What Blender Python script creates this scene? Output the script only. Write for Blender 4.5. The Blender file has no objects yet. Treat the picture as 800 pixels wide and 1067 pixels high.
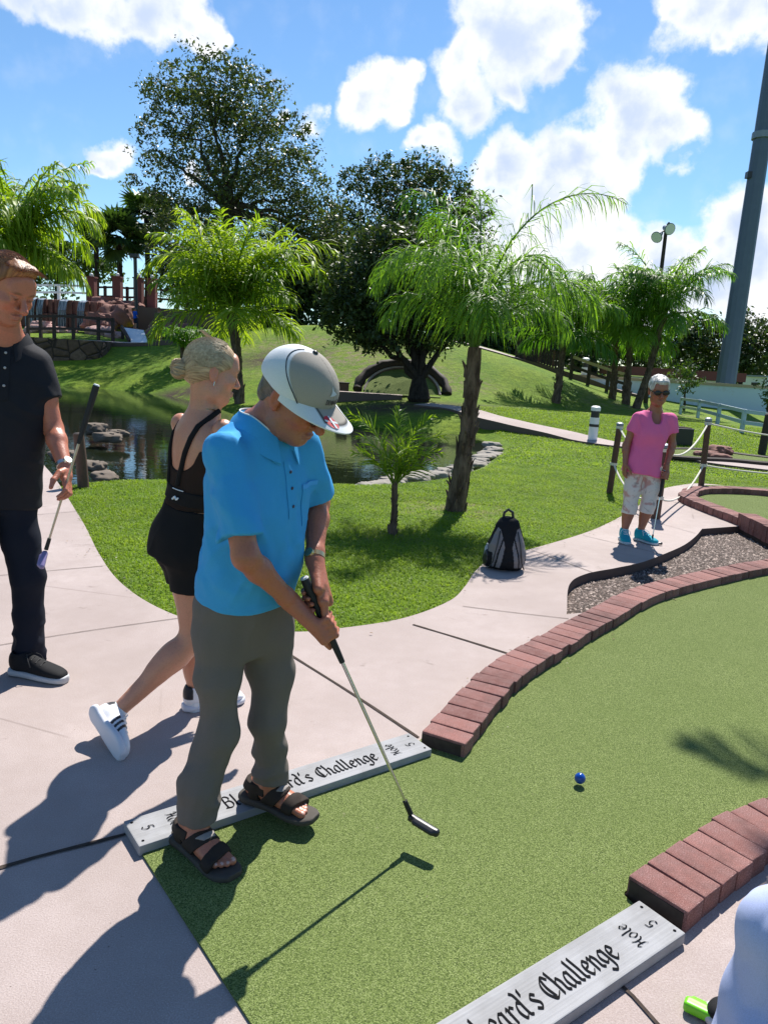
import bpy, bmesh, math, random
import numpy as np
from mathutils import Vector, Matrix
R = math.radians
rng = np.random.default_rng(7)
random.seed(7)
SC = bpy.context.scene
COL = SC.collection

# ---------------------------------------------------------------- survey of the place
# the photographer stands at the origin, eye 1.58 m above the paving; SURVEY turns a sighting
# (read off the photograph) into ground coordinates so that plans can be drawn as polygons
EYE = 1.58; FPX = 780.0; PITCH = R(11.5); ROLL = R(3.5)
FW = np.array([0, math.cos(PITCH), -math.sin(PITCH)])
_u = np.array([0, math.sin(PITCH), math.cos(PITCH)]); _r = np.array([1.0, 0, 0])
UP = _u*math.cos(ROLL) - _r*math.sin(ROLL)
RT = _r*math.cos(ROLL) + _u*math.sin(ROLL)
CAMP = np.array([0, 0, EYE])
def ray(x, y): return FW*FPX + RT*(x-400) - UP*(y-533.5)
def g(x, y, z=0.0):
    d = ray(x, y); return CAMP + d*((z-EYE)/d[2])
def at(x, y, Y):
    d = ray(x, y); return CAMP + d*(Y/d[1])
def V(*a): return np.array(a, float)
def nrm(v):
    v = np.asarray(v, float); return v/ (np.linalg.norm(v)+1e-12)

# ---------------------------------------------------------------- objects
def tag(o, label=None, cat=None, group=None, kind=None):
    if label: o['label'] = label
    if cat: o['category'] = cat
    if group: o['group'] = group
    if kind: o['kind'] = kind
    return o
def link(name, me, mat=None, parent=None):
    o = bpy.data.objects.new(name, me); COL.objects.link(o)
    if mat is not None and me is not None and len(me.materials) == 0:
        for m in (mat if isinstance(mat, (list, tuple)) else [mat]): me.materials.append(m)
    if parent is not None: o.parent = parent
    return o
def empty(name, loc=(0, 0, 0), rz=0, label=None, cat=None, group=None):
    o = bpy.data.objects.new(name, None); COL.objects.link(o)
    o.location = [float(c) for c in loc]; o.rotation_euler = (0, 0, rz); o.empty_display_size = .1
    return tag(o, label, cat, group)
def np_mesh(name, verts, faces, smooth=False):
    """verts (N,3); faces: (M,3|4) array or list of lists"""
    me = bpy.data.meshes.new(name)
    verts = np.asarray(verts, np.float32)
    if isinstance(faces, np.ndarray) and faces.ndim == 2:
        k = faces.shape[1]; m = len(faces)
        me.vertices.add(len(verts)); me.vertices.foreach_set('co', verts.ravel())
        me.loops.add(m*k); me.loops.foreach_set('vertex_index', faces.astype(np.int32).ravel())
        me.polygons.add(m); me.polygons.foreach_set('loop_start', np.arange(0, m*k, k, dtype=np.int32))
        me.update(calc_edges=True)
    else:
        me.from_pydata([tuple(map(float, v)) for v in verts], [], [tuple(int(i) for i in f) for f in faces]); me.update()
    if smooth: me.polygons.foreach_set('use_smooth', np.ones(len(me.polygons), bool))
    return me
def set_col(me, cols, name='Col'):
    a = me.color_attributes.new(name, 'FLOAT_COLOR', 'POINT')
    c = np.ones((len(me.vertices), 4), np.float32); c[:, :3] = cols
    a.data.foreach_set('color', c.ravel())
def rebase(o, loc):
    """put the origin of a mesh thing at its base"""
    loc = np.asarray(loc, float)
    o.data.transform(Matrix.Translation(-Vector(loc))); o.location = [float(c) for c in loc]
    return o

class MB:
    """collects boxes, tubes, lathes and prisms and links them as ONE mesh object"""
    def __init__(s): s.v = []; s.f = []; s.m = []; s.n = 0
    def add(s, vs, fs, mi=0):
        vs = [np.asarray(v, float) for v in vs]
        s.v += vs; s.f += [[i+s.n for i in f] for f in fs]; s.m += [mi]*len(fs); s.n += len(vs); return s
    def box(s, c, size, rot=None, mi=0):
        hx, hy, hz = [q/2 for q in size]
        P = np.array([[x, y, z] for x in (-hx, hx) for y in (-hy, hy) for z in (-hz, hz)])
        if rot is not None: P = P @ np.asarray(rot).T
        P = P + np.asarray(c, float)
        return s.add(list(P), [[0, 1, 3, 2], [4, 6, 7, 5], [0, 4, 5, 1], [2, 3, 7, 6], [0, 2, 6, 4], [1, 5, 7, 3]], mi)
    def bar(s, a, b, w, h, up=(0, 0, 1), mi=0):
        a = np.asarray(a, float); b = np.asarray(b, float); d = b-a; L = np.linalg.norm(d); d = d/L
        side = np.cross(d, up); 
        if np.linalg.norm(side) < 1e-5: side = np.cross(d, (1, 0, 0))
        side = nrm(side); u = np.cross(side, d)
        return s.box((a+b)/2, (L, w, h), np.stack([d, side, u], 1), mi)
    def tube(s, pts, rad, n=10, cap=True, mi=0):
        pts = [np.asarray(p, float) for p in pts]
        rad = [rad]*len(pts) if np.isscalar(rad) else list(rad)
        vs = []; prev = None
        for i, p in enumerate(pts):
            t = nrm(pts[min(i+1, len(pts)-1)] - pts[max(i-1, 0)])
            ref = prev if prev is not None else (V(0, 0, 1) if abs(t[2]) < .9 else V(1, 0, 0))
            x = nrm(ref - t*np.dot(ref, t)); y = np.cross(t, x); prev = x
            for k in range(n):
                a = 2*math.pi*k/n; vs.append(p + rad[i]*(x*math.cos(a)+y*math.sin(a)))
        fs = [[i*n+k, i*n+(k+1) % n, (i+1)*n+(k+1) % n, (i+1)*n+k] for i in range(len(pts)-1) for k in range(n)]
        if cap: fs += [list(range(n))[::-1], [(len(pts)-1)*n+k for k in range(n)]]
        return s.add(vs, fs, mi)
    def prism(s, poly, z0, z1, mi=0):
        """poly: list of (x,y) CCW, concave allowed"""
        from mathutils.geometry import tessellate_polygon
        n = len(poly)
        area = sum(poly[i][0]*poly[(i+1) % n][1]-poly[(i+1) % n][0]*poly[i][1] for i in range(n))
        if area < 0: poly = poly[::-1]
        tri = tessellate_polygon([[Vector((p[0], p[1], 0)) for p in poly]])
        vs = [V(p[0], p[1], z1) for p in poly]+[V(p[0], p[1], z0) for p in poly]
        fs = []
        for t in tri:
            a, b, c = [poly[i] for i in t]
            cr = (b[0]-a[0])*(c[1]-a[1])-(b[1]-a[1])*(c[0]-a[0])
            t = list(t) if cr > 0 else list(t)[::-1]
            fs.append(t); fs.append([i+n for i in t[::-1]])
        fs += [[i+n, (i+1) % n+n, (i+1) % n, i] for i in range(n)]
        return s.add(vs, fs, mi)
    def ell(s, c, r, rot=None, nu=16, nv=10, mi=0):
        vs = []; fs = []
        for j in range(nv+1):
            th = math.pi*j/nv
            for i in range(nu):
                ph = 2*math.pi*i/nu
                vs.append(V(r[0]*math.sin(th)*math.cos(ph), r[1]*math.sin(th)*math.sin(ph), r[2]*math.cos(th)))
        P = np.array(vs)
        if rot is not None: P = P @ np.asarray(rot).T
        for j in range(nv):
            for i in range(nu):
                a = j*nu+i; b = j*nu+(i+1) % nu
                fs.append([a, a+nu, b+nu, b])
        return s.add(list(P+np.asarray(c, float)), fs, mi)
    def build(s, name, mats, parent=None, smooth=False, bevel=0, origin=None, sharp=40):
        me = np_mesh(name, np.array(s.v), s.f)
        if not isinstance(mats, (list, tuple)): mats = [mats]
        for m in mats: me.materials.append(m)
        if len(mats) > 1: me.polygons.foreach_set('material_index', np.array(s.m, np.int32))
        if bevel:
            bm = bmesh.new(); bm.from_mesh(me)
            es = [e for e in bm.edges if len(e.link_faces) == 2 and e.calc_face_angle(0) > R(30)]
            bmesh.ops.bevel(bm, geom=es, offset=bevel, segments=2, affect='EDGES', profile=.6)
            bm.to_mesh(me); bm.free()
        if smooth:
            me.polygons.foreach_set('use_smooth', np.ones(len(me.polygons), bool))
            me.set_sharp_from_angle(angle=R(sharp))
        o = link(name, me, None, None)
        if origin is not None: rebase(o, origin)
        if parent is not None: o.parent = parent
        return o

# ---------------------------------------------------------------- materials
class NT:
    def __init__(s, name):
        s.mat = bpy.data.materials.new(name); s.mat.use_nodes = True
        s.t = s.mat.node_tree; s.n = s.t.nodes; s.l = s.t.links
        s.n.clear()
        s.out = s.n.new('ShaderNodeOutputMaterial')
    def node(s, typ, **kw):
        n = s.n.new('ShaderNode'+typ)
        for k, v in kw.items():
            if k in n.inputs.keys() and not hasattr(n, k): s.put(n.inputs[k], v)
            elif hasattr(n, k): setattr(n, k, v)
            else: s.put(n.inputs[k.replace('_', ' ')], v)
        return n
    def put(s, sock, v):
        if hasattr(v, 'is_output') or hasattr(v, 'node'): s.l.new(v, sock)
        else:
            if hasattr(sock.default_value, '__len__') and not isinstance(v, str) and len(v) == 3 and len(sock.default_value) == 4: v = (*v, 1)
            sock.default_value = v
    def pos(s, scale=(1, 1, 1), obj=False):
        if obj: o = s.node('TexCoord').outputs['Object']
        else: o = s.node('NewGeometry').outputs['Position']
        m = s.node('Mapping'); s.l.new(o, m.inputs['Vector']); m.inputs['Scale'].default_value = scale
        return m.outputs['Vector']
    def noise(s, vec, scale, detail=4, rough=.55, dist=0):
        n = s.node('TexNoise'); s.l.new(vec, n.inputs['Vector'])
        n.inputs['Scale'].default_value = scale; n.inputs['Detail'].default_value = detail
        n.inputs['Roughness'].default_value = rough; n.inputs['Distortion'].default_value = dist
        return n.outputs['Fac']
    def voro(s, vec, scale, feature='F1', out='Distance', rnd=1):
        n = s.node('TexVoronoi'); n.feature = feature; s.l.new(vec, n.inputs['Vector'])
        n.inputs['Scale'].default_value = scale; n.inputs['Randomness'].default_value = rnd
        return n.outputs[out]
    def ramp(s, fac, stops, interp='LINEAR'):
        n = s.node('ValToRGB'); s.l.new(fac, n.inputs['Fac']); cr = n.color_ramp; cr.interpolation = interp
        while len(cr.elements) < len(stops): cr.elements.new(.5)
        for e, (p, c) in zip(cr.elements, stops):
            e.position = p; e.color = (c, c, c, 1) if np.isscalar(c) else (*c, 1)
        return n.outputs['Color']
    def math(s, op, a, b=0.0, c=None, clamp=False):
        n = s.node('Math'); n.operation = op; n.use_clamp = clamp
        s.put(n.inputs[0], a); s.put(n.inputs[1], b)
        if c is not None: s.put(n.inputs[2], c)
        return n.outputs[0]
    def mix(s, fac, a, b, mode='MIX'):
        n = s.node('Mix'); n.data_type = 'RGBA'; n.blend_type = mode
        s.put(n.inputs[0], fac)
        s.put(n.inputs[6], a); s.put(n.inputs[7], b)
        return n.outputs[2]
    def bump(s, h, strength=.5, dist=.01, normal=None):
        n = s.node('Bump'); s.put(n.inputs['Height'], h)
        n.inputs['Strength'].default_value = strength; n.inputs['Distance'].default_value = dist
        if normal is not None: s.l.new(normal, n.inputs['Normal'])
        return n.outputs['Normal']
    def attr(s, name='Col'):
        n = s.node('Attribute'); n.attribute_name = name; return n.outputs['Color']
    def principled(s, col, rough=.7, normal=None, metal=0, spec=.5, **kw):
        b = s.node('BsdfPrincipled')
        s.put(b.inputs['Base Color'], col); s.put(b.inputs['Roughness'], rough)
        b.inputs['Metallic'].default_value = metal; b.inputs['Specular IOR Level'].default_value = spec
        for k, v in kw.items(): s.put(b.inputs[k.replace('_', ' ')], v)
        if normal is not None: s.l.new(normal, b.inputs['Normal'])
        s.l.new(b.outputs[0], s.out.inputs['Surface'])
        return b
    def leafy(s, col, trans=.45, rough=.5, spec=.35, normal=None, tcol=None):
        b = s.principled(col, rough, normal, spec=spec)
        t = s.node('BsdfTranslucent'); s.put(t.inputs['Color'], tcol if tcol is not None else col)
        m = s.node('MixShader'); m.inputs[0].default_value = trans
        s.l.new(b.outputs[0], m.inputs[1]); s.l.new(t.outputs[0], m.inputs[2])
        s.l.new(m.outputs[0], s.out.inputs['Surface'])

def simple(name, col, rough=.6, metal=0, spec=.5, var=.12, scale=12, bump=0, bscale=60, obj=True):
    n = NT(name); p = n.pos(obj=obj)
    f = n.noise(p, scale, 4)
    c = n.mix(f, [q*(1-var) for q in col], [min(1, q*(1+var)) for q in col])
    nm = n.bump(n.noise(p, bscale, 3), bump, .004) if bump else None
    n.principled(c, rough, nm, metal, spec)
    return n.mat
# ---------------------------------------------------------------- camera, sun, sky
cam = bpy.data.cameras.new('camera'); camo = bpy.data.objects.new('camera', cam); COL.objects.link(camo)
cam.sensor_fit = 'VERTICAL'; cam.sensor_height = 36; cam.lens = 36*FPX/1067
cam.clip_start = .05; cam.clip_end = 2000
camo.matrix_world = Matrix(((RT[0], UP[0], -FW[0], 0), (RT[1], UP[1], -FW[1], 0), (RT[2], UP[2], -FW[2], EYE), (0, 0, 0, 1)))
SC.camera = camo
TOSUN = nrm(V(.21, .73, 1.0))
sun = bpy.data.lights.new('sun', 'SUN'); suno = bpy.data.objects.new('sun', sun); COL.objects.link(suno)
sun.energy = 5.0; sun.angle = R(.53); sun.color = (1, .955, .88)
suno.rotation_euler = Vector(TOSUN).to_track_quat('Z', 'Y').to_euler(); suno.location = (0, 0, 30)

w = bpy.data.worlds.new('World'); SC.world = w; w.use_nodes = True
wt = w.node_tree; wt.nodes.clear()
class WN(NT):
    def __init__(s): s.t = wt; s.n = wt.nodes; s.l = wt.links
W = WN()
sky = W.node('TexSky'); sky.sky_type = 'NISHITA'; sky.sun_disc = False
sky.sun_elevation = math.asin(TOSUN[2]); sky.sun_rotation = math.atan2(TOSUN[0], TOSUN[1])
sky.air_density = 1.0; sky.dust_density = 0.05; sky.ozone_density = 2.2; sky.altitude = 10
D = W.node('TexCoord').outputs['Generated']
hs = W.node('HueSaturation'); hs.inputs['Saturation'].default_value = 1.05; hs.inputs['Value'].default_value = 1.0
W.l.new(sky.outputs[0], hs.inputs['Color'])
# cumulus clouds: each puff is a direction on the sky and an angular radius; noise frays the edges
def puff(x, y, r): return nrm(ray(x, y)), r/FPX*.93
puffs = [puff(*q) for q in [
 (30, 0, 22), (75, 8, 30), (120, 16, 32), (165, 18, 34), (205, 24, 28), (140, 34, 16), (232, 34, 10),
 (116, 163, 17), (106, 174, 8), (76, 181, 6), (51, 184, 5), (312, 132, 22), (290, 122, 12), (330, 120, 10),
 (372, 108, 24), (400, 98, 28), (420, 84, 14), (356, 102, 9), (412, 120, 9),
 (470, 70, 32), (490, 110, 38), (530, 40, 54), (570, 20, 44), (600, 18, 22), (588, 60, 24), (540, 95, 20), (458, 140, 28), (500, 130, 24), (430, 148, 15), (520, -20, 56),
 (660, 118, 46), (692, 135, 26), (640, 150, 46), (612, 165, 40), (575, 180, 40), (530, 175, 32), (505, 182, 18), (620, 205, 46), (690, 165, 20), (560, 218, 44), (640, 245, 36),
 (600, 265, 50), (525, 245, 50), (690, 268, 34), (740, 294, 40), (770, 240, 40), (792, 270, 50), (748, 258, 22), (790, 222, 22), (560, 300, 50), (700, 315, 40), (800, 335, 50), (655, 315, 50),
 (700, 5, 20), (735, 12, 36), (780, 6, 44), (755, 42, 16), (815, 30, 34), (750, -25, 56), (95, 222, 9), (200, 190, 10), (62, 250, 10), (150, 215, 12),
 (-250, 60, 60), (-330, 120, 50), (1000, 120, 80), (1100, 200, 70), (1000, 320, 60), (300, -300, 90)]]
nz1 = W.node('TexNoise'); W.l.new(D, nz1.inputs['Vector']); nz1.inputs['Scale'].default_value = 13; nz1.inputs['Detail'].default_value = 10; nz1.inputs['Roughness'].default_value = .62
nz2 = W.node('TexNoise'); W.l.new(D, nz2.inputs['Vector']); nz2.inputs['Scale'].default_value = 28; nz2.inputs['Detail'].default_value = 5
nzc = W.node('TexNoise'); W.l.new(D, nzc.inputs['Vector']); nzc.inputs['Scale'].default_value = 14; nzc.inputs['Detail'].default_value = 6
# warp the look-up direction a little so that no puff is a disc
wv = W.node('VectorMath'); wv.operation = 'MULTIPLY_ADD'; W.l.new(nzc.outputs['Color'], wv.inputs[0]); wv.inputs[1].default_value = (.075, .075, .075); wv.inputs[2].default_value = (-.0375, -.0375, -.0375)
wd = W.node('VectorMath'); wd.operation = 'ADD'; W.l.new(D, wd.inputs[0]); W.l.new(wv.outputs[0], wd.inputs[1])
def field(vec):
    acc = None
    for d, r in puffs:
        n = W.node('VectorMath'); n.operation = 'DISTANCE'; W.l.new(vec, n.inputs[0]); n.inputs[1].default_value = tuple(float(c) for c in d)
        m = W.math('MULTIPLY_ADD', n.outputs['Value'], -1.0/r, 1.0)
        acc = m if acc is None else W.math('SMOOTH_MAX', acc, m, .18)
    return acc
fld = field(wd.outputs[0])
dn = W.math('MULTIPLY_ADD', nz1.outputs['Fac'], 2.1, -1.05)
dens = W.math('ADD', W.math('MINIMUM', fld, .9), dn)
def mapr(v, a, b, c=0.0, d=1.0):
    n = W.node('MapRange'); n.interpolation_type = 'SMOOTHSTEP'; W.put(n.inputs[0], v)
    for i, q in enumerate((a, b, c, d)): n.inputs[i+1].default_value = q
    return n.outputs[0]
alpha = mapr(dens, -.12, .42)
# thin high haze between the cumulus
wisp = W.math('MULTIPLY', mapr(nz2.outputs['Fac'], .45, .8), .10)
alpha = W.math('MAXIMUM', alpha, wisp)
# self-shading: thick cores away from the sun are greyer
sh = W.math('ADD', W.math('MULTIPLY', dens, .8), W.math('MULTIPLY_ADD', nzc.outputs['Fac'], 2.0, -1.0))
shade = mapr(sh, .05, 1.0)
ccol = W.mix(shade, (8.5, 8.6, 8.8), (4.9, 5.8, 7.6))
tint = W.mix(1.0, hs.outputs[0], (.86, 1.03, 1.13), 'MULTIPLY')
final = W.mix(alpha, tint, ccol)
bg = W.node('Background'); W.l.new(final, bg.inputs['Color']); bg.inputs['Strength'].default_value = .083
wo = W.node('OutputWorld'); W.l.new(bg.outputs[0], wo.inputs['Surface'])
SC.view_settings.view_transform = 'Standard'; SC.view_settings.look = 'None'
SC.view_settings.exposure = .68; SC.view_settings.gamma = 1
SC.cycles.use_denoising = True
SC.cycles.max_bounces = 8; SC.cycles.transparent_max_bounces = 12
SC.cycles.diffuse_bounces = 3; SC.cycles.glossy_bounces = 3
# ---------------------------------------------------------------- plan geometry
def pin(poly, P):
    poly = np.asarray(poly)[:, :2]; x, y = P[:, 0], P[:, 1]; ins = np.zeros(len(P), bool)
    n = len(poly)
    for i in range(n):
        x0, y0 = poly[i]; x1, y1 = poly[(i+1) % n]
        c = ((y0 > y) != (y1 > y)) & (x < (x1-x0)*(y-y0)/((y1-y0) if abs(y1-y0) > 1e-12 else 1e-12)+x0)
        ins ^= c
    return ins
def pdist(poly, P, closed=True):
    poly = np.asarray(poly)[:, :2]; n = len(poly); d = np.full(len(P), 1e9)
    for i in range(n if closed else n-1):
        a = poly[i]; b = poly[(i+1) % n]; ab = b-a; L = (ab@ab)+1e-12
        t = np.clip(((P[:, :2]-a)@ab)/L, 0, 1)
        d = np.minimum(d, np.linalg.norm(P[:, :2]-(a+t[:, None]*ab), axis=1))
    return d
def sdp(poly, P): return np.where(pin(poly, P), -1, 1)*pdist(poly, P)
def spline(pts, step=.1):
    """Catmull-Rom through points, resampled at even steps"""
    P = np.asarray(pts, float); P = np.vstack([2*P[0]-P[1], P, 2*P[-1]-P[-2]]); out = []
    for i in range(1, len(P)-2):
        for t in np.linspace(0, 1, 24, endpoint=False):
            a, b, c, d = P[i-1:i+3]
            out.append(.5*((2*b)+(-a+c)*t+(2*a-5*b+4*c-d)*t*t+(-a+3*b-3*c+d)*t**3))
    out.append(P[-2]); out = np.array(out)
    s = np.r_[0, np.cumsum(np.linalg.norm(np.diff(out, axis=0), axis=1))]
    k = max(2, int(s[-1]/step)+1); q = np.linspace(0, s[-1], k)
    return np.stack([np.interp(q, s, out[:, i]) for i in range(out.shape[1])], 1)
def smooth01(x): x = np.clip(x, 0, 1); return x*x*(3-2*x)
def G(pts, z=0.0): return [g(x, y, z)[:2] for x, y in pts]

LAWN_Z = -.02; WATER_Z = -.30
pond = spline(np.array(G([(-160, 545), (-20, 520), (60, 506), (150, 500), (260, 502), (330, 505), (400, 504), (450, 497), (490, 483)], -.1)
      + G([(516, 472), (515, 464), (490, 454), (440, 450), (395, 446), (330, 440), (255, 433), (205, 418), (150, 409), (60, 402), (-120, 392)], WATER_Z)
      + [(-26, 24.0), (-20, 13.0)]), .35)
kerb_outer = spline([g(x, y, .07)[:2] for x, y in [(437, 761), (460, 739), (481, 717), (504, 695), (528, 680), (560, 662), (610, 636), (660, 612), (730, 594), (800, 582), (900, 571), (1050, 566)]], .02)
kerb_near = spline([g(x, y, .07)[:2] for x, y in [(653, 911), (678, 894), (701, 878), (722, 863), (757, 845), (800, 828), (880, 805), (1000, 780)]], .02)
lawn_edge = spline(np.array(G([(-420, 480), (-150, 462), (20, 470), (49, 488), (83, 538), (103, 576), (125, 606), (165, 633), (220, 651), (300, 658), (350, 655), (420, 644), (468, 626), (485, 610), (496, 594), (515, 581), (560, 570), (620, 551), (660, 530), (684, 512), (705, 506), (735, 504), (800, 512), (900, 528), (1000, 545)])), .05)
gravel_edge = np.array(G([(590, 640), (593, 609), (610, 598), (640, 592), (668, 586), (692, 577), (712, 568), (724, 559), (731, 551)]))
gravel_edge = spline(gravel_edge, .05)
path_poly = np.vstack([lawn_edge, G([(1000, 600), (860, 560), (787, 547)]), gravel_edge[::-1], kerb_outer[:120][::-1],
                       G([(425, 772), (150, 878), (150, 893), (262, 1067), (330, 1180), (330, 1500)]), [(-4, .2), (-9, 3)]])
turf_poly = np.vstack([G([(345, 1200), (260.5, 1067), (149, 893), (146, 882), (432, 778)]), kerb_outer[30:], G([(1250, 600), (1100, 780)]), kerb_near[::-1], G([(650, 935), (670, 955), (455, 1085), (430, 1200)])])
slab_poly = np.vstack([G([(440, 1085), (660, 950), (680, 930)]), kerb_near, G([(1300, 800), (1600, 1500), (430, 1600), (345, 1210)])])
gravel_poly = np.vstack([kerb_outer[110:], G([(1000, 545), (860, 560), (775, 540)]), gravel_edge[::-1]])
green6_poly = np.array(G([(712, 513), (763, 536), (800, 556), (900, 600), (1050, 620), (1050, 530), (900, 515), (800, 508), (735, 506)]))
hard = [path_poly, turf_poly, slab_poly, gravel_poly]

# ---------------------------------------------------------------- terrain
ctrl = [at(*q) for q in [(50, 374, 35), (110, 374, 35), (80, 351, 39), (20, 352, 39), (145, 353, 42), (165, 356, 40), (75, 340, 46), (280, 342, 38), (350, 345, 36), (400, 352, 34),
    (450, 362, 32), (500, 375, 31), (550, 386, 30), (600, 400, 32), (640, 415, 32), (680, 428, 30), (740, 437, 27), (770, 430, 35), (800, 432, 35), (350, 413, 26.5), (420, 412, 26), (440, 418, 25),
    (470, 420, 25), (450, 430, 22), (520, 440, 20), (580, 451, 18.5), (640, 462, 17), (740, 470, 16.5), (800, 475, 16.5), (560, 425, 25), (620, 430, 25), (578, 421, 28), (662, 425, 29), (250, 395, 29), (200, 385, 32),(150, 392, 32), (300, 380, 31)]]
ctrl += [V(x, y, -.24) for x, y in pond[::6] if y > 17]
ctrl += [V(x, y, LAWN_Z) for x in (-14, -8, -3, 2, 7, 13) for y in (2, 8, 12)] + [V(x, 16, LAWN_Z) for x in (6, 10, 16)] + [V(3.2, 16, LAWN_Z), V(22, 24, 0), V(24, 40, 0)]
ctrl += [V(x, 60, z) for x, z in ((-45, 2.6), (-20, 3.2), (0, 2.6), (15, 1), (40, .2))] + [V(-45, 30, 1.2), V(-45, 12, 0), V(45, 20, 0)]
ctrl = np.array(ctrl)
def _U(r2): return np.where(r2 > 0, r2*np.log(r2+1e-12), 0)
_n = len(ctrl); _K = _U(((ctrl[:, None, :2]-ctrl[None, :, :2])**2).sum(-1)) + np.eye(_n)*2.0
_P = np.c_[np.ones(_n), ctrl[:, :2]]
_w = np.linalg.solve(np.block([[_K, _P], [_P.T, np.zeros((3, 3))]]), np.r_[ctrl[:, 2], 0, 0, 0])
def terrain(P):
    P = np.atleast_2d(np.asarray(P, float))[:, :2]
    C = np.c_[np.clip(P[:, 0], -50, 50), np.clip(P[:, 1], 0, 65)]
    z = np.empty(len(C))
    for i in range(0, len(C), 20000):
        c = C[i:i+20000]; z[i:i+20000] = _U(((c[:, None]-ctrl[None, :, :2])**2).sum(-1))@_w[:_n] + np.c_[np.ones(len(c)), c]@_w[_n:]
    k = smooth01((P[:, 1]-12.5)/3.5); z = LAWN_Z*(1-k)+z*k
    far = smooth01((np.maximum(np.abs(P[:, 0])-50, P[:, 1]-62))/60); z = z*(1-far)+.6*far
    m = (P[:, 1] > 5) & (P[:, 1] < 36) & (P[:, 0] < 10)
    d = np.full(len(P), 9.0); d[m] = sdp(pond, P[m])
    z = np.where(d < 3, np.minimum(z, WATER_Z+.02+np.where(d > 0, d*.55, d*.4)), z)
    z = np.maximum(z, -1.6)
    m = (P[:, 1] < 14) & (np.abs(P[:, 0]) < 14)
    if m.any():
        Q = P[m]; ih = np.zeros(len(Q), bool)
        for h in hard: ih |= pin(h, Q)
        z[m] = np.where(ih & (pdist(lawn_edge, Q, False) > .1), -.2, z[m])
    return z
def tz(x, y): return float(terrain([(x, y)])[0])
def tp(px, py, Y):
    """ground point below a sighting at distance Y"""
    p = at(px, py, Y); p[2] = tz(p[0], p[1]); return p
gx = np.r_[np.arange(-600, -120, 60), np.arange(-120, -25, 5), np.arange(-25, -5, .3), np.arange(-5, 8, .12), np.arange(8, 26, .3), np.arange(26, 120, 5), np.arange(120, 601, 60)]
gy = np.r_[-60, np.arange(-15, 1, 1.5), np.arange(1, 14, .12), np.arange(14, 46, .3), np.arange(46, 120, 4), np.arange(120, 901, 60)]
XX, YY = np.meshgrid(gx, gy); TP = np.c_[XX.ravel(), YY.ravel()]
TZ = terrain(TP)
nx, ny = len(gx), len(gy); idx = np.arange(nx*ny).reshape(ny, nx)
tf = np.stack([idx[:-1, :-1], idx[:-1, 1:], idx[1:, 1:], idx[1:, :-1]], -1).reshape(-1, 4)
gm = np_mesh('lawn', np.c_[TP, TZ], tf, True)
# worn, dry ground on the hill and mulch rings (the soil itself has that colour)
def T2(px, py, Y): return at(px, py, Y)[:2]
def patch(c, r, el=1.0): 
    d = np.sqrt(((TP[:, 0]-c[0])/el)**2+(TP[:, 1]-c[1])**2)
    return np.clip(1.35-d/r, 0, 1)
dry = np.maximum.reduce([patch(T2(355, 372, 31), 2.2, 1.8), patch(T2(400, 385, 29), 1.6, 1.8), patch(T2(475, 385, 28), 1.5, 1.0), patch(T2(310, 355, 34), 1.5, 2), patch(T2(680, 432, 29), 1.5, 2), patch(T2(600, 434, 24), .8, 2)*.7,
   patch(T2(473, 520, 8.4), .75, 1.2)*.9, patch(T2(408, 556, 6.8), .35, 1.2)*.8])
mulch = np.maximum.reduce([patch(T2(435, 425, 23.6), 1.5, 2.2), patch(T2(190, 398, 29), 1.0, 2.2), patch(T2(290, 375, 32), 1.3, 1.5)])
nearlawn = smooth01((16-TP[:, 1])/4)*smooth01((TP[:, 1]-3)/.5)
set_col(gm, np.c_[dry, mulch, nearlawn])
n = NT('lawn'); p = n.pos(); A = n.node('SeparateColor'); n.l.new(n.attr(), A.inputs[0])
big = n.noise(p, .55, 4); mid = n.noise(p, 5, 5, .65); fine = n.noise(p, 42, 3, .7)
gc = n.mix(n.ramp(big, [(.35, 0), (.68, 1)]), (.17, .30, .014), (.30, .40, .026))
gc = n.mix(n.ramp(mid, [(.3, 0), (.75, .8)]), gc, (.045, .1, .008)); gc = n.mix(n.ramp(fine, [(.35, .55), (.6, 0)]), gc, (.02, .05, .006))
gc = n.mix(n.ramp(n.noise(p, 17, 3), [(.62, 0), (.78, .6)]), gc, (.24, .25, .07))
dm = n.math('MULTIPLY', A.outputs[0], n.ramp(n.noise(p, 3.2, 6, .7), [(.44, 0), (.64, .9)]))
gc = n.mix(dm, gc, n.mix(fine, (.16, .11, .075), (.34, .26, .18)))
mm = n.math('MULTIPLY', A.outputs[1], n.ramp(n.noise(p, 2.4, 5, .6), [(.3, .2), (.5, 1)]))
gc = n.mix(mm, gc, n.mix(fine, (.02, .014, .01), (.12, .085, .06)))
nm = n.bump(n.math('ADD', n.math('MULTIPLY', mid, 1.6), fine), .9, .05)
n.principled(gc, .85, nm, spec=.15)
tag(link('lawn', gm, n.mat), kind='structure')

# ---------------------------------------------------------------- pond water
n = NT('pond_water'); p = n.pos()
rip = n.math('ADD', n.noise(p, 3.0, 3, .5, .4), n.math('MULTIPLY', n.noise(p, 11, 2), .35))
n.principled(n.mix(n.noise(p, .5, 3), (.006, .010, .005), (.014, .018, .008)), .035, n.bump(rip, .05, .05), spec=.5, IOR=1.33)
wp = [(-32, 5), (9, 5), (9, 36), (-32, 36)]
tag(link('pond_water', np_mesh('pond_water', [V(x, y, WATER_Z) for x, y in wp], [[0, 1, 2, 3]]), n.mat), kind='structure')

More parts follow.
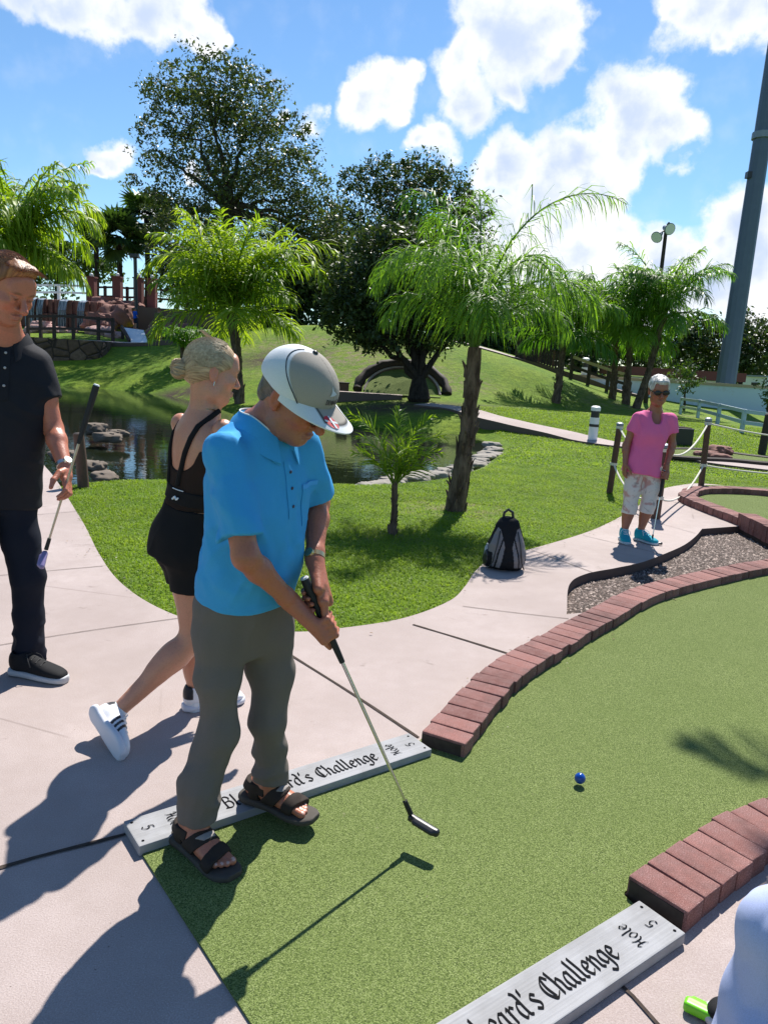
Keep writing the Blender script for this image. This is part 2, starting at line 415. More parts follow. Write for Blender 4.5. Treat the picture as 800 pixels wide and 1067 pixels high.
# ---------------------------------------------------------------- paving
n = NT('concrete'); p = n.pos()
f1 = n.noise(p, 1.3, 6, .6); f2 = n.noise(p, 9, 5, .7); f3 = n.noise(p, 240, 2, .6); f4 = n.voro(p, 160)
cc = n.mix(n.ramp(f1, [(.3, 0), (.7, 1)]), (.36, .295, .275), (.45, .375, .355))
cc = n.mix(n.ramp(f2, [(.4, .35), (.62, 0)]), cc, (.33, .265, .24))
cc = n.mix(n.ramp(f3, [(.36, .5), (.5, 0)]), cc, (.25, .2, .18)); cc = n.mix(n.ramp(f3, [(.56, 0), (.7, .4)]), cc, (.62, .56, .53))
st = n.math('MULTIPLY', n.ramp(n.noise(p, 3.1, 3, .5, 1.2), [(.66, 0), (.72, 1)]), n.ramp(n.noise(p, 25, 4), [(.45, 0), (.6, .5)]))
cc = n.mix(st, cc, (.16, .125, .11))
crk = n.math('MULTIPLY', n.ramp(n.voro(n.pos(), .55, 'DISTANCE_TO_EDGE'), [(.0, 1), (.004, 0)]), n.ramp(n.noise(p, .8, 3), [(.52, 0), (.6, .55)])); cc = n.mix(crk, cc, (.12, .09, .08))
cc = n.mix(n.ramp(n.noise(p, .45, 5, .65, .8), [(.42, .38), (.6, 0)]), cc, (.27, .215, .195))
spk = n.ramp(n.voro(p, 22), [(.045, 1), (.06, 0)]); cc = n.mix(n.math('MULTIPLY', spk, n.ramp(n.noise(p, 2.2, 2), [(.5, 0), (.62, .7)])), cc, (.10, .075, .06))
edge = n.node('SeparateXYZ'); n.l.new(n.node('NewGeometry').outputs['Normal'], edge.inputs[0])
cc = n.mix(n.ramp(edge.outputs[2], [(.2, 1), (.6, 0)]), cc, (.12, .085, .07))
n.principled(cc, .82, n.bump(n.math('ADD', f3, n.math('MULTIPLY', f2, .6)), .35, .004), spec=.25)
CONC = n.mat
def slab(name, poly, z0, z1, mat): 
    m = MB(); m.prism([tuple(q) for q in poly], z0, z1); o = m.build(name, mat); tag(o, kind='structure'); return o
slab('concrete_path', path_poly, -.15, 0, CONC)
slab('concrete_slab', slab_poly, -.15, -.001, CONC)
n = NT('joint'); p = n.pos(); n.principled(n.mix(n.noise(p, 30, 4), (.03, .022, .018), (.09, .07, .058)), .95, spec=.1); JOINT = n.mat
def joint(pts, w, name='paving_joint'):
    q = spline([g(*a)[:2] for a in pts], .08); d = np.gradient(q, axis=0); nn = np.stack([-d[:, 1], d[:, 0]], 1)/np.linalg.norm(d, axis=1)[:, None]
    ww = w*(.8+.4*rng.random(len(q)))[:, None]/2
    vs = np.vstack([np.c_[q+nn*ww, np.full(len(q), .0035)], np.c_[q-nn*ww, np.full(len(q), .0035)]]); k = len(q)
    return vs, [[i, i+1, k+i+1, k+i][::-1] for i in range(k-1)]
jm = MB()
for pts, w_ in [([(-70, 938), (0, 905), (131, 870)], .016), ([(303, 683), (365, 722), (436, 769)], .014), ([(430, 651), (480, 666), (528, 681)], .018),
    ([(-60, 683), (70, 661), (182, 645), (205, 642)], .005), ([(-60, 608), (0, 600), (108, 590)], .006), ([(482, 632), (530, 638), (592, 645)], .006), ([(553, 573), (618, 597)], .006),
    ([(607, 558), (690, 578)], .006), ([(650, 535), (724, 556)], .005), ([(697, 522), (770, 541)], .005), ([(20, 538), (82, 533)], .006), ([(628, 1010), (665, 1045), (720, 1110)], .012)]:
    jm.add(*joint(pts, w_))
tag(jm.build('paving_joint', JOINT), kind='structure')

# pale far path across the lawn
def ribbon(name, pts, wid, mat, dz=.05):
    c = spline([tp(*q)[:2] for q in pts], .3); d = np.gradient(c, axis=0); nn = np.stack([-d[:, 1], d[:, 0]], 1)/np.linalg.norm(d, axis=1)[:, None]
    L = c+nn*wid/2; Rr = c-nn*wid/2; k = len(c)
    zl, zr = terrain(L), terrain(Rr); zl, zr = np.maximum(zl, zr-.05)+dz, np.maximum(zr, zl-.05)+dz
    vs = np.vstack([np.c_[L, zl], np.c_[Rr, zr], np.c_[L, zl-.3], np.c_[Rr, zr-.3]])
    fs = []
    for i in range(k-1):
        fs += [[k+i, k+i+1, i+1, i], [i, i+1, 2*k+i+1, 2*k+i], [3*k+i, 3*k+i+1, k+i+1, k+i]]
    return tag(link(name, np_mesh(name, vs, fs), mat), kind='structure')
ribbon('lawn_path', [(440, 424, 24), (475, 430, 22.8), (520, 441, 20.3), (580, 452, 18.3), (632, 462, 16.7), (690, 467, 16.2), (740, 482, 14.6), (850, 500, 13.6)], .75, CONC)
ribbon('terrace_path', [(-40, 353, 37.5), (60, 352, 37.5), (120, 351, 38), (175, 356, 38), (215, 365, 36.5)], 1.2, CONC)
ribbon('deck_path', [(430, 357, 36), (520, 372, 34), (570, 388, 34), (620, 393, 35), (665, 405, 35)], 1.0, CONC)

# putting greens
n = NT('putting_turf'); p = n.pos()
v1 = n.voro(p, 400, out='Color'); sv = n.node('SeparateColor'); n.l.new(v1, sv.inputs[0])
f1 = n.noise(p, 2.2, 4); f2 = n.noise(p, 210, 3, .7)
tc = n.ramp(sv.outputs[0], [(.0, (.032, .048, .014)), (.35, (.115, .155, .042)), (.7, (.185, .235, .07)), (1, (.29, .335, .14))])
tc = n.mix(n.ramp(f1, [(.3, 0), (.7, .35)]), tc, n.mix(sv.outputs[1], (.06, .095, .022), (.15, .2, .05)))
tc = n.mix(n.ramp(f2, [(.3, .4), (.5, 0)]), tc, (.03, .045, .012))
tc = n.mix(n.ramp(n.noise(p, 33, 2), [(.74, 0), (.78, .5)]), tc, (.2, .2, .11))
n.principled(tc, .9, n.bump(n.math('ADD', sv.outputs[2], f2), .6, .006), spec=.12)
TURF = n.mat
slab('putting_green', turf_poly, -.15, .008, TURF)

# gravel bed with loose stones
n = NT('gravel'); p = n.pos(); vc = n.voro(p, 55, out='Color'); vd = n.voro(p, 55); sv = n.node('SeparateColor'); n.l.new(vc, sv.inputs[0])
gcol = n.ramp(sv.outputs[0], [(0, (.04, .028, .022)), (.4, (.11, .078, .064)), (.75, (.18, .13, .11)), (1, (.36, .29, .26))])
gcol = n.mix(n.ramp(vd, [(.3, 0), (.65, .8)]), gcol, (.03, .022, .018))
n.principled(gcol, .85, n.bump(n.math('SUBTRACT', 1.0, vd), .9, .012), spec=.2); GRAV = n.mat
m = MB(); m.prism([tuple(q) for q in gravel_poly], -.17, -.075); tag(m.build('gravel_bed', GRAV), kind='structure')
bb0, bb1 = gravel_poly.min(0), np.minimum(gravel_poly.max(0), (9, 9))
Pg = rng.random((60000, 2))*(bb1-bb0)+bb0; Pg = Pg[pin(gravel_poly, Pg) & (pdist(gravel_poly, Pg) > .02)][:22000]
base = np.array([[1, 0, 0], [0, 1, 0], [-1, 0, 0], [0, -1, 0], [0, 0, .8], [0, 0, -.5]], float); bf = np.array([[0, 1, 4], [1, 2, 4], [2, 3, 4], [3, 0, 4]])
k = len(Pg); sz = (.004+.011*rng.random(k)**2); an = rng.random(k)*6.28
ca, sa = np.cos(an), np.sin(an); vv = base[None]*sz[:, None, None]*(.6+.8*rng.random((k, 6, 1)))
vx = vv[..., 0]*ca[:, None]-vv[..., 1]*sa[:, None]; vy = vv[..., 0]*sa[:, None]+vv[..., 1]*ca[:, None]
vs = np.stack([vx+Pg[:, :1], vy+Pg[:, 1:], vv[..., 2]-.075], -1).reshape(-1, 3)
fs = (bf[None]+6*np.arange(k)[:, None, None]).reshape(-1, 3)
me = np_mesh('loose_gravel', vs, fs); c0 = rng.random(k)**2.2; cl = np.stack([.05+.40*c0, .036+.32*c0, .030+.28*c0], 1); set_col(me, np.repeat(cl, 6, 0))
n = NT('pebble'); n.principled(n.attr(), .8, spec=.25); tag(link('loose_gravel', me, n.mat), kind='stuff')

# ---------------------------------------------------------------- brick borders
n = NT('paver_brick'); p = n.pos(obj=True); oi = n.node('ObjectInfo').outputs['Random']
f1 = n.noise(p, 260, 3, .7); f2 = n.noise(p, 14, 4)
bc = n.mix(oi, (.14, .050, .042), (.30, .13, .11)); bc = n.mix(n.ramp(f2, [(.35, 0), (.7, .55)]), bc, (.28, .17, .16))
bc = n.mix(n.ramp(f1, [(.38, .7), (.52, 0)]), bc, (.10, .05, .045)); bc = n.mix(n.ramp(f1, [(.6, 0), (.68, .75)]), bc, (.50, .38, .35)); bc = n.mix(n.ramp(n.noise(n.pos(), 3.5, 5, .7), [(.5, 0), (.66, .55)]), bc, (.09, .05, .045))
n.principled(bc, .85, n.bump(f1, .6, .003), spec=.25); BRICK = n.mat
def brick_border(name, line, side, label, n_max=99, L=.2, H=.07, gap=.103, z0=0., taper=0):
    s = np.r_[0, np.cumsum(np.linalg.norm(np.diff(line, axis=0), axis=1))]
    root = empty(name, (*line[0], z0), 0, label, 'brick border', None)
    k = min(n_max, int(s[-1]/gap))
    for i in range(k):
        c = np.array([np.interp((i+.5)*gap, s, line[:, j]) for j in (0, 1)]); a = np.array([np.interp(i*gap, s, line[:, j]) for j in (0, 1)]); b = np.array([np.interp((i+1)*gap, s, line[:, j]) for j in (0, 1)])
        t = nrm(b-a); nn = V(t[1], -t[0])*side
        q = MB(); q.box((0, 0, 0), (.098, L-.004, H+.03)); mb = q.build('brick', BRICK, None, bevel=.007)
        if mb:
            mb.location = (*(c+nn*(L/2+.004*rng.standard_normal())-line[0]), H/2-.015+.0015*rng.standard_normal())
            mb.rotation_euler = (R(.5)*rng.standard_normal(), R(.5)*rng.standard_normal(), math.atan2(t[1], t[0])+R(1.0)*rng.standard_normal())
            mb.parent = root
    bed = MB(); e = [i for i in range(0, len(line), 8) if s[i] < k*gap]
    pl = [line[i] for i in e]; tn = [nrm(line[min(i+4, len(line)-1)]-line[max(i-4, 0)]) for i in e]
    outer = [q+V(t[1], -t[0])*side*.012-line[0] for q, t in zip(pl, tn)]; inner = [q+V(t[1], -t[0])*side*(L-.012)-line[0] for q, t in zip(pl, tn)]
    bed.prism([tuple(q) for q in outer+inner[::-1]], -.12, H-.012); bed.build('mortar_bed', JOINT, root)
    return root
brick_border('brick_border', kerb_outer, 1, 'long curved border of red bricks sweeping along the left side of the big putting green')
brick_border('brick_border', kerb_near, 1, 'short red brick border at the lower right corner beside the end of the name board')
k6a = spline([g(x, y, .07)[:2] for x, y in [(768, 541), (711, 519), (709, 513), (716, 509), (735, 507.5), (770, 508.5), (810, 512), (900, 524)]], .02)
brick_border('brick_border', k6a, 1, 'brick border bent round the left end of the small green behind the gravel', L=.22, H=.09)
k6b = spline([g(x, y, .12)[:2] for x, y in [(768, 536), (800, 551), (860, 578), (960, 612)]], .02)
brick_border('brick_border', k6b, -1, 'straight brick border rising at the right edge between the gravel and the small green', L=.2, H=.14)
slab('putting_green', green6_poly, -.12, .012, TURF)

# ---------------------------------------------------------------- name boards with calligraphic lettering
def cr(pts, k=5):
    if len(pts) < 3: return [np.array(q, float) for q in pts]
    P = np.array(pts, float); P = np.vstack([2*P[0]-P[1], P, 2*P[-1]-P[-2]]); o = []
    for i in range(1, len(P)-2):
        for t in np.linspace(0, 1, k, endpoint=False):
            a, b, c, d = P[i-1:i+3]; o.append(.5*((2*b)+(-a+c)*t+(2*a-5*b+4*c-d)*t*t+(-a+3*b-3*c+d)*t**3))
    return o+[P[-2]]
GL = {'B': (.56, [[(.14, .75), (.12, .4), (.14, 0)], [(.02, .70), (.3, .76), (.45, .6), (.32, .43), (.16, .4)], [(.16, .4), (.4, .41), (.5, .2), (.36, .0), (.02, .03)]]),
 'l': (.25, [[(.08, .82), (.1, .4), (.09, .08), (.2, .0)]]), 'a': (.5, [[(.36, .47), (.2, .5), (.05, .25), (.14, .0), (.36, .14)], [(.36, .5), (.35, .1), (.46, 0)]]),
 'c': (.42, [[(.37, .42), (.22, .5), (.06, .28), (.12, .05), (.24, 0), (.38, .1)]]), 'k': (.45, [[(.08, .82), (.1, .4), (.09, 0)], [(.34, .5), (.12, .24)], [(.16, .28), (.3, .03), (.42, 0)]]),
 'b': (.47, [[(.06, .82), (.1, .4), (.1, .06)], [(.1, .36), (.26, .5), (.4, .28), (.32, .04), (.2, 0), (.08, .07)]]), 'e': (.42, [[(.07, .24), (.35, .33), (.27, .5), (.12, .43), (.06, .2), (.18, 0), (.37, .1)]]),
 'r': (.38, [[(.04, .46), (.12, .5), (.1, 0)], [(.1, .34), (.24, .5), (.36, .43)]]), 'd': (.5, [[(.36, .44), (.2, .5), (.05, .25), (.14, .0), (.36, .14)], [(.26, .84), (.36, .7), (.35, .1), (.46, 0)]]),
 "'": (.18, [[(.1, .82), (.06, .62)]]), 's': (.4, [[(.34, .43), (.2, .5), (.08, .37), (.31, .17), (.22, .0), (.04, .07)]]), ' ': (.3, []),
 'C': (.56, [[(.52, .62), (.36, .76), (.1, .55), (.06, .25), (.26, 0), (.54, .12)], [(.3, .73), (.24, .4), (.3, .06)]]), 'h': (.5, [[(.06, .82), (.1, .4), (.09, 0)], [(.1, .34), (.27, .5), (.37, .34), (.35, .08), (.46, 0)]]),
 'n': (.5, [[(.04, .46), (.11, .5), (.09, 0)], [(.1, .34), (.27, .5), (.37, .34), (.35, .08), (.46, 0)]]), 'g': (.48, [[(.38, .46), (.2, .5), (.05, .28), (.16, .06), (.37, .18)], [(.38, .5), (.37, -.1), (.22, -.26), (.04, -.18)]]),
 'o': (.46, [[(.22, .5), (.06, .3), (.12, .04), (.24, 0), (.4, .2), (.34, .44), (.22, .5)]]), 'H': (.6, [[(.02, .58), (.12, .74), (.2, .55), (.14, .15), (.02, .02)], [(.52, .76), (.42, .5), (.44, .12), (.56, 0)], [(.12, .36), (.46, .4)]]),
 '5': (.46, [[(.42, .73), (.14, .7)], [(.14, .7), (.1, .42), (.3, .45), (.41, .24), (.26, .0), (.05, .06)]]),
 'D': (.6, [[(.14, .74), (.14, 0)], [(.02, .73), (.36, .73), (.54, .4), (.38, .02), (.02, .0)]]), 'E': (.5, [[(.12, .74), (.12, 0)], [(.04, .74), (.46, .72)], [(.12, .38), (.36, .38)], [(.04, 0), (.48, .03)]]),
 'N': (.6, [[(.1, 0), (.12, .74)], [(.12, .74), (.46, .02)], [(.47, .0), (.48, .75)]]), 'M': (.7, [[(.06, 0), (.14, .74)], [(.14, .74), (.33, .12)], [(.33, .12), (.52, .74)], [(.52, .74), (.6, 0)]]),
 'A': (.56, [[(.02, 0), (.26, .75)], [(.26, .75), (.52, 0)], [(.12, .26), (.42, .26)]]), 'R': (.56, [[(.12, .75), (.12, 0)], [(.03, .74), (.36, .74), (.46, .56), (.3, .38), (.14, .38)], [(.26, .38), (.52, 0)]]), 'K': (.55, [[(.12, .75), (.12, 0)], [(.46, .74), (.14, .36)], [(.2, .42), (.52, 0)]])}
def hull(P):
    P = sorted(map(tuple, P)); 
    def half(P):
        h = []
        for p in P:
            while len(h) > 1 and (h[-1][0]-h[-2][0])*(p[1]-h[-2][1])-(h[-1][1]-h[-2][1])*(p[0]-h[-2][0]) <= 0: h.pop()
            h.append(p)
        return h
    a = half(P); b = half(P[::-1]); return a[:-1]+b[:-1]
def lettering(text, nib=.112, thin=.03, ang=38):
    """list of convex 2D polygons in em units, and the run length"""
    a = R(ang); u = V(math.cos(a), math.sin(a))*nib/2; v = V(-math.sin(a), math.cos(a))*thin/2
    nb = [u+v, u-v, -u+v, -u-v]; out = []; x = 0
    for ch in text:
        wd, strokes = GL[ch]
        for st in strokes:
            q = cr(st)
            for i in range(len(q)-1):
                out.append(np.array(hull([q[i]+V(x, 0)+o for o in nb]+[q[i+1]+V(x, 0)+o for o in nb])))
        x += wd+.03
    return out, x
n = NT('grey_plank'); p = n.pos(obj=True)
mp = n.node('Mapping'); n.l.new(n.node('TexCoord').outputs['Object'], mp.inputs['Vector']); mp.inputs['Scale'].default_value = (3, 160, 20)
gr = n.noise(mp.outputs[0], 1, 4, .6); f2 = n.noise(p, 7, 5, .6)
pc = n.mix(n.ramp(gr, [(.3, 0), (.7, 1)]), (.29, .29, .30), (.37, .37, .38)); pc = n.mix(n.ramp(f2, [(.4, .5), (.62, 0)]), pc, (.22, .215, .21))
n.principled(pc, .8, n.bump(gr, .5, .003), spec=.15); PLANK = n.mat
LETTER = simple('letter_paint', (.010, .010, .011), .95, var=.3, spec=.05)
def name_board(A, D, label):
    """A, D: the two ends of the edge away from the reader, at ground level"""
    A = np.array(A[:2]); D = np.array(D[:2]); t = nrm(D-A); L = np.linalg.norm(D-A); dn = V(t[1], -t[0]); W_ = .155; T = .036
    c = (A+D)/2+dn*W_/2; root = empty('name_board', (*c, 0), math.atan2(t[1], t[0]), label, 'name board')
    m = MB(); m.box((0, 0, T/2+.001), (L, W_, T)); m.build('plank', PLANK, root, bevel=.004)
    s = MB(); z = [T+.0015]
    def write(text, x0, y0, size, rot, width=None, cx=.9):
        polys, run = lettering(text, .112 if width else .085, .03 if width else .022); k = width/run if width else size*cx
        for P in polys:
            q = np.c_[P[:, 0]*k, P[:, 1]*size]; c_, s_ = math.cos(rot), math.sin(rot)
            q = np.c_[q[:, 0]*c_-q[:, 1]*s_+x0, q[:, 0]*s_+q[:, 1]*c_+y0]
            s.add([V(a, b, z[0]) for a, b in q], [list(range(len(q)))]); z[0] += .0000025
    write("Blackbeard's Challenge", -L/2+.265*L, -.032, .090, 0, width=.545*L)
    write('Hole', L/2-.125, -.042, .052, R(90)); write('5', L/2-.038, -.014, .05, R(90))
    write('Hole', -L/2+.125, .042, .052, R(-90)); write('5', -L/2+.038, .014, .05, R(-90))
    s.build('lettering', LETTER, root)
    for sx in (-1, 1):
        for sy in (-1, 1): b = MB(); b.ell((sx*(L/2-.02), sy*.055, T+.002), (.005, .005, .0015), nu=8, nv=4); b.build('screw', LETTER, root)
    return root
name_board(g(129, 866, 0), g(425, 772, 0), 'grey name board under the putting man with black Blackbeard\'s Challenge lettering')
nb_t = nrm(g(663, 948, 0)[:2]-g(470, 1067, 0)[:2]); e2 = g(664, 949, 0)[:2]
name_board(e2-nb_t*1.2, e2, 'grey name board at the lower right end of the green, cut by the picture edge')

# leaf bits and chips blown against the edges
k = 170; m_ = []; ii = rng.integers(0, len(kerb_outer)-140, k); q = kerb_outer[ii]+rng.standard_normal((k, 2))*.05+V(.30, -.06)*rng.choice([0, 1], k)[:, None]*.7
ii = rng.integers(0, len(lawn_edge), 150); q = np.vstack([q[:70], lawn_edge[ii]+rng.standard_normal((150, 2))*V(.16, .16)]); k = len(q)
vs = []; fs = []; cc_ = []
for i in range(k):
    l = rng.uniform(.004, .016); a = rng.random()*6.28; w_ = l*rng.uniform(.2, .5); d = V(math.cos(a), math.sin(a)); e = V(-d[1], d[0]); z0 = .012; 
    for s_, t_, h_ in ((-l, 0, 0), (0, -w_, .003), (l, 0, .001), (0, w_, .004)): vs.append(V(*(q[i]+d*s_+e*t_), z0+h_))
    fs.append([4*i, 4*i+1, 4*i+2, 4*i+3]); cc_ += [[(.30, .19, .10), (.12, .07, .04), (.45, .40, .33), (.2, .16, .06)][rng.integers(4)]]*4
me = np_mesh('leaf_litter', np.array(vs), fs); set_col(me, np.array(cc_)); n = NT('litter'); n.principled(n.attr(), .85); tag(link('leaf_litter', me, n.mat), kind='stuff')
# ---------------------------------------------------------------- leaf and bark materials
def leaf_mat(name, ca, cb, trans=.4, rough=.45, tint=(1.25, 1.25, .5), spec=.4):
    n = NT(name); p = n.pos(); a = n.node('SeparateColor'); n.l.new(n.attr(), a.inputs[0])
    c = n.mix(a.outputs[0], ca, cb); c = n.mix(n.ramp(n.noise(p, .9, 3), [(.35, 0), (.65, .35)]), c, [q*.6 for q in ca])
    tc = n.mix(1.0, c, tint, 'MULTIPLY')
    n.leafy(c, trans, rough, spec, tcol=tc); return n.mat
PALM_BRIGHT = leaf_mat('palm_leaf_lime', (.14, .26, .018), (.34, .45, .06), .55, .46, (1.5, 1.45, .45))
PALM_GREEN = leaf_mat('palm_leaf_green', (.06, .16, .02), (.21, .34, .05), .5, .46, (1.5, 1.6, .5))
PALM_DARK = leaf_mat('palm_leaf_dark', (.025, .06, .016), (.075, .14, .03), .3, .4)
OAK_LEAF = leaf_mat('oak_leaf', (.035, .06, .02), (.12, .16, .05), .35, .42, spec=.5)
OAK_DARK = leaf_mat('dark_leaf', (.028, .052, .017), (.085, .13, .042), .3, .45)
SHRUB_LEAF = leaf_mat('shrub_leaf', (.03, .07, .014), (.12, .2, .04), .35, .45)
GRASS_BLADE = leaf_mat('grass_blade', (.12, .235, .012), (.30, .41, .03), .5, .5, (1.35, 1.3, .4), .25)
def bark_mat(name, a, b, sc=(9, 9, 2.2)):
    n = NT(name); p = n.pos(sc); f = n.noise(p, 1.6, 6, .7, .6); q = n.noise(n.pos(), 9, 4)
    c = n.mix(n.ramp(f, [(.35, 0), (.65, 1)]), a, b); c = n.mix(n.ramp(q, [(.5, 0), (.75, .5)]), c, [x*.5 for x in a])
    n.principled(c, .92, n.bump(f, .9, .03), spec=.15); return n.mat
BARK = bark_mat('bark', (.03, .023, .018), (.10, .078, .06))
PALM_BARK = bark_mat('palm_bark', (.055, .036, .025), (.20, .145, .105))
DARK_BARK = bark_mat('dark_bark', (.014, .011, .009), (.05, .04, .032))

def leaves_mesh(C, size, up_bias=.35, asp=.5, shape='leaf', cvar=1.0):
    """folded leaf quads at centres C; size may be an array"""
    k = len(C); size = np.broadcast_to(size, (k,))
    a = rng.standard_normal((k, 3)); a /= np.linalg.norm(a, axis=1)[:, None]
    nrmv = rng.standard_normal((k, 3)); nrmv[:, 2] = np.abs(nrmv[:, 2])+up_bias
    b = np.cross(nrmv, a); b /= np.linalg.norm(b, axis=1)[:, None]+1e-9
    c = np.cross(a, b)
    L = size[:, None]*.5; Wd = L*asp
    vs = np.stack([C-a*L, C+b*Wd+c*L*.12, C+a*L, C-b*Wd+c*L*.12], 1).reshape(-1, 3)
    fs = np.arange(4*k).reshape(k, 4)
    return vs, fs
def col_rand(k, per, base=None):
    r = rng.random(k) if base is None else np.clip(base+.35*(rng.random(k)-.5), 0, 1)
    return np.repeat(np.c_[r, rng.random(k), rng.random(k)], per, 0)
def tube_path(a, b, r0, r1, wig=.06, k=6):
    a = np.asarray(a, float); b = np.asarray(b, float); L = np.linalg.norm(b-a); pts = []; rr = []
    for i in range(k+1):
        t = i/k; off = rng.standard_normal(3)*wig*L*math.sin(math.pi*t)*.6
        pts.append(a+(b-a)*t+off); rr.append(r0+(r1-r0)*t)
    return pts, rr
def tree(name, label, base, fork, blobs, nleaf, lsize, leaf, bark=BARK, tr=.3, group=None, limbs=7, clump=.55, cat='tree', trunk_base=1.5, hollow=.35, asp=.5):
    """base, fork: points; blobs: (x,y,z,r). A crown of leaf clumps with gaps, limbs that reach into it."""
    base = np.asarray(base, float); fork = np.asarray(fork, float)
    root = empty(name, base, 0, label, cat, group); m = MB()
    p, r = tube_path(base-V(0, 0, .2), fork, tr*trunk_base, tr*.75, .03, 7); r[1] = tr*1.15
    m.tube(p, r, 12)
    B = np.array(blobs, float); order = np.argsort(-B[:, 3])[:limbs]
    for i in order:
        e = B[i, :3]-V(0, 0, B[i, 3]*.2); mid = fork+(e-fork)*.5+V(0, 0, .1)*np.linalg.norm(e-fork)*.3
        p1, r1 = tube_path(fork-V(0, 0, tr*.4), mid, tr*.5, tr*.26, .08, 4); p2, r2 = tube_path(p1[-1], e, tr*.26, tr*.07, .12, 5)
        m.tube(p1[:-1]+p2, r1[:-1]+r2, 8)
        for _ in range(4):
            d = nrm(rng.standard_normal(3)+V(0, 0, .3))*B[i, 3]*.85; p3, r3 = tube_path(p2[2+rng.integers(3)], e+d, tr*.11, tr*.025, .1, 4); m.tube(p3, r3, 5)
    o = m.build('trunk', bark, root, smooth=True); o.data.transform(Matrix.Translation(-Vector(base)))
    # clumps on each blob, leaves in each clump
    vol = B[:, 3]**2.3; cnt = np.maximum(1, (vol/vol.sum()*nleaf)).astype(int); C = []; shade = []
    for (x, y, z, rr), k in zip(B, cnt):
        nc = max(4, int(k/26)); d = rng.standard_normal((nc, 3)); d /= np.linalg.norm(d, axis=1)[:, None]
        rad = rr*(hollow+(1-hollow)*rng.random(nc)**.5)*(.8+.4*rng.random(nc)); cc = V(x, y, z)+d*rad[:, None]*V(1, 1, .85)
        ci = rng.integers(0, nc, k); s = rr*.17*clump/.55*(.6+.8*rng.random(nc))
        C.append(cc[ci]+rng.standard_normal((k, 3))*s[ci][:, None]*V(1, 1, .7)); shade.append(rng.random(nc)[ci])
    C = np.vstack(C); shade = np.concatenate(shade)
    vs, fs = leaves_mesh(C, lsize*(.6+.8*rng.random(len(C))), asp=asp)
    me = np_mesh('crown', vs-base, fs); set_col(me, col_rand(len(C), 4, shade)); link('crown', me, leaf, root)
    return root
def blobs_at(lst, Y, depth=.6):
    o = []
    for x, y, r in lst:
        rr = r*Y/FPX*1.02; p = at(x, y, Y+rng.uniform(-1, 1)*rr*depth); o.append((*p, rr))
    return o

# ---------------------------------------------------------------- palms
def frond(p0, az, el, L, droop, nl=46, ll=.3, lw=.022, sag=.9, plum=.5, start=.14):
    """one feather leaf: rachis points, and leaflet strips (verts, faces)"""
    K = 24; pts = [np.asarray(p0, float)]; dirs = []
    for i in range(K):
        s = (i+.5)/K; e = el-droop*s**1.75; d = V(math.cos(az)*math.cos(e), math.sin(az)*math.cos(e), math.sin(e)); dirs.append(d); pts.append(pts[-1]+d*L/K)
    pts = np.array(pts); dirs = np.array(dirs+[dirs[-1]])
    vs = []; side0 = V(-math.sin(az), math.cos(az), 0)
    sv = np.r_[[start+(1-start)*(i+.3*rng.random())/nl for i in range(nl)]]
    F = []; n0 = 0
    for s in sv:
        f = s*K; i = min(int(f), K-1); q = pts[i]+(pts[i+1]-pts[i])*(f-i); t = dirs[i]; u = nrm(np.cross(side0, t))
        prof = (math.sin(math.pi*min(1, (s-start)/(1-start)*.8+.2))**.6)*(.75+.25*(1-s))+.12
        for sg in (-1, 1):
            if rng.random() < .05: continue
            pl = rng.normal(0, plum); d = nrm(side0*sg*math.cos(pl)+u*math.sin(pl)*.8+t*(.45+.6*s)+V(0, 0, .12))
            l = ll*prof*(.8+.4*rng.random()); sg_ = sag*(.7+.6*rng.random()); pp = q.copy(); dd = d.copy()
            wv = nrm(np.cross(d, rng.standard_normal(3)*.5+V(0, 0, 1)))
            ws = (lw*.6, lw, lw*.75, lw*.12)
            for j in range(4):
                vs.append(pp+wv*ws[j]/2); vs.append(pp-wv*ws[j]/2)
                if j < 3: dd = nrm(dd+V(0, 0, -1)*sg_*.42*(j+.6)); pp = pp+dd*l/3
            F += [[n0, n0+2, n0+3, n0+1], [n0+2, n0+4, n0+5, n0+3], [n0+4, n0+6, n0+7, n0+5]]; n0 += 8
    return pts, np.array(vs), np.array(F)
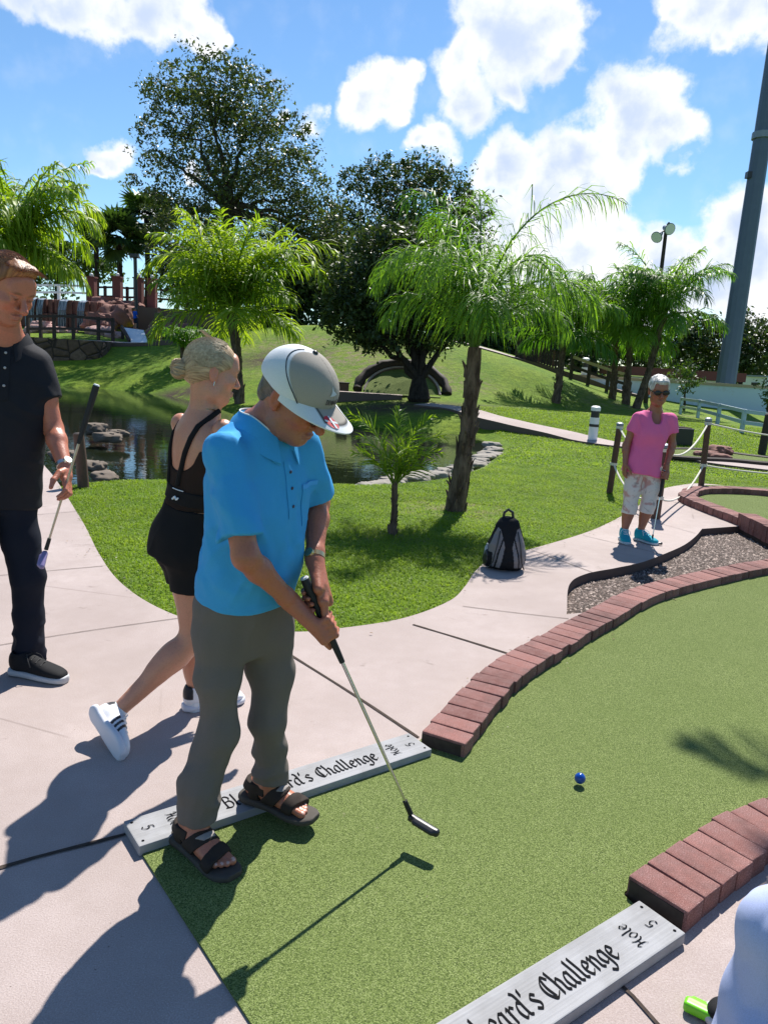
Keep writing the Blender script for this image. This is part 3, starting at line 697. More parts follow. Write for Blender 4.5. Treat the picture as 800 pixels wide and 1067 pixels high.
def palm(name, label, base, top, fronds, leaf, tr=.1, ll=.3, lw=.022, nl=46, sag=.9, group=None, boots=True, tbase=1.6, plum=.5, rr=.012):
    base = np.asarray(base, float); top = np.asarray(top, float); root = empty(name, base, 0, label, 'palm tree', group)
    m = MB(); K = 14; pts = []; rad = []
    for i in range(K+1):
        t = i/K; pts.append(base-V(0, 0, .15)+(top-base+V(0, 0, .15))*t+V(math.sin(t*3)*.06, 0, 0)*np.linalg.norm(top-base)*.35); rad.append(tr*(tbase-(tbase-1)*min(1, t*2.2))*(1+.06*rng.standard_normal()))
    m.tube(pts, rad, 12)
    if boots:
        for _ in range(58):
            t = rng.random()**.9; i = min(int(t*K), K-1); c = pts[i]+(pts[i+1]-pts[i])*(t*K-i); a = rng.random()*6.28; d = V(math.cos(a), math.sin(a), 0); ax = nrm(top-base)
            l = tr*rng.uniform(1.2, 3.4); w_ = tr*rng.uniform(.3, .65); s0 = c+d*rad[i]*.75
            m.tube([s0, s0+ax*l*.5+d*tr*.18, s0+ax*l+d*tr*rng.uniform(.3, 1.0)], [w_, w_*.7, w_*.2], 5)
    o = m.build('trunk', PALM_BARK, root, smooth=True); o.data.transform(Matrix.Translation(-Vector(base)))
    VS = []; FS = []; n0 = 0; CC = []; st = MB()
    for az, el, L, dr in fronds:
        s = frond(top+V(math.cos(az), math.sin(az), 0)*tr*.4, az, el, L, dr, int(nl*(.75+.25*L)) if L < 2 else nl, ll, lw, sag, plum)
        VS.append(s[1]); FS.append(s[2]+n0); n0 += len(s[1]); nlf = len(s[1])//8
        CC.append(np.repeat(np.clip(rng.random()*.7+.45*(rng.random(nlf)-.3), 0, 1), 8))
        st.tube(list(s[0]), list(np.linspace(rr*1.7, rr*.25, len(s[0]))), 5)
    vs = np.vstack(VS); me = np_mesh('crown', vs-base, np.vstack(FS)); c = np.concatenate(CC); set_col(me, np.c_[c, c, c]); cr_ = link('crown', me, leaf, root)
    o = st.build('frond_stems', leaf, root, smooth=True); o.data.transform(Matrix.Translation(-Vector(base))); set_col(o.data, np.tile([[.6, .6, .6]], (len(o.data.vertices), 1)))
    return root
def ring(n, L, el=(.5, 1.25), dr=(1.5, 2.2), a0=0.):
    return [(a0+i*2.39996+rng.normal(0, .15), rng.uniform(*el), L*rng.uniform(.8, 1.12), rng.uniform(*dr)) for i in range(n)]
RGT, LFT, BCK, FRT = 0.0, math.pi, math.pi/2, -math.pi/2
# the tall young palm on the near lawn
pb = tp(472, 531, 8.2)
palm('queen_palm', 'queen palm with a shaggy brown trunk on the near lawn, right of the leafy sapling', pb, at(494, 362, 8.25),
     [(LFT-.35, 1.42, 1.9, 2.6), (LFT+.5, 1.46, 1.85, 2.8), (LFT+.05, 1.38, 1.7, 2.7), (LFT+.9, 1.48, 2.3, 2.2), (BCK+.4, 1.5, 2.5, 2.2), (RGT+.15, 1.5, 2.6, 1.95), (RGT+.5, 1.48, 1.9, 2.5), (RGT-.4, 1.2, 1.8, 2.8), (BCK-.2, 1.45, 2.2, 2.9),
      (FRT+.5, 1.3, 2.0, 3.1), (FRT-.5, 1.35, 2.1, 3.0), (RGT-.1, 1.1, 1.3, 2.6), (LFT+.2, 1.1, 1.35, 2.6), (FRT, 1.1, 1.4, 2.8), (BCK, 1.5, 2.2, 1.2)], PALM_GREEN, tr=.075, ll=.52, lw=.0125, nl=78, sag=1.05, plum=.75, rr=.011)
# far bank palm with lime fronds, one long frond arching to the right
pb = tp(250, 425, 25.2)
palm('queen_palm', 'lime green palm on the far pond bank, one frond arching right above the cap', pb, at(240, 325, 25.3),
     [(RGT+.05, 1.2, 5.6, 2.6), (RGT-.4, 1.15, 4.9, 2.7), (LFT+.3, 1.2, 3.8, 2.5), (LFT-.4, 1.25, 3.6, 2.6)]+ring(22, 3.5, (1.0, 1.52), (.5, 2.3))+ring(12, 2.7, (.0, .7), (1.1, 1.7), 1.), PALM_BRIGHT, tr=.135, ll=1.05, lw=.05, nl=50, sag=.6, plum=.65, rr=.03)
for lab, bx, by, Y, tx, ty, L, k, mt in (('slim palm on the hill lawn, nearest the tree whose trunk forks by the tunnel', 578, 421, 28, 587, 350, 2.4, 13, PALM_GREEN), ('clustered palm with the lowest hanging fronds, left of the lamp pole', 637, 416, 31, 640, 350, 3.0, 14, PALM_GREEN),
      ('thin palm squeezed behind the clustered palm, its trunk close beside', 652, 418, 30, 655, 345, 2.6, 12, PALM_GREEN), ('leaning palm in front of the floodlight pole, fronds spreading right', 661, 428, 29, 690, 330, 2.7, 14, PALM_GREEN)):
    pb = tp(bx, by, Y); palm('queen_palm', lab, pb, at(tx, ty, Y), ring(k+4, L*1.2, (.9, 1.5), (.8, 2.6), a0=bx)+ring(6, L*.85, (.0, .6), (1.1, 1.7), bx), mt, tr=.105, ll=.95, lw=.042, nl=46, sag=.95, group='palms beyond the pond', plum=.6, rr=.025)
pb = tp(2, 400, 24); palm('queen_palm', 'drooping lime palm behind the head of the man in the black polo', pb, at(12, 262, 24), ring(22, 3.6, (.8, 1.5), (.9, 2.6), .4)+ring(8, 2.8, (.0, .6), (1.1, 1.7), .4)+[(RGT, 1.0, 3.6, 2.3), (RGT+.4, 1.1, 3.3, 2.2)], PALM_BRIGHT, tr=.15, ll=1.0, lw=.06, nl=46, sag=1.2, group='palms beyond the pond', plum=.6, rr=.03)
# feathery sapling
pb = tp(408, 558, 6.8)
palm('palm_sapling', 'feathery lime green palm sapling on the near lawn right of the blue polo', pb, at(411, 505, 6.8),
     [(LFT+.1, 1.35, .85, 1.2), (LFT-.5, 1.2, .62, 1.2), (RGT+.3, 1.3, .72, 1.5), (RGT-.4, 1.15, .6, 1.4), (BCK, 1.5, .75, .8), (FRT+.3, 1.3, .55, 1.3), (RGT, 1.45, .75, .9), (LFT, 1.0, .5, 1.1), (RGT+.1, .9, .42, 1.0)], PALM_BRIGHT, tr=.028, ll=.2, lw=.013, nl=40, sag=.22, boots=True, plum=.9, rr=.006)
pb = tp(190, 372, 33); palm('young_palm', 'low young palm beside the stepped terrace wall, left of the pond palm', pb, at(190, 362, 33), ring(12, 1.6, (.7, 1.4), (1.2, 2.2)), PALM_GREEN, tr=.1, ll=.6, lw=.05, nl=30, boots=False, rr=.02)
# tall palm beyond the right edge of the picture; its crown shades the turf
palm('queen_palm', 'tall palm just outside the right edge of the picture', (5.6, 8.2, -.1), (4.8, 8.3, 7.4), [(RGT+a_, .9, 2.3, 1.6) for a_ in (-.9, -.3, .3, .9)]+[(LFT+.35, .55, 2.2, 1.4), (LFT-.05, .45, 2.0, 1.3), (LFT+.7, .7, 2.1, 1.5), (FRT-.3, .5, 1.9, 1.3)], PALM_GREEN, tr=.13, ll=.5, lw=.035, nl=60, rr=.02)

# fan palms far off
def fan_palm(base, top, r, nfan, label):
    root = empty('cabbage_palm', base, 0, label, 'palm tree', 'cabbage palms on the skyline'); m = MB()
    m.tube([base-V(0, 0, .3), (base+top)/2+V(.1, 0, 0), top], [.24, .19, .2], 9); o = m.build('trunk', DARK_BARK, root, smooth=True); o.data.transform(Matrix.Translation(-Vector(base)))
    VS = []; FS = []; n0 = 0
    for i in range(nfan):
        d = nrm(rng.standard_normal(3)+V(0, 0, .35)); s = nrm(np.cross(d, V(0, 0, 1)+rng.standard_normal(3)*.3)); u = np.cross(s, d); hub = top+d*r*.45
        for a in np.linspace(-1.9, 1.9, 17):
            e = nrm(d*math.cos(a)+s*math.sin(a)+V(0, 0, -.28)); l = r*.62*(1-.12*abs(a))*rng.uniform(.85, 1.1); wv = nrm(np.cross(e, u))*.045*r
            tip = hub+e*l+V(0, 0, -.12*l); mid = hub+e*l*.55
            VS += [hub, mid+wv, tip, mid-wv]; FS.append([n0, n0+1, n0+2, n0+3]); n0 += 4
    me = np_mesh('crown', np.array(VS)-base, np.array(FS)); set_col(me, col_rand(len(FS), 4)); link('crown', me, PALM_DARK, root)
for bx, Y, ty, r, lab in ((124, 56, 246, 2.3, 'dark cabbage palm on the skyline, leftmost of the pair between lime palm and big oak'), (153, 58, 226, 2.6, 'taller dark cabbage palm against the left side of the big oak'), (100, 60, 238, 1.7, 'small dark cabbage palm peeping over the lime palm fronds at far left')):
    b = tp(bx, 330, Y); fan_palm(b, at(bx, ty, Y), r, 38, lab)

# ---------------------------------------------------------------- broadleaf trees
Y = 46; tree('oak_tree', 'tallest airy oak on the skyline, its open crown showing sky through', tp(238, 345, Y), at(237, 215, Y),
  blobs_at([(190, 112, 36), (163, 150, 26), (150, 190, 17), (222, 92, 40), (258, 108, 40), (240, 150, 52), (288, 158, 38), (298, 200, 42), (212, 190, 40), (178, 222, 30), (328, 222, 32), (258, 222, 56), (312, 250, 38), (172, 100, 20), (208, 74, 15), (276, 84, 13), (346, 245, 22), (150, 132, 11), (306, 132, 16), (200, 250, 40), (240, 68, 10)], Y), 36000, .21, OAK_LEAF, tr=.42, limbs=14, clump=.42, hollow=.5)
Y = 54; tree('oak_tree', 'broad dark oak behind the queen palm, lower than the airy oak', tp(425, 350, Y), at(430, 280, Y),
  blobs_at([(372, 190, 20), (400, 186, 24), (432, 182, 26), (462, 196, 26), (490, 212, 20), (504, 226, 10), (440, 228, 46), (390, 232, 42), (478, 252, 34), (350, 245, 28), (420, 275, 56), (360, 290, 36)], Y), 30000, .25, OAK_DARK, tr=.4, limbs=9, clump=.45)
Y = 25; tree('oak_tree', 'dense dark tree with a thick forked trunk in front of the little tunnel', tp(437, 418, Y), at(436, 392, Y),
  blobs_at([(402, 262, 34), (372, 300, 38), (362, 330, 26), (410, 318, 44), (440, 290, 44), (472, 302, 34), (446, 338, 36), (482, 335, 24), (398, 345, 26), (430, 255, 28), (380, 345, 22), (468, 345, 20)], Y), 26000, .17, OAK_DARK, DARK_BARK, tr=.27, limbs=10, clump=.6, trunk_base=1.7)
for cx, Y, lst, lab, k, mt in (
   (725, 62, [(712, 350, 26), (735, 345, 22), (700, 365, 24), (725, 370, 30)], 'round dark tree left of the steel pole behind the white wall', 5200, OAK_DARK), (775, 60, [(770, 352, 24), (790, 345, 24), (800, 365, 30), (765, 375, 26), (830, 350, 30)], 'round dark tree right of the steel pole behind the white wall', 6000, OAK_DARK),
   (560, 50, [(540, 330, 34), (575, 322, 30), (560, 355, 34), (520, 345, 30)], 'dark bushy tree behind the slatted deck rail', 6000, OAK_DARK), (620, 52, [(610, 340, 32), (640, 345, 28), (600, 365, 28), (655, 360, 26), (680, 372, 20)], 'dark bushy tree behind the clustered palm and the lamp pole', 6000, OAK_DARK),
   (310, 47, [(300, 292, 34), (332, 290, 34), (348, 312, 28), (280, 312, 28), (320, 322, 28), (338, 262, 26)], 'dark bush at the top of the hill under the airy oak', 9000, OAK_DARK), (195, 58, [(190, 270, 26), (205, 290, 26), (175, 290, 24), (215, 310, 24)], 'dark leafy tree between the cabbage palms and the lime palm', 5000, OAK_DARK),
   (60, 62, [(40, 262, 24), (70, 268, 22), (95, 272, 20), (55, 285, 20), (20, 280, 26), (110, 285, 16)], 'mid green thicket behind the white rail above the waterfall', 6000, SHRUB_LEAF), (-60, 50, [(-40, 250, 50), (-80, 240, 60), (-20, 290, 40)], 'leafy tree beyond the left picture edge', 4000, OAK_LEAF), (880, 55, [(880, 340, 50), (920, 320, 60), (860, 370, 40)], 'leafy tree beyond the right picture edge', 4000, OAK_DARK),
   (480, 48, [(500, 345, 24), (520, 365, 18), (475, 350, 26)], 'low dark bush on the ridge right of the forked tree', 4000, OAK_DARK)):
    x, y, r = lst[0]; b = tp(cx, 385, Y); tree('bushy_tree', lab, b, at(cx, y+r*.6, Y), blobs_at(lst, Y), k, .36, mt, tr=.18, limbs=4, group='background trees', clump=.65)
# far woods: one mass along the horizon
C = []
for x in np.arange(-190, 190, 3.2):
    Yw = 92+rng.uniform(-10, 10); hh = rng.uniform(3.4, 6.2) if x > -10 else rng.uniform(4.5, 8)
    d = rng.standard_normal((420, 3)); d /= np.linalg.norm(d, axis=1)[:, None]; C.append(V(x, Yw, hh*.45)+d*V(3.4, 3, hh*.6)*(.6+.4*rng.random((420, 1)))+rng.standard_normal((420, 3))*.25)
C = np.vstack(C); vs, fs = leaves_mesh(C, .5+.4*rng.random(len(C)), asp=.7); me = np_mesh('far_woods', vs, fs); set_col(me, col_rand(len(C), 4)); tag(link('far_woods', me, OAK_DARK), kind='stuff')
# small trees by the white wall
for bx, by, Y, lst, lab in ((713, 424, 33, [(716, 385, 11), (706, 392, 9), (724, 398, 9), (714, 402, 9)], 'thin young tree against the white wall, right of the woman in pink'), (800, 432, 30, [(800, 415, 10), (806, 400, 12), (812, 418, 12)], 'small shrub against the white wall at the right picture edge')):
    tree('young_tree', lab, tp(bx, by, Y), at(bx, by-14, Y), blobs_at(lst, Y), 700, .14, SHRUB_LEAF, tr=.05, limbs=4, clump=.9)
# needle branch reaching in from the left edge
root = empty('needle_tree', (-8.2, 11.5, -.1), 0, 'spiky dark green tree whose branch tips reach in at the upper left edge', 'tree'); m = MB(); b0 = V(-8.2, 11.5, -.1)
m.tube([V(0, 0, -.1), V(.05, 0, 2.5), V(0, .1, 6.4)], [.16, .11, .03], 8); VS = []; FS = []; n0 = 0
for i in range(34):
    z = rng.uniform(2.6, 6.3); a = rng.uniform(-.5, .5) if i < 15 else rng.random()*6.28; L = (6.9-z)*.38+.9
    if i < 15: L = 1.9+rng.uniform(-.2, .25) - .0*z
    d = V(math.cos(a), math.sin(a)*.6, .18); P = [V(.03, 0, z)+d*L*t+V(0, 0, -.35*t*t*L*.4) for t in np.linspace(0, 1, 12)]; m.tube(P, list(np.linspace(.02, .004, 12)), 4)
    for t in np.linspace(.25, 1, 60):
        j = min(int(t*11), 10); q = P[j]+(P[j+1]-P[j])*(t*11-j); e = nrm(nrm(P[j+1]-P[j])*.9+rng.standard_normal(3)*.6); l = rng.uniform(.09, .17); wv = nrm(np.cross(e, rng.standard_normal(3)))*.006
        VS += [q-wv, q+wv, q+e*l+wv*.3, q+e*l-wv*.3]; FS.append([n0, n0+1, n0+2, n0+3]); n0 += 4
m.build('trunk', DARK_BARK, root, smooth=True); me = np_mesh('crown', np.array(VS), np.array(FS)); set_col(me, col_rand(len(FS), 4)); link('crown', me, PALM_GREEN, root)

# ---------------------------------------------------------------- grass
def grass(name, poly, dens, hgt, wid, rej, fade=None, nmax=400000):
    poly = np.asarray(poly); b0, b1 = poly.min(0), poly.max(0); k = min(int(dens*np.prod(b1-b0)), nmax*3); P = rng.random((k, 2))*(b1-b0)+b0
    P = P[pin(poly, P)]; P = P[rej(P)][:nmax]; k = len(P); z = terrain(P)
    cl = .5+.5*np.sin(P[:, 0]*7.1+1.3*np.sin(P[:, 1]*5.3))*np.sin(P[:, 1]*6.3+1.7*np.sin(P[:, 0]*4.1))
    a = rng.random(k)*6.283; tilt = .25+.75*rng.random(k); h = hgt*(.55+.6*rng.random(k))*(.75+.5*cl)
    d = np.c_[np.cos(a)*tilt, np.sin(a)*tilt, np.ones(k)]; d /= np.linalg.norm(d, axis=1)[:, None]
    sd = np.c_[-np.sin(a), np.cos(a), np.zeros(k)]*wid/2; B = np.c_[P, z-.004]; M_ = B+d*(h*.6)[:, None]; T = B+(d+np.c_[np.cos(a)*.5, np.sin(a)*.5, -.35*np.ones(k)])*h[:, None]
    vs = np.stack([B-sd, B+sd, M_+sd*.8, T, M_-sd*.8], 1).reshape(-1, 3); i0 = 5*np.arange(k)
    fs = np.concatenate([np.stack([i0, i0+1, i0+2, i0+4], 1), np.stack([i0+4, i0+2, i0+3, i0+3], 1)])
    # two faces per blade: a quad and a tip triangle
    me = bpy.data.meshes.new(name); q = np.stack([i0, i0+1, i0+2, i0+4], 1).ravel(); t = np.stack([i0+4, i0+2, i0+3], 1).ravel()
    me.vertices.add(len(vs)); me.vertices.foreach_set('co', vs.astype(np.float32).ravel()); me.loops.add(7*k); me.loops.foreach_set('vertex_index', np.r_[q, t].astype(np.int32))
    me.polygons.add(2*k); me.polygons.foreach_set('loop_start', np.r_[np.arange(0, 4*k, 4), 4*k+np.arange(0, 3*k, 3)].astype(np.int32)); me.update(calc_edges=True)
    v = np.clip(.25+.5*cl+.35*(rng.random(k)-.5), 0, 1); set_col(me, np.repeat(np.c_[v, v, v], 5, 0))
    return tag(link(name, me, GRASS_BLADE), kind='stuff')
def clear(P, m=.0):
    ok = np.ones(len(P), bool)
    el_ = pdist(lawn_edge, P, False)
    for h in hard+[green6_poly]: ok &= ~(pin(h, P) & (el_ > .004+.022*rng.random(len(P))))
    ok &= sdp(pond, P) > .28
    bare = (np.hypot((P[:, 0]-.76)/1.3, P[:, 1]-8.15) < .55) & (rng.random(len(P)) < .75)
    return ok & ~bare
near_poly = np.array([(-7, 5.5), (-4, 3.2), (0, 3.2), (3, 5), (4.5, 8), (6.5, 8.5), (6.5, 12.5), (-9, 12.5)])
grass('near_grass', near_poly, 5200, .042, .0062, clear, nmax=330000)
far_poly = np.array([(-10, 12.5), (6.5, 12.5), (6.5, 8.5), (11, 8.5), (15, 19), (12, 24), (2, 24), (2, 18), (-10, 14)])
grass('far_grass', far_poly, 900, .05, .016, clear, nmax=170000)
# ---------------------------------------------------------------- smooth bodies: signed distance shapes -> one continuous mesh
def _hash(ix, iy, iz, s):
    h = (ix*374761393+iy*668265263+iz*2147483647+s*974711) & 0x7fffffff
    h = ((h ^ (h >> 13))*1274126177) & 0x7fffffff
    return ((h ^ (h >> 16)) & 0xffff)/65535.0
def vnoise(P, seed=0):
    P = np.asarray(P, float); i = np.floor(P).astype(np.int64); f = P-i; f = f*f*(3-2*f); o = 0
    for dx in (0, 1):
        for dy in (0, 1):
            for dz in (0, 1):
                w_ = (f[:, 0] if dx else 1-f[:, 0])*(f[:, 1] if dy else 1-f[:, 1])*(f[:, 2] if dz else 1-f[:, 2])
                o = o+w_*_hash(i[:, 0]+dx, i[:, 1]+dy, i[:, 2]+dz, seed)
    return o*2-1
def fbm(P, seed=0, n=3):
    return sum(vnoise(np.asarray(P)*2**k, seed+k)*.5**k for k in range(n))
def frame(x=None, y=None, z=None):
    """orthonormal columns (x,y,z) from two given axes"""
    if z is not None and y is not None: z = nrm(z); y = nrm(np.asarray(y)-z*np.dot(y, z)); return np.stack([np.cross(y, z), y, z], 1)
    if z is not None and x is not None: z = nrm(z); x = nrm(np.asarray(x)-z*np.dot(x, z)); return np.stack([x, np.cross(z, x), z], 1)
class S:
    """one primitive: f(P)->distance, a bounding box and how it joins"""
    def __init__(s, f, lo, hi, k=.01, op='u'): s.f, s.lo, s.hi, s.k, s.op = f, np.asarray(lo, float), np.asarray(hi, float), k, op
def cone(a, b, ra, rb, k=.012, op='u'):
    a = np.asarray(a, float); b = np.asarray(b, float); ab = b-a; L2 = ab@ab+1e-12
    def f(P):
        t = np.clip(((P-a)@ab)/L2, 0, 1); return np.linalg.norm(P-a-t[:, None]*ab, axis=1)-(ra+(rb-ra)*t)
    r = max(ra, rb); return S(f, np.minimum(a, b)-r, np.maximum(a, b)+r, k, op)
def ball(c, r, k=.012, op='u'): return cone(c, np.asarray(c, float)+1e-6, r, r, k, op)
def elli(c, r, M=None, k=.012, op='u'):
    c = np.asarray(c, float); r = np.asarray(r, float); M = np.eye(3) if M is None else np.asarray(M)
    def f(P):
        q = (P-c)@M; a = np.linalg.norm(q/r, axis=1); b = np.linalg.norm(q/(r*r), axis=1)+1e-9; return a*(a-1)/b
    R_ = np.sqrt(((M*r[None])**2).sum(1)); return S(f, c-R_, c+R_, k, op)
def rbox(c, h, M=None, r=.01, k=.01, op='u'):
    c = np.asarray(c, float); h = np.asarray(h, float); M = np.eye(3) if M is None else np.asarray(M)
    def f(P):
        q = np.abs((P-c)@M)-(h-r); return np.linalg.norm(np.maximum(q, 0), axis=1)+np.minimum(q.max(1), 0)-r
    R_ = (np.abs(M)*h[None]).sum(1); return S(f, c-R_, c+R_, k, op)
def chain(pts, rad, k=.012):
    return [cone(pts[i], pts[i+1], rad[i], rad[i+1], k) for i in range(len(pts)-1)]
def loft(O, A, F, st, k=.012, op='u', grow=0., n=2.0, round_=.01):
    """cross-sections along axis A from O: stations (t, side offset, front offset, half width, half depth)"""
    M = frame(y=F, z=A); O = np.asarray(O, float); st = np.array(st, float); T = st[:, 0]
    tt = np.linspace(T[0], T[-1], 120); m = np.gradient(st[:, 1:], T, axis=0)
    tab = []
    for c in range(4):
        i = np.clip(np.searchsorted(T, tt)-1, 0, len(T)-2); h = T[i+1]-T[i]; u = (tt-T[i])/h
        tab.append((2*u**3-3*u**2+1)*st[i, c+1]+(u**3-2*u**2+u)*h*m[i, c]+(-2*u**3+3*u**2)*st[i+1, c+1]+(u**3-u**2)*h*m[i+1, c])
    def f(P):
        q = (P-O)@M; t = q[:, 2]; cx, cy, a, b = [np.interp(t, tt, w_) for w_ in tab]; a = a+grow; b = b+grow
        x = (q[:, 0]-cx)/a; y = (q[:, 1]-cy)/b
        k0 = (np.abs(x)**n+np.abs(y)**n)**(1/n); k1 = np.sqrt((x/a)**2+(y/b)**2)+1e-9
        d = np.where(k0 > .35, k0*(k0-1)/np.maximum(k1, 1e-6)*1.0, -np.minimum(a, b)*.6)
        e = np.maximum(T[0]-t, t-T[-1]); D = np.stack([d, e], 1)+round_
        return np.linalg.norm(np.maximum(D, 0), axis=1)+np.minimum(D.max(1), 0)-round_
    ex = np.max(st[:, 3:])+grow+np.abs(st[:, 1:3]).max(); e = O+np.asarray(A)/np.linalg.norm(A)*T[-1]; s0 = O+np.asarray(A)/np.linalg.norm(A)*T[0]
    return S(f, np.minimum(s0, e)-ex, np.maximum(s0, e)+ex, k, op)
def cutplane(p, nrm_, k=.003, lo=None, hi=None):
    """removes what lies on the side nrm_ points to, inside an optional box"""
    p = np.asarray(p, float); v = nrm(nrm_)
    f = lambda P: -((P-p)@v)
    return S(f, V(-9, -9, -9) if lo is None else lo, V(9, 9, 9) if hi is None else hi, k, 's')
def clip(prims, planes, k=.012, ks=.02):
    """smooth union of prims, ended cleanly at planes (point, outward normal)"""
    pl = [(np.asarray(p, float), nrm(v)) for p, v in planes]
    def f(P):
        d = prims[0].f(P)
        for q in prims[1:]:
            e = q.f(P); h_ = np.maximum(ks-np.abs(d-e), 0)/ks; d = np.minimum(d, e)-h_*h_*ks*.25
        for p, v in pl: d = np.maximum(d, (P-p)@v)
        return d
    return S(f, np.min([q.lo for q in prims], 0), np.max([q.hi for q in prims], 0), k, 'u')
def grown(prims, d):
    return [S((lambda P, f=q.f: f(P)-d), q.lo-d, q.hi+d, q.k, q.op) for q in prims if q.op == 'u']
def creases(P, d, freq, amp, seed=0, stretch=.3):
    """sharp ridges of gathered cloth running along d"""
    d = nrm(d); q = P-(P@d)[:, None]*d*(1-stretch); q = q+.02*np.stack([vnoise(P*11, seed+20), vnoise(P*11, seed+21), vnoise(P*11, seed+22)], 1)
    n_ = 1-2*np.abs(vnoise(q*freq, seed)); return amp*(np.clip(n_, -.3, 1)**1)*-1.0
def sdf_mesh(name, prims, h=.004, warp=None, pad=.02, mats=None, parent=None, col=None, origin=None, smooth_it=1):
    us = [p for p in prims if p.op == 'u']; lo = np.min([p.lo for p in us], 0)-pad; hi = np.max([p.hi for p in us], 0)+pad
    n = np.ceil((hi-lo)/h).astype(int)+1; D = np.full(n, .06, np.float32); ax = [lo[i]+h*np.arange(n[i]) for i in range(3)]
    for p in prims:
        mg = max(.03, p.k*2.5); i0 = np.clip(np.floor((p.lo-mg-lo)/h).astype(int), 0, n); i1 = np.clip(np.ceil((p.hi+mg-lo)/h).astype(int)+1, 0, n)
        if np.any(i1 <= i0): continue
        sl = tuple(slice(a, b) for a, b in zip(i0, i1)); X, Y, Z = np.meshgrid(ax[0][sl[0]], ax[1][sl[1]], ax[2][sl[2]], indexing='ij')
        P = np.stack([X.ravel(), Y.ravel(), Z.ravel()], 1); d = p.f(P).reshape(X.shape).astype(np.float32); B = D[sl]; k = p.k
        if p.op == 'u':
            hh = np.maximum(k-np.abs(B-d), 0)/k; D[sl] = np.minimum(B, d)-hh*hh*k*.25
        elif p.op == 's':
            d = -d; hh = np.maximum(k-np.abs(B-d), 0)/k; D[sl] = np.maximum(B, d)+hh*hh*k*.25
    if warp is not None:
        m = np.abs(D) < .03; I = np.argwhere(m); P = lo+I*h; D[m] += warp(P).astype(np.float32)
    ins = D < 0
    ins[0] = ins[-1] = False; ins[:, 0] = ins[:, -1] = False; ins[:, :, 0] = ins[:, :, -1] = False
    c = [ins[a:n[0]-1+a, b:n[1]-1+b, e:n[2]-1+e] for a in (0, 1) for b in (0, 1) for e in (0, 1)]
    s = sum(x.astype(np.int8) for x in c); act = (s > 0) & (s < 8); cells = np.argwhere(act); vid = np.full(act.shape, -1, np.int32); vid[act] = np.arange(len(cells))
    acc = np.zeros((len(cells), 3)); cnt = np.zeros(len(cells)); cor = [(a, b, e) for a in (0, 1) for b in (0, 1) for e in (0, 1)]
    dv = [D[cells[:, 0]+a, cells[:, 1]+b, cells[:, 2]+e] for a, b, e in cor]; dv = [np.where(ins[cells[:, 0]+a, cells[:, 1]+b, cells[:, 2]+e], np.minimum(v, -1e-6), np.maximum(v, 1e-6)) for v, (a, b, e) in zip(dv, cor)]
    for i in range(8):
        for j in range(i+1, 8):
            A = np.array(cor[i]); B = np.array(cor[j])
            if np.abs(A-B).sum() != 1: continue
            x = (dv[i] < 0) != (dv[j] < 0); t = np.where(x, dv[i]/(dv[i]-dv[j]+1e-20), 0)
            acc[x] += (A+(B-A)*t[:, None])[x]; cnt[x] += 1
    vs = lo+(cells+acc/cnt[:, None])*h; F = []
    for a in range(3):
        b, e = (a+1) % 3, (a+2) % 3; s0 = [slice(1, -1)]*3; s0[a] = slice(0, -1); s1 = list(s0); s1[a] = slice(1, None)
        u, v = ins[tuple(s0)], ins[tuple(s1)]; E = np.argwhere(u != v); off = np.array([1, 1, 1]); off[a] = 0; E = E+off
        sg = ins[E[:, 0], E[:, 1], E[:, 2]]
        q = []
        for db, de in ((1, 1), (0, 1), (0, 0), (1, 0)):
            I = E.copy(); I[:, b] -= db; I[:, e] -= de; q.append(vid[I[:, 0], I[:, 1], I[:, 2]])
        Q = np.stack(q, 1); Q[~sg] = Q[~sg][:, ::-1]; F.append(Q)
    F = np.vstack(F)
    for _ in range(smooth_it):
        sm = np.zeros_like(vs); ct = np.zeros(len(vs))
        for i in range(4):
            for w_ in (1, 3):
                np.add.at(sm, F[:, i], vs[F[:, (i+w_) % 4]]); np.add.at(ct, F[:, i], 1)
        vs = vs*.5+.5*sm/np.maximum(ct, 1)[:, None]
    me = np_mesh(name, vs, F, True)
    if col is not None: set_col(me, col(vs))
    o = link(name, me, mats)
    if origin is not None: rebase(o, origin)
    if parent is not None:
        o.parent = parent
        if origin is None: o.data.transform(Matrix.Translation(-parent.location)) if parent.rotation_euler.z == 0 else o.data.transform(parent.matrix_basis.inverted())
    return o
def folds(P, d, freq, amp, seed=0, stretch=.25):
    """cloth folds that run along direction d"""
    d = nrm(d); q = P-(P@d)[:, None]*d*(1-stretch); n_ = vnoise(q*freq, seed)+.5*vnoise(q*freq*2.1, seed+5); return amp*n_
# ---------------------------------------------------------------- materials of built things
WOOD = simple('brown_wood', (.085, .04, .026), .7, var=.45, scale=18, bump=.3)
DWOOD = simple('dark_wood', (.035, .022, .017), .75, var=.4, scale=18, bump=.3)
ROPE = simple('rope', (.62, .58, .5), .85, var=.15, scale=90, bump=.4)
WHITE = simple('white_paint', (.70, .72, .73), .45, var=.08, scale=6)
BLUEW = simple('pale_blue_paint', (.36, .46, .52), .5, var=.1, scale=6)
BLACK = simple('black_plastic', (.015, .015, .017), .4, var=.2)
GREYM = simple('grey_metal', (.20, .23, .28), .5, .4, var=.14, scale=2.5)
MAST = simple('mast_steel', (.085, .115, .175), .55, .3, var=.14, scale=2.5)
STEEL = simple('chrome_steel', (.62, .62, .64), .18, 1.0, var=.03)
REDBR = simple('red_brick', (.14, .04, .034), .8, var=.3, scale=20, bump=.4)
TAN = simple('tan_cap', (.40, .31, .2), .8, var=.15)
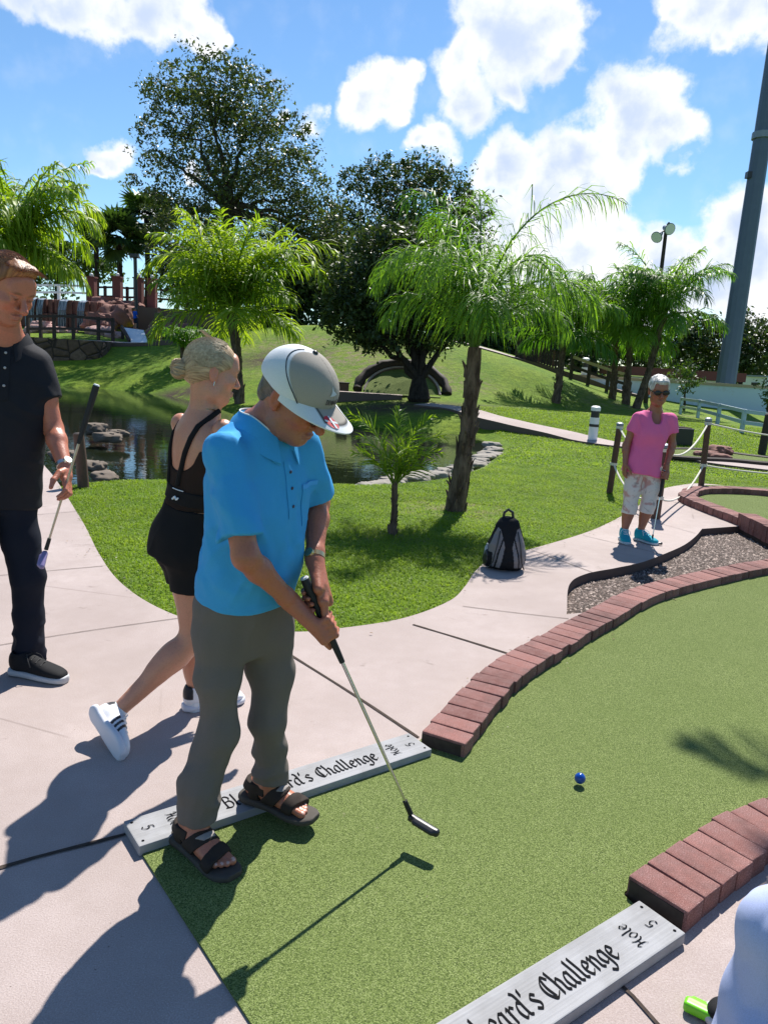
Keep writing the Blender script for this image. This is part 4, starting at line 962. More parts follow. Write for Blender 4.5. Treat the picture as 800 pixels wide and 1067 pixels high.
n = NT('wall_stucco'); p = n.pos(); f = n.noise(p, .5, 5, .6); n.principled(n.mix(n.ramp(n.noise(p, 1.4, 4, .6), [(.6, 0), (.75, .5)]), n.mix(f, (.50, .60, .70), (.60, .69, .77)), (.42, .35, .27)), .8, n.bump(n.noise(p, 40, 3), .2, .01), spec=.2); STUCCO = n.mat
def stone_mat(name, a, b, mortar, sc):
    n = NT(name); p = n.pos(); d = n.voro(p, sc, 'DISTANCE_TO_EDGE'); c = n.node('SeparateColor'); n.l.new(n.voro(p, sc, out='Color'), c.inputs[0])
    k = n.mix(c.outputs[0], a, b); k = n.mix(n.ramp(n.noise(p, sc*5, 4), [(.4, .4), (.6, 0)]), k, [q*.45 for q in a]); k = n.mix(n.ramp(d, [(.02, 1), (.06, 0)]), k, mortar)
    n.principled(k, .85, n.bump(n.ramp(d, [(0, 0), (.12, 1)]), .9, .06), spec=.2); return n.mat
FLAG = stone_mat('flagstone', (.13, .08, .055), (.24, .155, .11), (.05, .035, .028), 1.7)
ROCKM = simple('red_rock', (.20, .085, .065), .85, var=.5, scale=3, bump=.6, bscale=14)
PINKR = simple('pink_rock', (.42, .25, .22), .85, var=.4, scale=4, bump=.6, bscale=14)
GREYR = simple('grey_rock', (.24, .215, .185), .88, var=.45, scale=7, bump=.7, bscale=22)
BROWNR = simple('brown_rock', (.13, .10, .075), .9, var=.5, scale=9, bump=.7, bscale=26)
def rock(name, c, r, mat, label, group, seed, flat=1.0, cat='rock'):
    o = MB(); o.ell((0, 0, 0), r, nu=34, nv=20); q = np.array(o.v); nn = q/np.linalg.norm(q, axis=1)[:, None]
    s = 1+.32*fbm(nn*1.7+seed*7.1, seed)+.12*vnoise(nn*4.5+seed, seed)+.05*vnoise(nn*11+seed, seed+3); q = q*s[:, None]; q[:, 2] = np.clip(q[:, 2], -r[2]*.6, r[2]*.78*flat)
    o.v = list(q); m = o.build(name, mat, smooth=True, sharp=55); m.location = [float(x) for x in c]; m.rotation_euler = (0, 0, seed*1.7); return tag(m, label, cat, group)

# ---------------------------------------------------------------- posts and ropes beside the walk
def rope_post(px, py, tpx, tpy, Y, label, r=.05, lean=True):
    b = tp(px, py, Y); t = at(tpx, tpy, Y); root = empty('rope_post', b, 0, label, 'post', 'wooden posts of the rope fence'); d = t-b; m = MB(); m.tube([V(0, 0, -.15), d*.96], r, 12); m.build('pole', WOOD, root, smooth=True)
    m = MB(); m.tube([d*.955, d*.985, d], [r*1.15, r*1.15, r*.6], 12); m.build('cap', GREYM, root, smooth=True)
    for f in (.93, .42):
        c = MB(); c.tube([d*(f-.018), d*(f+.018)], r*1.16, 12); c.build('rope_band', ROPE, root, smooth=True)
    return b, d
A_ = rope_post(634, 514, 646, 440, 10.05, 'dark rope fence post left of the woman in pink', .042)
B_ = rope_post(683, 536, 692, 462, 8.35, 'dark rope fence post hidden behind the woman in pink', .055)
C_ = rope_post(731, 504, 738, 435, 11.2, 'reddish rope fence post right of the woman in pink, between two ropes', .044)
D_ = (V(8.9, 12.6, 0), V(0, 0, .95))
m = MB(); d0 = tp(793, 471, 16.6); m.tube([V(0, 0, -.1), at(801, 432, 16.6)-d0], .085, 12); o = m.build('pole', DWOOD, smooth=True); r_ = empty('timber_post', d0, 0, 'thick dark timber post at the right picture edge before the low rail fence', 'post'); o.parent = r_
m = MB(); m.tube([(at(801, 432, 16.6)-d0)*.99, (at(801, 432, 16.6)-d0)*1.03], [.09, .05], 12); m.build('cap', DWOOD, r_)
def hang(a, b, sag, label):
    m = MB(); m.tube([a+(b-a)*t+V(0, 0, -sag*4*t*(1-t)) for t in np.linspace(0, 1, 18)], .0125, 6); o = m.build('rope', ROPE, smooth=True, origin=a); tag(o, label, 'rope', 'ropes of the rope fence')
def on(P, f): return P[0]+P[1]*f
hang(on(A_, .93), on(B_, .93), .16, 'upper white rope from the left post to behind the woman in pink')
hang(on(A_, .42), on(B_, .42), .18, 'lower white rope from the left post to behind the woman in pink')
hang(on(B_, .93), on(C_, .93), .22, 'upper white rope rising from the woman in pink to the reddish post')
hang(on(B_, .42), on(C_, .42), .22, 'lower white rope rising from the woman in pink to the reddish post')
hang(on(C_, .93), on(D_, .9), .16, 'upper white rope running right from the reddish post out of the picture')
hang(on(C_, .42), on(D_, .4), .16, 'lower white rope running right from the reddish post out of the picture')
b = tp(88, 514, 8.2); r_ = empty('timber_post', b, 0, 'short reddish timber post on the lawn edge by the pond, behind the raised putter grip', 'post'); d = at(82, 452, 8.2)-b; m = MB(); m.tube([V(0, 0, -.1), d*.5, d], [.062, .06, .057], 12); m.build('pole', WOOD, r_, smooth=True)
m = MB(); m.tube([d, d*1.02], [.058, .04], 12); m.build('cap', DWOOD, r_)

# ---------------------------------------------------------------- bollard lamp
b = tp(617, 456, 17.2); H = .82; r_ = empty('bollard_lamp', b, 0, 'white bollard lamp with black bands beside the far path', 'bollard'); m = MB()
m.tube([(0, 0, -.1), (0, 0, .34)], .105, 20); m.tube([(0, 0, .40), (0, 0, .55)], .105, 20); m.build('post', WHITE, r_, smooth=True)
m = MB(); m.tube([(0, 0, .34), (0, 0, .40)], .112, 20); m.build('band', BLACK, r_, smooth=True)
m = MB(); m.tube([(0, 0, .55), (0, 0, .70)], .095, 20); m.build('lamp_louvre', BLACK, r_, smooth=True)
m = MB(); m.tube([(0, 0, .70), (0, 0, .78), (0, 0, .81)], [.108, .108, .07], 20); m.build('cap', WHITE, r_, smooth=True)

# ---------------------------------------------------------------- pale low rail fence by the wall
r_ = empty('rail_fence', tp(771, 457, 20.8), 0, 'low pale blue rail fence on the lawn in front of the white wall', 'fence'); o0 = np.array(r_.location)
fp = [(708, 431, 30.5), (726, 437, 27.5), (746, 447, 23.8), (771, 457, 20.8), (812, 462, 20.2), (860, 470, 19.6)]; fb = [tp(*q) for q in fp]
for q in fb:
    m = MB(); m.box(q-o0+V(0, 0, .3), (.1, .1, .72)); m.build('post', BLUEW, r_, bevel=.008)
for i in range(len(fb)-1):
    for hz in (.60, .30):
        m = MB(); m.bar(fb[i]-o0+V(0, -.06, hz), fb[i+1]-o0+V(0, -.06, hz), .04, .1); m.build('rail', BLUEW, r_)

# ---------------------------------------------------------------- white wall, roofs behind it
wa = at(560, 392, 35.5); wb = at(1150, 440, 35.5)
r_ = empty('garden_wall', ((wa[0]+wb[0])/2, 36, .1), 0, 'long bluish white garden wall with tan coping beyond the lawn', 'wall'); L = wb[0]-wa[0]
m = MB(); m.box((0, 0, .55), (L, .25, 1.3)); m.build('wall', STUCCO, r_); m = MB(); m.box((0, 0, 1.27), (L+.05, .36, .13)); m.build('coping', TAN, r_)
c = at(700, 388, 46); r_ = empty('pavilion', (c[0], 46, 0), 0, 'low building with a reddish flat roof behind the white wall', 'building')
m = MB(); m.box((0, 0, .7), (6, 4, 1.6)); m.build('wall', WHITE, r_); m = MB(); m.box((-.2, 0, 1.78), (7, 5, .5)); m.build('roof', REDBR, r_)
m = MB(); m.box((1.6, -2.02, .7), (1.2, .06, 1.0)); m.build('window', BLACK, r_)
c = at(800, 388, 48); r_ = empty('service_shed', (c[0]+1, 48, 0), 0, 'small white flat shed behind the wall right of the steel pole', 'building')
m = MB(); m.box((0, 0, .9), (3.6, 3, 2.0)); m.build('wall', WHITE, r_); m = MB(); m.box((0, 0, 1.95), (3.8, 3.2, .1)); m.build('roof', GREYM, r_); m = MB(); m.box((-1.81, -.2, .8), (.06, .9, 1.5)); m.build('door', DWOOD, r_)

# ---------------------------------------------------------------- steel mast and floodlight pole
Y = 40; b = tp(754, 410, Y); r_ = empty('steel_mast', b, 0, 'massive tapering blue grey steel mast rising out of the picture', 'mast'); m = MB()
m.tube([(0, 0, -.2), (0, 0, 13), (0, 0, 26)], [.5, .41, .33], 12); m.build('pole', MAST, r_)
m = MB(); m.tube([(0, 0, 0), (0, 0, .12)], .8, 16)
m.build('base_flange', GREYM, r_)
m = MB(); m.tube([(0, 0, 12.9), (0, 0, 13.2)], .5, 12); m.build('joint_collar', GREYM, r_)
m = MB(); m.box((-.45, -.1, 11.2), (.22, .3, .3)); m.build('junction_box', BLACK, r_)
Y = 33; b = tp(672, 420, Y); top = at(694, 236, Y); r_ = empty('floodlight_pole', b, 0, 'dark floodlight pole with two lamp heads above the palms', 'lamp post'); d = top-b; m = MB(); m.tube([V(0, 0, -.1), d], [.11, .075], 10); m.build('pole', DWOOD, r_, smooth=True)
for (px, py), dirn in (((688, 243), V(-.6, -.7, -.55)), ((692, 237), V(.2, -.8, -.25))):
    c = at(px, py, Y-.3)-b; h = MB(); dirn = nrm(dirn); h.tube([c, c+dirn*.28, c+dirn*.42], [.1, .15, .24], 14); q = h.build('floodlight', GREYM, r_, smooth=True)
    h = MB(); h.tube([c+dirn*.43, c+dirn*.44], [.21, .21], 14); h.build('lens', WHITE, q); h = MB(); h.bar(c, d*.985, .05, .05); h.build('bracket', DWOOD, r_)
h = MB(); h.tube([d, d+V(.12, 0, .12)], [.06, .09], 10); h.build('photocell', BLACK, r_, smooth=True)

# ---------------------------------------------------------------- planter box, small green with rocks
b = tp(707, 463, 17.4); r_ = empty('planter_box', b, R(12), 'square black planter box behind the shoulder of the woman in pink', 'planter'); m = MB(); m.box((0, 0, .17), (.42, .42, .4)); m.build('box', BLACK, r_, bevel=.02); m = MB(); m.box((0, 0, .375), (.34, .34, .03)); m.build('soil', JOINT, r_)
gp = np.array([tp(*q)[:2] for q in [(684, 478, 14.6), (690, 470, 15.8), (712, 466, 16.3), (742, 466, 16.4), (775, 473, 15.8), (820, 482, 15.2), (850, 490, 14.4), (800, 488, 14.4), (760, 484, 14.6), (720, 481, 14.5)]])
m = MB(); m.prism([tuple(q) for q in gp], -.2, .06); tag(m.build('putting_green', TURF), kind='structure')
m = MB(); gl = spline(np.vstack([gp, gp[:1]]), .15); m.tube([V(*q, .055) for q in gl], .045, 6); tag(m.build('log_edging', DWOOD, smooth=True, origin=V(*gl[0], 0)), 'dark low edging round the small green with rocks', 'edging')
for i, (px, py, Y, r, lab) in enumerate([(752, 466, 15.8, (.26, .2, .16), 'rounded brown boulder on top of the small rocky green'), (738, 474, 15.2, (.22, .15, .08), 'flat brown stone left in the small rocky green'), (747, 479, 14.9, (.26, .14, .07), 'flat brown stone in the middle of the small rocky green, nearest the front edge'), (728, 476, 15.2, (.16, .11, .06), 'smallest brown stone of the small rocky green')]):
    c = tp(px, py, Y); rock('boulder', (c[0], c[1], .1), r, ROCKM, lab, 'rocks on the small green', i+3)

# ---------------------------------------------------------------- banked green with a stone rim
c = tp(419, 411, 26); r_ = empty('tunnel_mound', c, 0, 'half round banked green with a dark stone rim behind the forked tree', 'golf obstacle'); K = 22; vs = [V(0, 0, .02)]
ar = [V(1.3*math.cos(a), .25+.9*math.sin(a), .05+.86*math.sin(a)) for a in np.linspace(0, math.pi, K)]
m = MB(); vs = [V(1.3, -.3, .03), *[q for q in ar], V(-1.3, -.3, .03)]; m.add(vs+[q+V(0, .25, -.35) for q in vs], [list(range(len(vs)))]+[[i, i+len(vs), (i+1) % len(vs)+len(vs), (i+1) % len(vs)] for i in range(len(vs))]); m.build('bank', TURF, r_)
m = MB(); m.tube([q+V(0, -.02, .02) for q in ar], .06, 8); m.build('inner_rim', CONC, r_, smooth=True)
m = MB(); m.tube([V(q[0]*1.2, q[1]+.12, q[2]*1.14+.05) for q in ar], [.17+.03*math.sin(i*2.4) for i in range(K)], 9); m.build('stone_rim', DWOOD, r_, smooth=True)
m = MB(); m.box((-1.1, -.45, -.16), (2.2, .5, .4)); m.build('tee_strip', CONC, r_)
b = tp(358, 405, 26.5); r_ = empty('tee_box', b, R(8), 'small brown box at the left end of the banked green', 'box'); m = MB(); m.box((0, 0, .2), (.34, .3, .44)); m.build('box', WOOD, r_, bevel=.02); m = MB(); m.box((0, 0, .44), (.38, .34, .04)); m.build('lid', DWOOD, r_)

# ---------------------------------------------------------------- slatted deck rail, rail fence, sign post by the deck
a = tp(536, 388, 34); bq = tp(583, 397, 34); r_ = empty('deck_rail', (a+bq)/2, 0, 'dark slatted deck rail at the ridge right of the queen palm', 'fence'); o0 = np.array(r_.location)
for i in range(17):
    q = a+(bq-a)*i/16-o0; m = MB(); m.box(q+V(0, 0, .45), (.1, .03, .95)); m.build('slat', WOOD if i % 5 == 3 else DWOOD, r_)
for hz in (.12, .86):
    m = MB(); m.bar(a-o0+V(0, .05, hz), bq-o0+V(0, .05, hz), .05, .1); m.build('rail', DWOOD, r_)
pts = [tp(*q) for q in [(594, 396, 33.5), (612, 399, 33.5), (632, 403, 33.5), (650, 406, 33.5)]]; r_ = empty('rail_fence', pts[0], 0, 'open timber rail fence right of the slatted deck rail', 'fence')
for q in pts: m = MB(); m.box(q-pts[0]+V(0, 0, .5), (.13, .13, 1.15)); m.build('post', DWOOD, r_)
for i in range(3):
    for hz in (.55, .95): m = MB(); m.bar(pts[i]-pts[0]+V(0, -.07, hz), pts[i+1]-pts[0]+V(0, -.07, hz), .05, .12); m.build('rail', TAN if hz > .9 else DWOOD, r_)
b = tp(608, 394, 36); r_ = empty('light_pillar', b, 0, 'pale round light pillar behind the open timber rail', 'lamp'); m = MB(); m.tube([(0, 0, -.1), (0, 0, .55)], .16, 14); m.build('post', WHITE, r_, smooth=True); m = MB(); m.tube([(0, 0, .55), (0, 0, .75)], .13, 14); m.build('lamp_louvre', BLACK, r_, smooth=True); m = MB(); m.tube([(0, 0, .75), (0, 0, .95), (0, 0, 1.0)], [.17, .17, .1], 14); m.build('cap', WHITE, r_, smooth=True)

# ---------------------------------------------------------------- terrace: stone wall, waterfall, fences, pillars
wl = spline([tp(*q)[:2] for q in [(-60, 376, 34), (20, 375, 34.5), (70, 375, 34.8), (100, 374, 35), (112, 371, 36), (118, 366, 38)]], .3); z0 = min(terrain(wl)); nW = len(wl)
m = MB(); tn = np.gradient(wl, axis=0); nn = np.stack([-tn[:, 1], tn[:, 0]], 1)/np.linalg.norm(tn, axis=1)[:, None]; ztop = at(80, 354, 35)[2]
poly = [tuple(q) for q in wl]+[tuple(q+v*.45) for q, v in zip(wl, nn)][::-1]; m.prism(poly, z0-.3, ztop); o = m.build('stone_wall', FLAG, origin=V(*wl[nW//2], z0)); tag(o, 'curved brown flagstone retaining wall below the terrace fence', 'wall')
Yw = 45; c = at(72, 352, Yw); r_ = empty('waterfall', (c[0], Yw, c[2]-.3), 0, 'broad rock waterfall with white veils behind the terrace fence', 'waterfall'); zt = at(72, 313, Yw)[2]-r_.location[2]
m = MB(); K = 26; x0 = at(10, 320, Yw)[0]-c[0]; x1 = at(108, 320, Yw)[0]-c[0]
for i in range(K):
    xa = x0+(x1-x0)*i/K; wd = (x1-x0)/K
    for j in range(3): m.box((xa+wd/2, .25*j*.6+rng.uniform(-.12, .12), zt*(j+.5)/3), (wd*1.02, 1.1+rng.uniform(0, .3), zt/3*.985), Matrix.Rotation(rng.uniform(-.12, .12), 3, 'Z'))
m.build('rock_face', ROCKM, r_, bevel=.05)
n = NT('falling_water'); p = n.pos((14, 1, .8)); f = n.noise(p, 1.5, 4, .6); n.principled(n.mix(n.ramp(f, [(.45, 0), (.7, .8)]), (.10, .12, .14), (.62, .66, .7)), .3, n.bump(f, .6, .05)); FALL = n.mat
for px, wpx in ((40, 9), (50, 6), (73, 8), (92, 7), (24, 8)):
    x = at(px, 320, Yw)[0]-c[0]; wv = wpx*Yw/FPX; m = MB(); st = 9; ys = [(-.3, zt+.03), (-.75, zt-.1), (-.98, zt-.6), (-1.05, 0)]; vs = []
    for yy, zz in ys:
        for k in range(st+1): vs.append(V(x-wv/2+wv*k/st*(1 if zz < zt else .9), yy-.1-.05*math.sin(k*2.1)*(zt-zz), zz))
    top_ = [[r*(st+1)+k, (r+1)*(st+1)+k, (r+1)*(st+1)+k+1, r*(st+1)+k+1] for r in range(3) for k in range(st)]; m.add(vs, top_); o = m.build('water_veil', FALL, r_, smooth=True)
for i, (px, py, Y, r, lab, mt) in enumerate([(122, 330, 44, (1.05, .8, .85), 'largest red brown rock right of the waterfall', ROCKM), (136, 322, 47, (1.0, .8, .6), 'red brown rock behind the child in blue', ROCKM), (104, 338, 43, (.9, .7, .8), 'red brown rock between waterfall and largest rock', ROCKM), (112, 318, 47, (1.2, .8, .6), 'flat topped red rock above the waterfall rim', ROCKM),
     (38, 347, 41.5, (.6, .5, .36), 'pinkish boulder nearest the man in black', PINKR), (47, 345, 42, (.8, .6, .5), 'tallest pinkish boulder at the foot of the waterfall', PINKR), (58, 348, 41.5, (.6, .5, .3), 'low pinkish boulder beside the terrace fence post', PINKR), (72, 349, 42, (.7, .5, .22), 'flat pinkish boulder in the middle of the terrace', PINKR), (105, 347, 42, (.7, .5, .45), 'pinkish boulder below the largest red brown rock', PINKR), (118, 350, 41, (.6, .5, .3), 'low pinkish boulder left of the white ramp', PINKR), (170, 350, 43, (1.1, .7, .6), 'brown rock behind the man in the olive shirt', ROCKM), (186, 347, 43, (1.0, .8, .7), 'brown rock right of the man in the olive shirt', ROCKM)]):
    q = at(px, py, Y); q[2] = max(q[2], tz(q[0], q[1])+r[2]*.3); rock('boulder', q, r, mt, lab, 'boulders of the waterfall', i+11)
def timber_fence(name, pts, Hh, rails, mat, label, ps=.14, rmat=None):
    P = [tp(*q) for q in pts]; r_ = empty(name, P[0], 0, label, 'fence')
    for q in P: m = MB(); m.box(q-P[0]+V(0, 0, Hh/2-.1), (ps, ps, Hh+.2)); m.build('post', mat, r_)
    for i in range(len(P)-1):
        for f in rails: m = MB(); m.bar(P[i]-P[0]+V(0, -ps*.55, Hh*f), P[i+1]-P[0]+V(0, -ps*.55, Hh*f), .06, .13); m.build('rail', rmat or mat, r_)
timber_fence('rail_fence', [(30, 352, 38.5), (43, 352, 38.5), (57, 352, 38.5), (77, 352, 38.5), (103, 353, 38.5), (118, 354, 38.5)], 1.2, (.42, .92), DWOOD, 'dark timber rail fence on the terrace in front of the waterfall')
def raised(name, pts, Hh, rails, mat, label, rmat):
    P = [at(*q) for q in pts]; r_ = empty(name, P[0], 0, label, 'fence')
    for q in P: m = MB(); m.box(q-P[0]+V(0, 0, Hh/2-.5), (.16, .16, Hh+1.0)); m.build('post', mat, r_)
    for i in range(len(P)-1):
        for f in rails: m = MB(); m.bar(P[i]-P[0]+V(0, -.1, Hh*f), P[i+1]-P[0]+V(0, -.1, Hh*f), .06, .12); m.build('rail', rmat, r_)
# upper terrace behind the falls
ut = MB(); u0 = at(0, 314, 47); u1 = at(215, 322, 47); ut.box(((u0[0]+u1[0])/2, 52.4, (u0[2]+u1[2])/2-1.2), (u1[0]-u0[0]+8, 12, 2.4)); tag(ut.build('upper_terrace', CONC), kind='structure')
raised('rail_fence', [(34, 313, 48), (62, 313, 48), (92, 314, 48)], .95, (.5, .95), WHITE, 'pale rail fence above the waterfall rim', WHITE)
raised('rail_fence', [(98, 315, 48.5), (110, 315, 48.5), (122, 315, 48.5), (133, 316, 48.5), (143, 316, 48.5), (160, 317, 48.5), (185, 319, 48.5)], 1.0, (.35, .9), DWOOD, 'dark rail fence between the red pillars on the upper terrace', DWOOD)
for px, py, lab in ((96, 315, 'leftmost red brick pillar of the upper terrace, at the end of the pale rail'), (123, 315, 'second red brick pillar from the pale rail on the upper terrace'), (145, 316, 'third red brick pillar from the pale rail, beside the thin lamp pole'), (159, 317, 'rightmost red brick pillar of the upper terrace')):
    q = at(px, py, 47.6); r_ = empty('brick_pillar', q, 0, lab, 'pillar', 'red brick pillars of the upper terrace'); m = MB(); m.box((0, 0, .6), (.5, .5, 1.7)); m.build('shaft', REDBR, r_); m = MB(); m.box((0, 0, 1.48), (.6, .6, .08)); m.build('cap', REDBR, r_); m = MB(); m.ell((0, 0, 1.62), (.12, .12, .12), nu=12, nv=8); m.build('globe_lamp', WHITE, r_, smooth=True)
b = tp(143, 345, 43); r_ = empty('lamp_post', b, 0, 'thin black lamp pole on the terrace left of the lime pond palm', 'lamp post'); t_ = at(141, 268, 43)-b; m = MB(); m.tube([V(0, 0, -.1), t_], .1, 10); m.build('pole', BLACK, r_, smooth=True); m = MB(); m.box(t_+V(0, -.1, .05), (.45, .35, .2)); m.build('lamp_head', BLACK, r_, bevel=.03)
# white ramp panel
q = [at(128, 341, 40.4), at(150, 344, 40.4), at(154.5, 357, 38.6), at(136.5, 356, 38.6)]; r_ = empty('ramp_board', q[3]-V(0, 0, .1), 0, 'white sloping ramp board below the child in blue', 'ramp'); o0 = np.array(r_.location); m = MB(); q = [x-o0 for x in q]; m.add(q+[x-V(0, 0, .12) for x in q], [[3, 2, 1, 0], [4, 5, 6, 7]]+[[i, (i+1) % 4, (i+1) % 4+4, i+4] for i in range(4)]); m.build('board', WHITE, r_)
for k in (0, 1): m = MB(); m.bar(q[k]-V(0, 0, .1), V(q[k][0], q[k][1], q[2][2]-.3), .12, .12); m.build('leg', DWOOD, r_)
m = MB(); m.bar(q[0]+V(-.05, 0, .02), q[3]+V(-.05, 0, .02), .1, .2); m.build('side_board', DWOOD, r_)

# ---------------------------------------------------------------- stones at the pond
PS = [(386, 506), (398, 503), (410, 500), (418, 496), (430, 497), (441, 494), (452, 493), (462, 490), (472, 488), (482, 485), (491, 482), (499, 479), (505, 475), (511, 472), (515, 467), (512, 462)]
for i, (px, py) in enumerate(PS):
    c = g(px, py, -.12); s = .8+.5*rng.random(); rock('pond_stone', (c[0], c[1], -.16), (.24*s, .17*s, .09), GREYR, 'flat grey stone in the curved row along the near pond edge', 'stones along the pond edge', i+31)
for i, (px, py, Y, r, lab) in enumerate([(112, 456, 13.6, (.26, .2, .12), 'brown rock in the pond behind the raised putter grip'), (122, 452, 14, (.2, .18, .1), 'brown rock in the pond just right of the raised putter grip'), (100, 448, 14.4, (.2, .2, .16), 'brown rock in the pond between the man in black and his putter grip'), (110, 496, 9.6, (.24, .16, .07), 'flat brown rock on the bank right of the short reddish post'), (98, 486, 10.0, (.2, .16, .09), 'small rock on the bank left of the short reddish post'), (70, 476, 10.6, (.25, .2, .12), 'brown rock half hidden by the arm of the man in black')]):
    c = at(px, py, Y); rock('boulder', (c[0], c[1], max(c[2], -.32)), r, BROWNR, lab, 'rocks by the pond shore', i+61)
# weeds between the shore rocks
b = tp(80, 480, 10.4); r_ = empty('shore_weeds', b, 0, 'straggly weeds between the shore rocks by the man in black', 'plant'); VS = []; n0 = 0; FS = []
for i in range(420):
    q = V(rng.normal(0, .45), rng.normal(0, .3), 0); d = nrm(V(rng.normal(0, .6), rng.normal(0, .6), 1)); l = rng.uniform(.12, .42); wv = nrm(np.cross(d, rng.standard_normal(3)))*.006; VS += [q-wv, q+wv, q+d*l+V(wv[0], wv[1], -.1*l), q+d*l-wv*.3+V(0, 0, -.1*l)]; FS.append([n0, n0+1, n0+2, n0+3]); n0 += 4
me = np_mesh('foliage', np.array(VS), np.array(FS)); set_col(me, col_rand(420, 4)); link('foliage', me, PALM_DARK, r_)
m = MB(); m.ell((0, 0, 0), (.4, .25, .05), nu=12, nv=6); m.build('root_clump', DWOOD, r_)

# ---------------------------------------------------------------- ball
bp = g(604, 811, .038); n = NT('blue_gloss'); n.principled((.004, .055, .32), .12, spec=.6); m = MB(); m.ell((0, 0, 0), (.0213,)*3, nu=28, nv=18)
o = m.build('golf_ball', n.mat, smooth=True); o.location = [float(x) for x in bp]; tag(o, 'glossy blue golf ball bouncing on the green', 'ball')

# ---------------------------------------------------------------- backpack
bc = g(526, 594, 0); bc = V(bc[0], bc[1]+.05, 0); r_ = empty('backpack', bc, 0, 'grey and black backpack standing on the path edge by the lawn', 'backpack')
n = NT('pack_fabric'); n.principled(n.attr(), .85, n.bump(n.noise(n.pos(), 260, 3), .4, .002), spec=.2); PACK = n.mat
st = [(0.0, 0, .0, .135, .085), (.05, 0, -.005, .155, .105), (.14, 0, -.01, .155, .115), (.24, 0, -.005, .135, .1), (.33, 0, .01, .10, .08), (.39, .0, .02, .07, .055), (.415, 0, .025, .045, .035)]
def bcol(P):
    q = P-bc; x, z = q[:, 0], q[:, 2]; c = np.tile([[.21, .195, .20]], (len(P), 1)); wd = np.interp(z, [0, .08, .2, .25, .33, .42], [.062, .05, .03, .04, .065, .2])
    blk = (np.abs(x) < wd) | (z < .03) | (np.abs(np.abs(x)-np.interp(z, [0, .06, .14, .25, .3], [.1, .092, .08, .048, .03])) < .006) | (q[:, 1] > .05) | ((x < -.118) & (z < .15)) | (np.abs(x) > np.interp(z, [0, .2, .3, .4], [.152, .145, .105, .06]))
    c[blk] = (.012, .012, .014); return c
sdf_mesh('pack_body', [loft(bc+V(0, 0, .004), (0, 0, 1), (0, 1, 0), st, n=2.4, round_=.02)], .005, lambda P: fbm((P-bc)*14, 3)*.008, mats=PACK, parent=r_, col=bcol)
sdf_mesh('front_pocket', [loft(bc+V(0, -.075, .03), (0, .03, 1), (0, 1, 0), [(0, 0, 0, .10, .04), (.06, 0, -.012, .105, .055), (.14, 0, -.006, .085, .05), (.21, 0, .01, .05, .03)], n=2.4)], .005, lambda P: fbm((P-bc)*16, 9)*.007, mats=PACK, parent=r_, col=bcol)
m = MB(); m.tube([V(-.04, .03, .40), V(-.035, .03, .45), V(-.005, .03, .475), V(.03, .03, .455), V(.04, .03, .40)], .011, 8); m.build('handle', BLACK, r_, smooth=True)
sdf_mesh('side_pocket', [elli(bc+V(-.15, 0, .09), (.03, .07, .08))], .005, lambda P: fbm((P-bc)*20, 5)*.006, mats=BLACK, parent=r_)
m = MB(); m.tube([V(-.152, -.01, .08), V(-.150, -.01, .17), V(-.149, -.01, .185), V(-.149, -.01, .2)], [.022, .022, .012, .012], 12); b_ = m.build('drink_bottle', simple('bottle_plastic', (.3, .33, .36), .15), smooth=True); b_.location = [float(x) for x in bc]; tag(b_, 'small clear bottle in the left side pocket of the backpack', 'bottle')
for sx in (-1, 1):
    m = MB(); m.tube([V(sx*.05, .06, .39), V(sx*.075, .115, .30), V(sx*.1, .12, .15), V(sx*.12, .08, .04)], .014, 8); m.build('shoulder_strap', BLACK, r_, smooth=True)
for sx in (-1, 1):
    m = MB(); m.tube([V(sx*.07, -.07, .32), V(sx*.09, -.118, .22), V(sx*.115, -.115, .08), V(sx*.14, -.09, .02)], .005, 6); m.build('compression_strap', BLACK, r_, smooth=True)
m = MB(); m.box((0.0, -.083, .285), (.035, .004, .008)); m.build('badge', GREYM, r_)

# ---------------------------------------------------------------- putters
GRIP = simple('grip_rubber', (.012, .012, .013), .65, var=.3, scale=120, bump=.5, bscale=300)
def putter(top, head, toe, label, hcol, grip=.30, hw=.115, hh=.026, hd=.024, topcap=(.55, .55, .55), shaft=None):
    """top: butt of the grip, head: heel where the shaft enters, toe: direction of the head"""
    top = np.asarray(top, float); head = np.asarray(head, float); r_ = empty('putter', head, 0, label, 'putter'); d = head-top; L = np.linalg.norm(d); u = d/L
    T = top-head; m = MB(); m.tube([T+u*.003, T+u*.02, T+u*grip*.6, T+u*grip], [.0135, .0145, .0125, .009], 14); m.build('grip', GRIP, r_, smooth=True)
    m = MB(); m.tube([T-u*.002, T+u*.003], [.011, .0135], 14); m.build('grip_cap', simple('cap_'+hcol[0], topcap, .5), r_, smooth=True)
    m = MB(); m.tube([T+u*grip, T+u*(L-.03)], [.0062, .0048], 10); m.build('shaft', shaft or STEEL, r_, smooth=True)
    toe = nrm(toe); m = MB(); m.tube([-u*.075, -u*.02], [.0085, .0095], 10); m.build('hosel', GRIP, r_, smooth=True)
    sd = nrm(np.cross(toe, V(0, 0, 1))); M = np.stack([toe, sd, np.cross(toe, sd)], 1); o = sdf_mesh('head', [rbox(head+toe*hw*.36, (hw/2, hd/2, hh/2), M, r=.009), rbox(head+toe*hw*.4+sd*hd*.55, (hw*.34, hd*.35, hh*.3), M, r=.006)], .0025, mats=simple('head_'+hcol[0], hcol[1], .35, var=.1), parent=r_)
    return r_
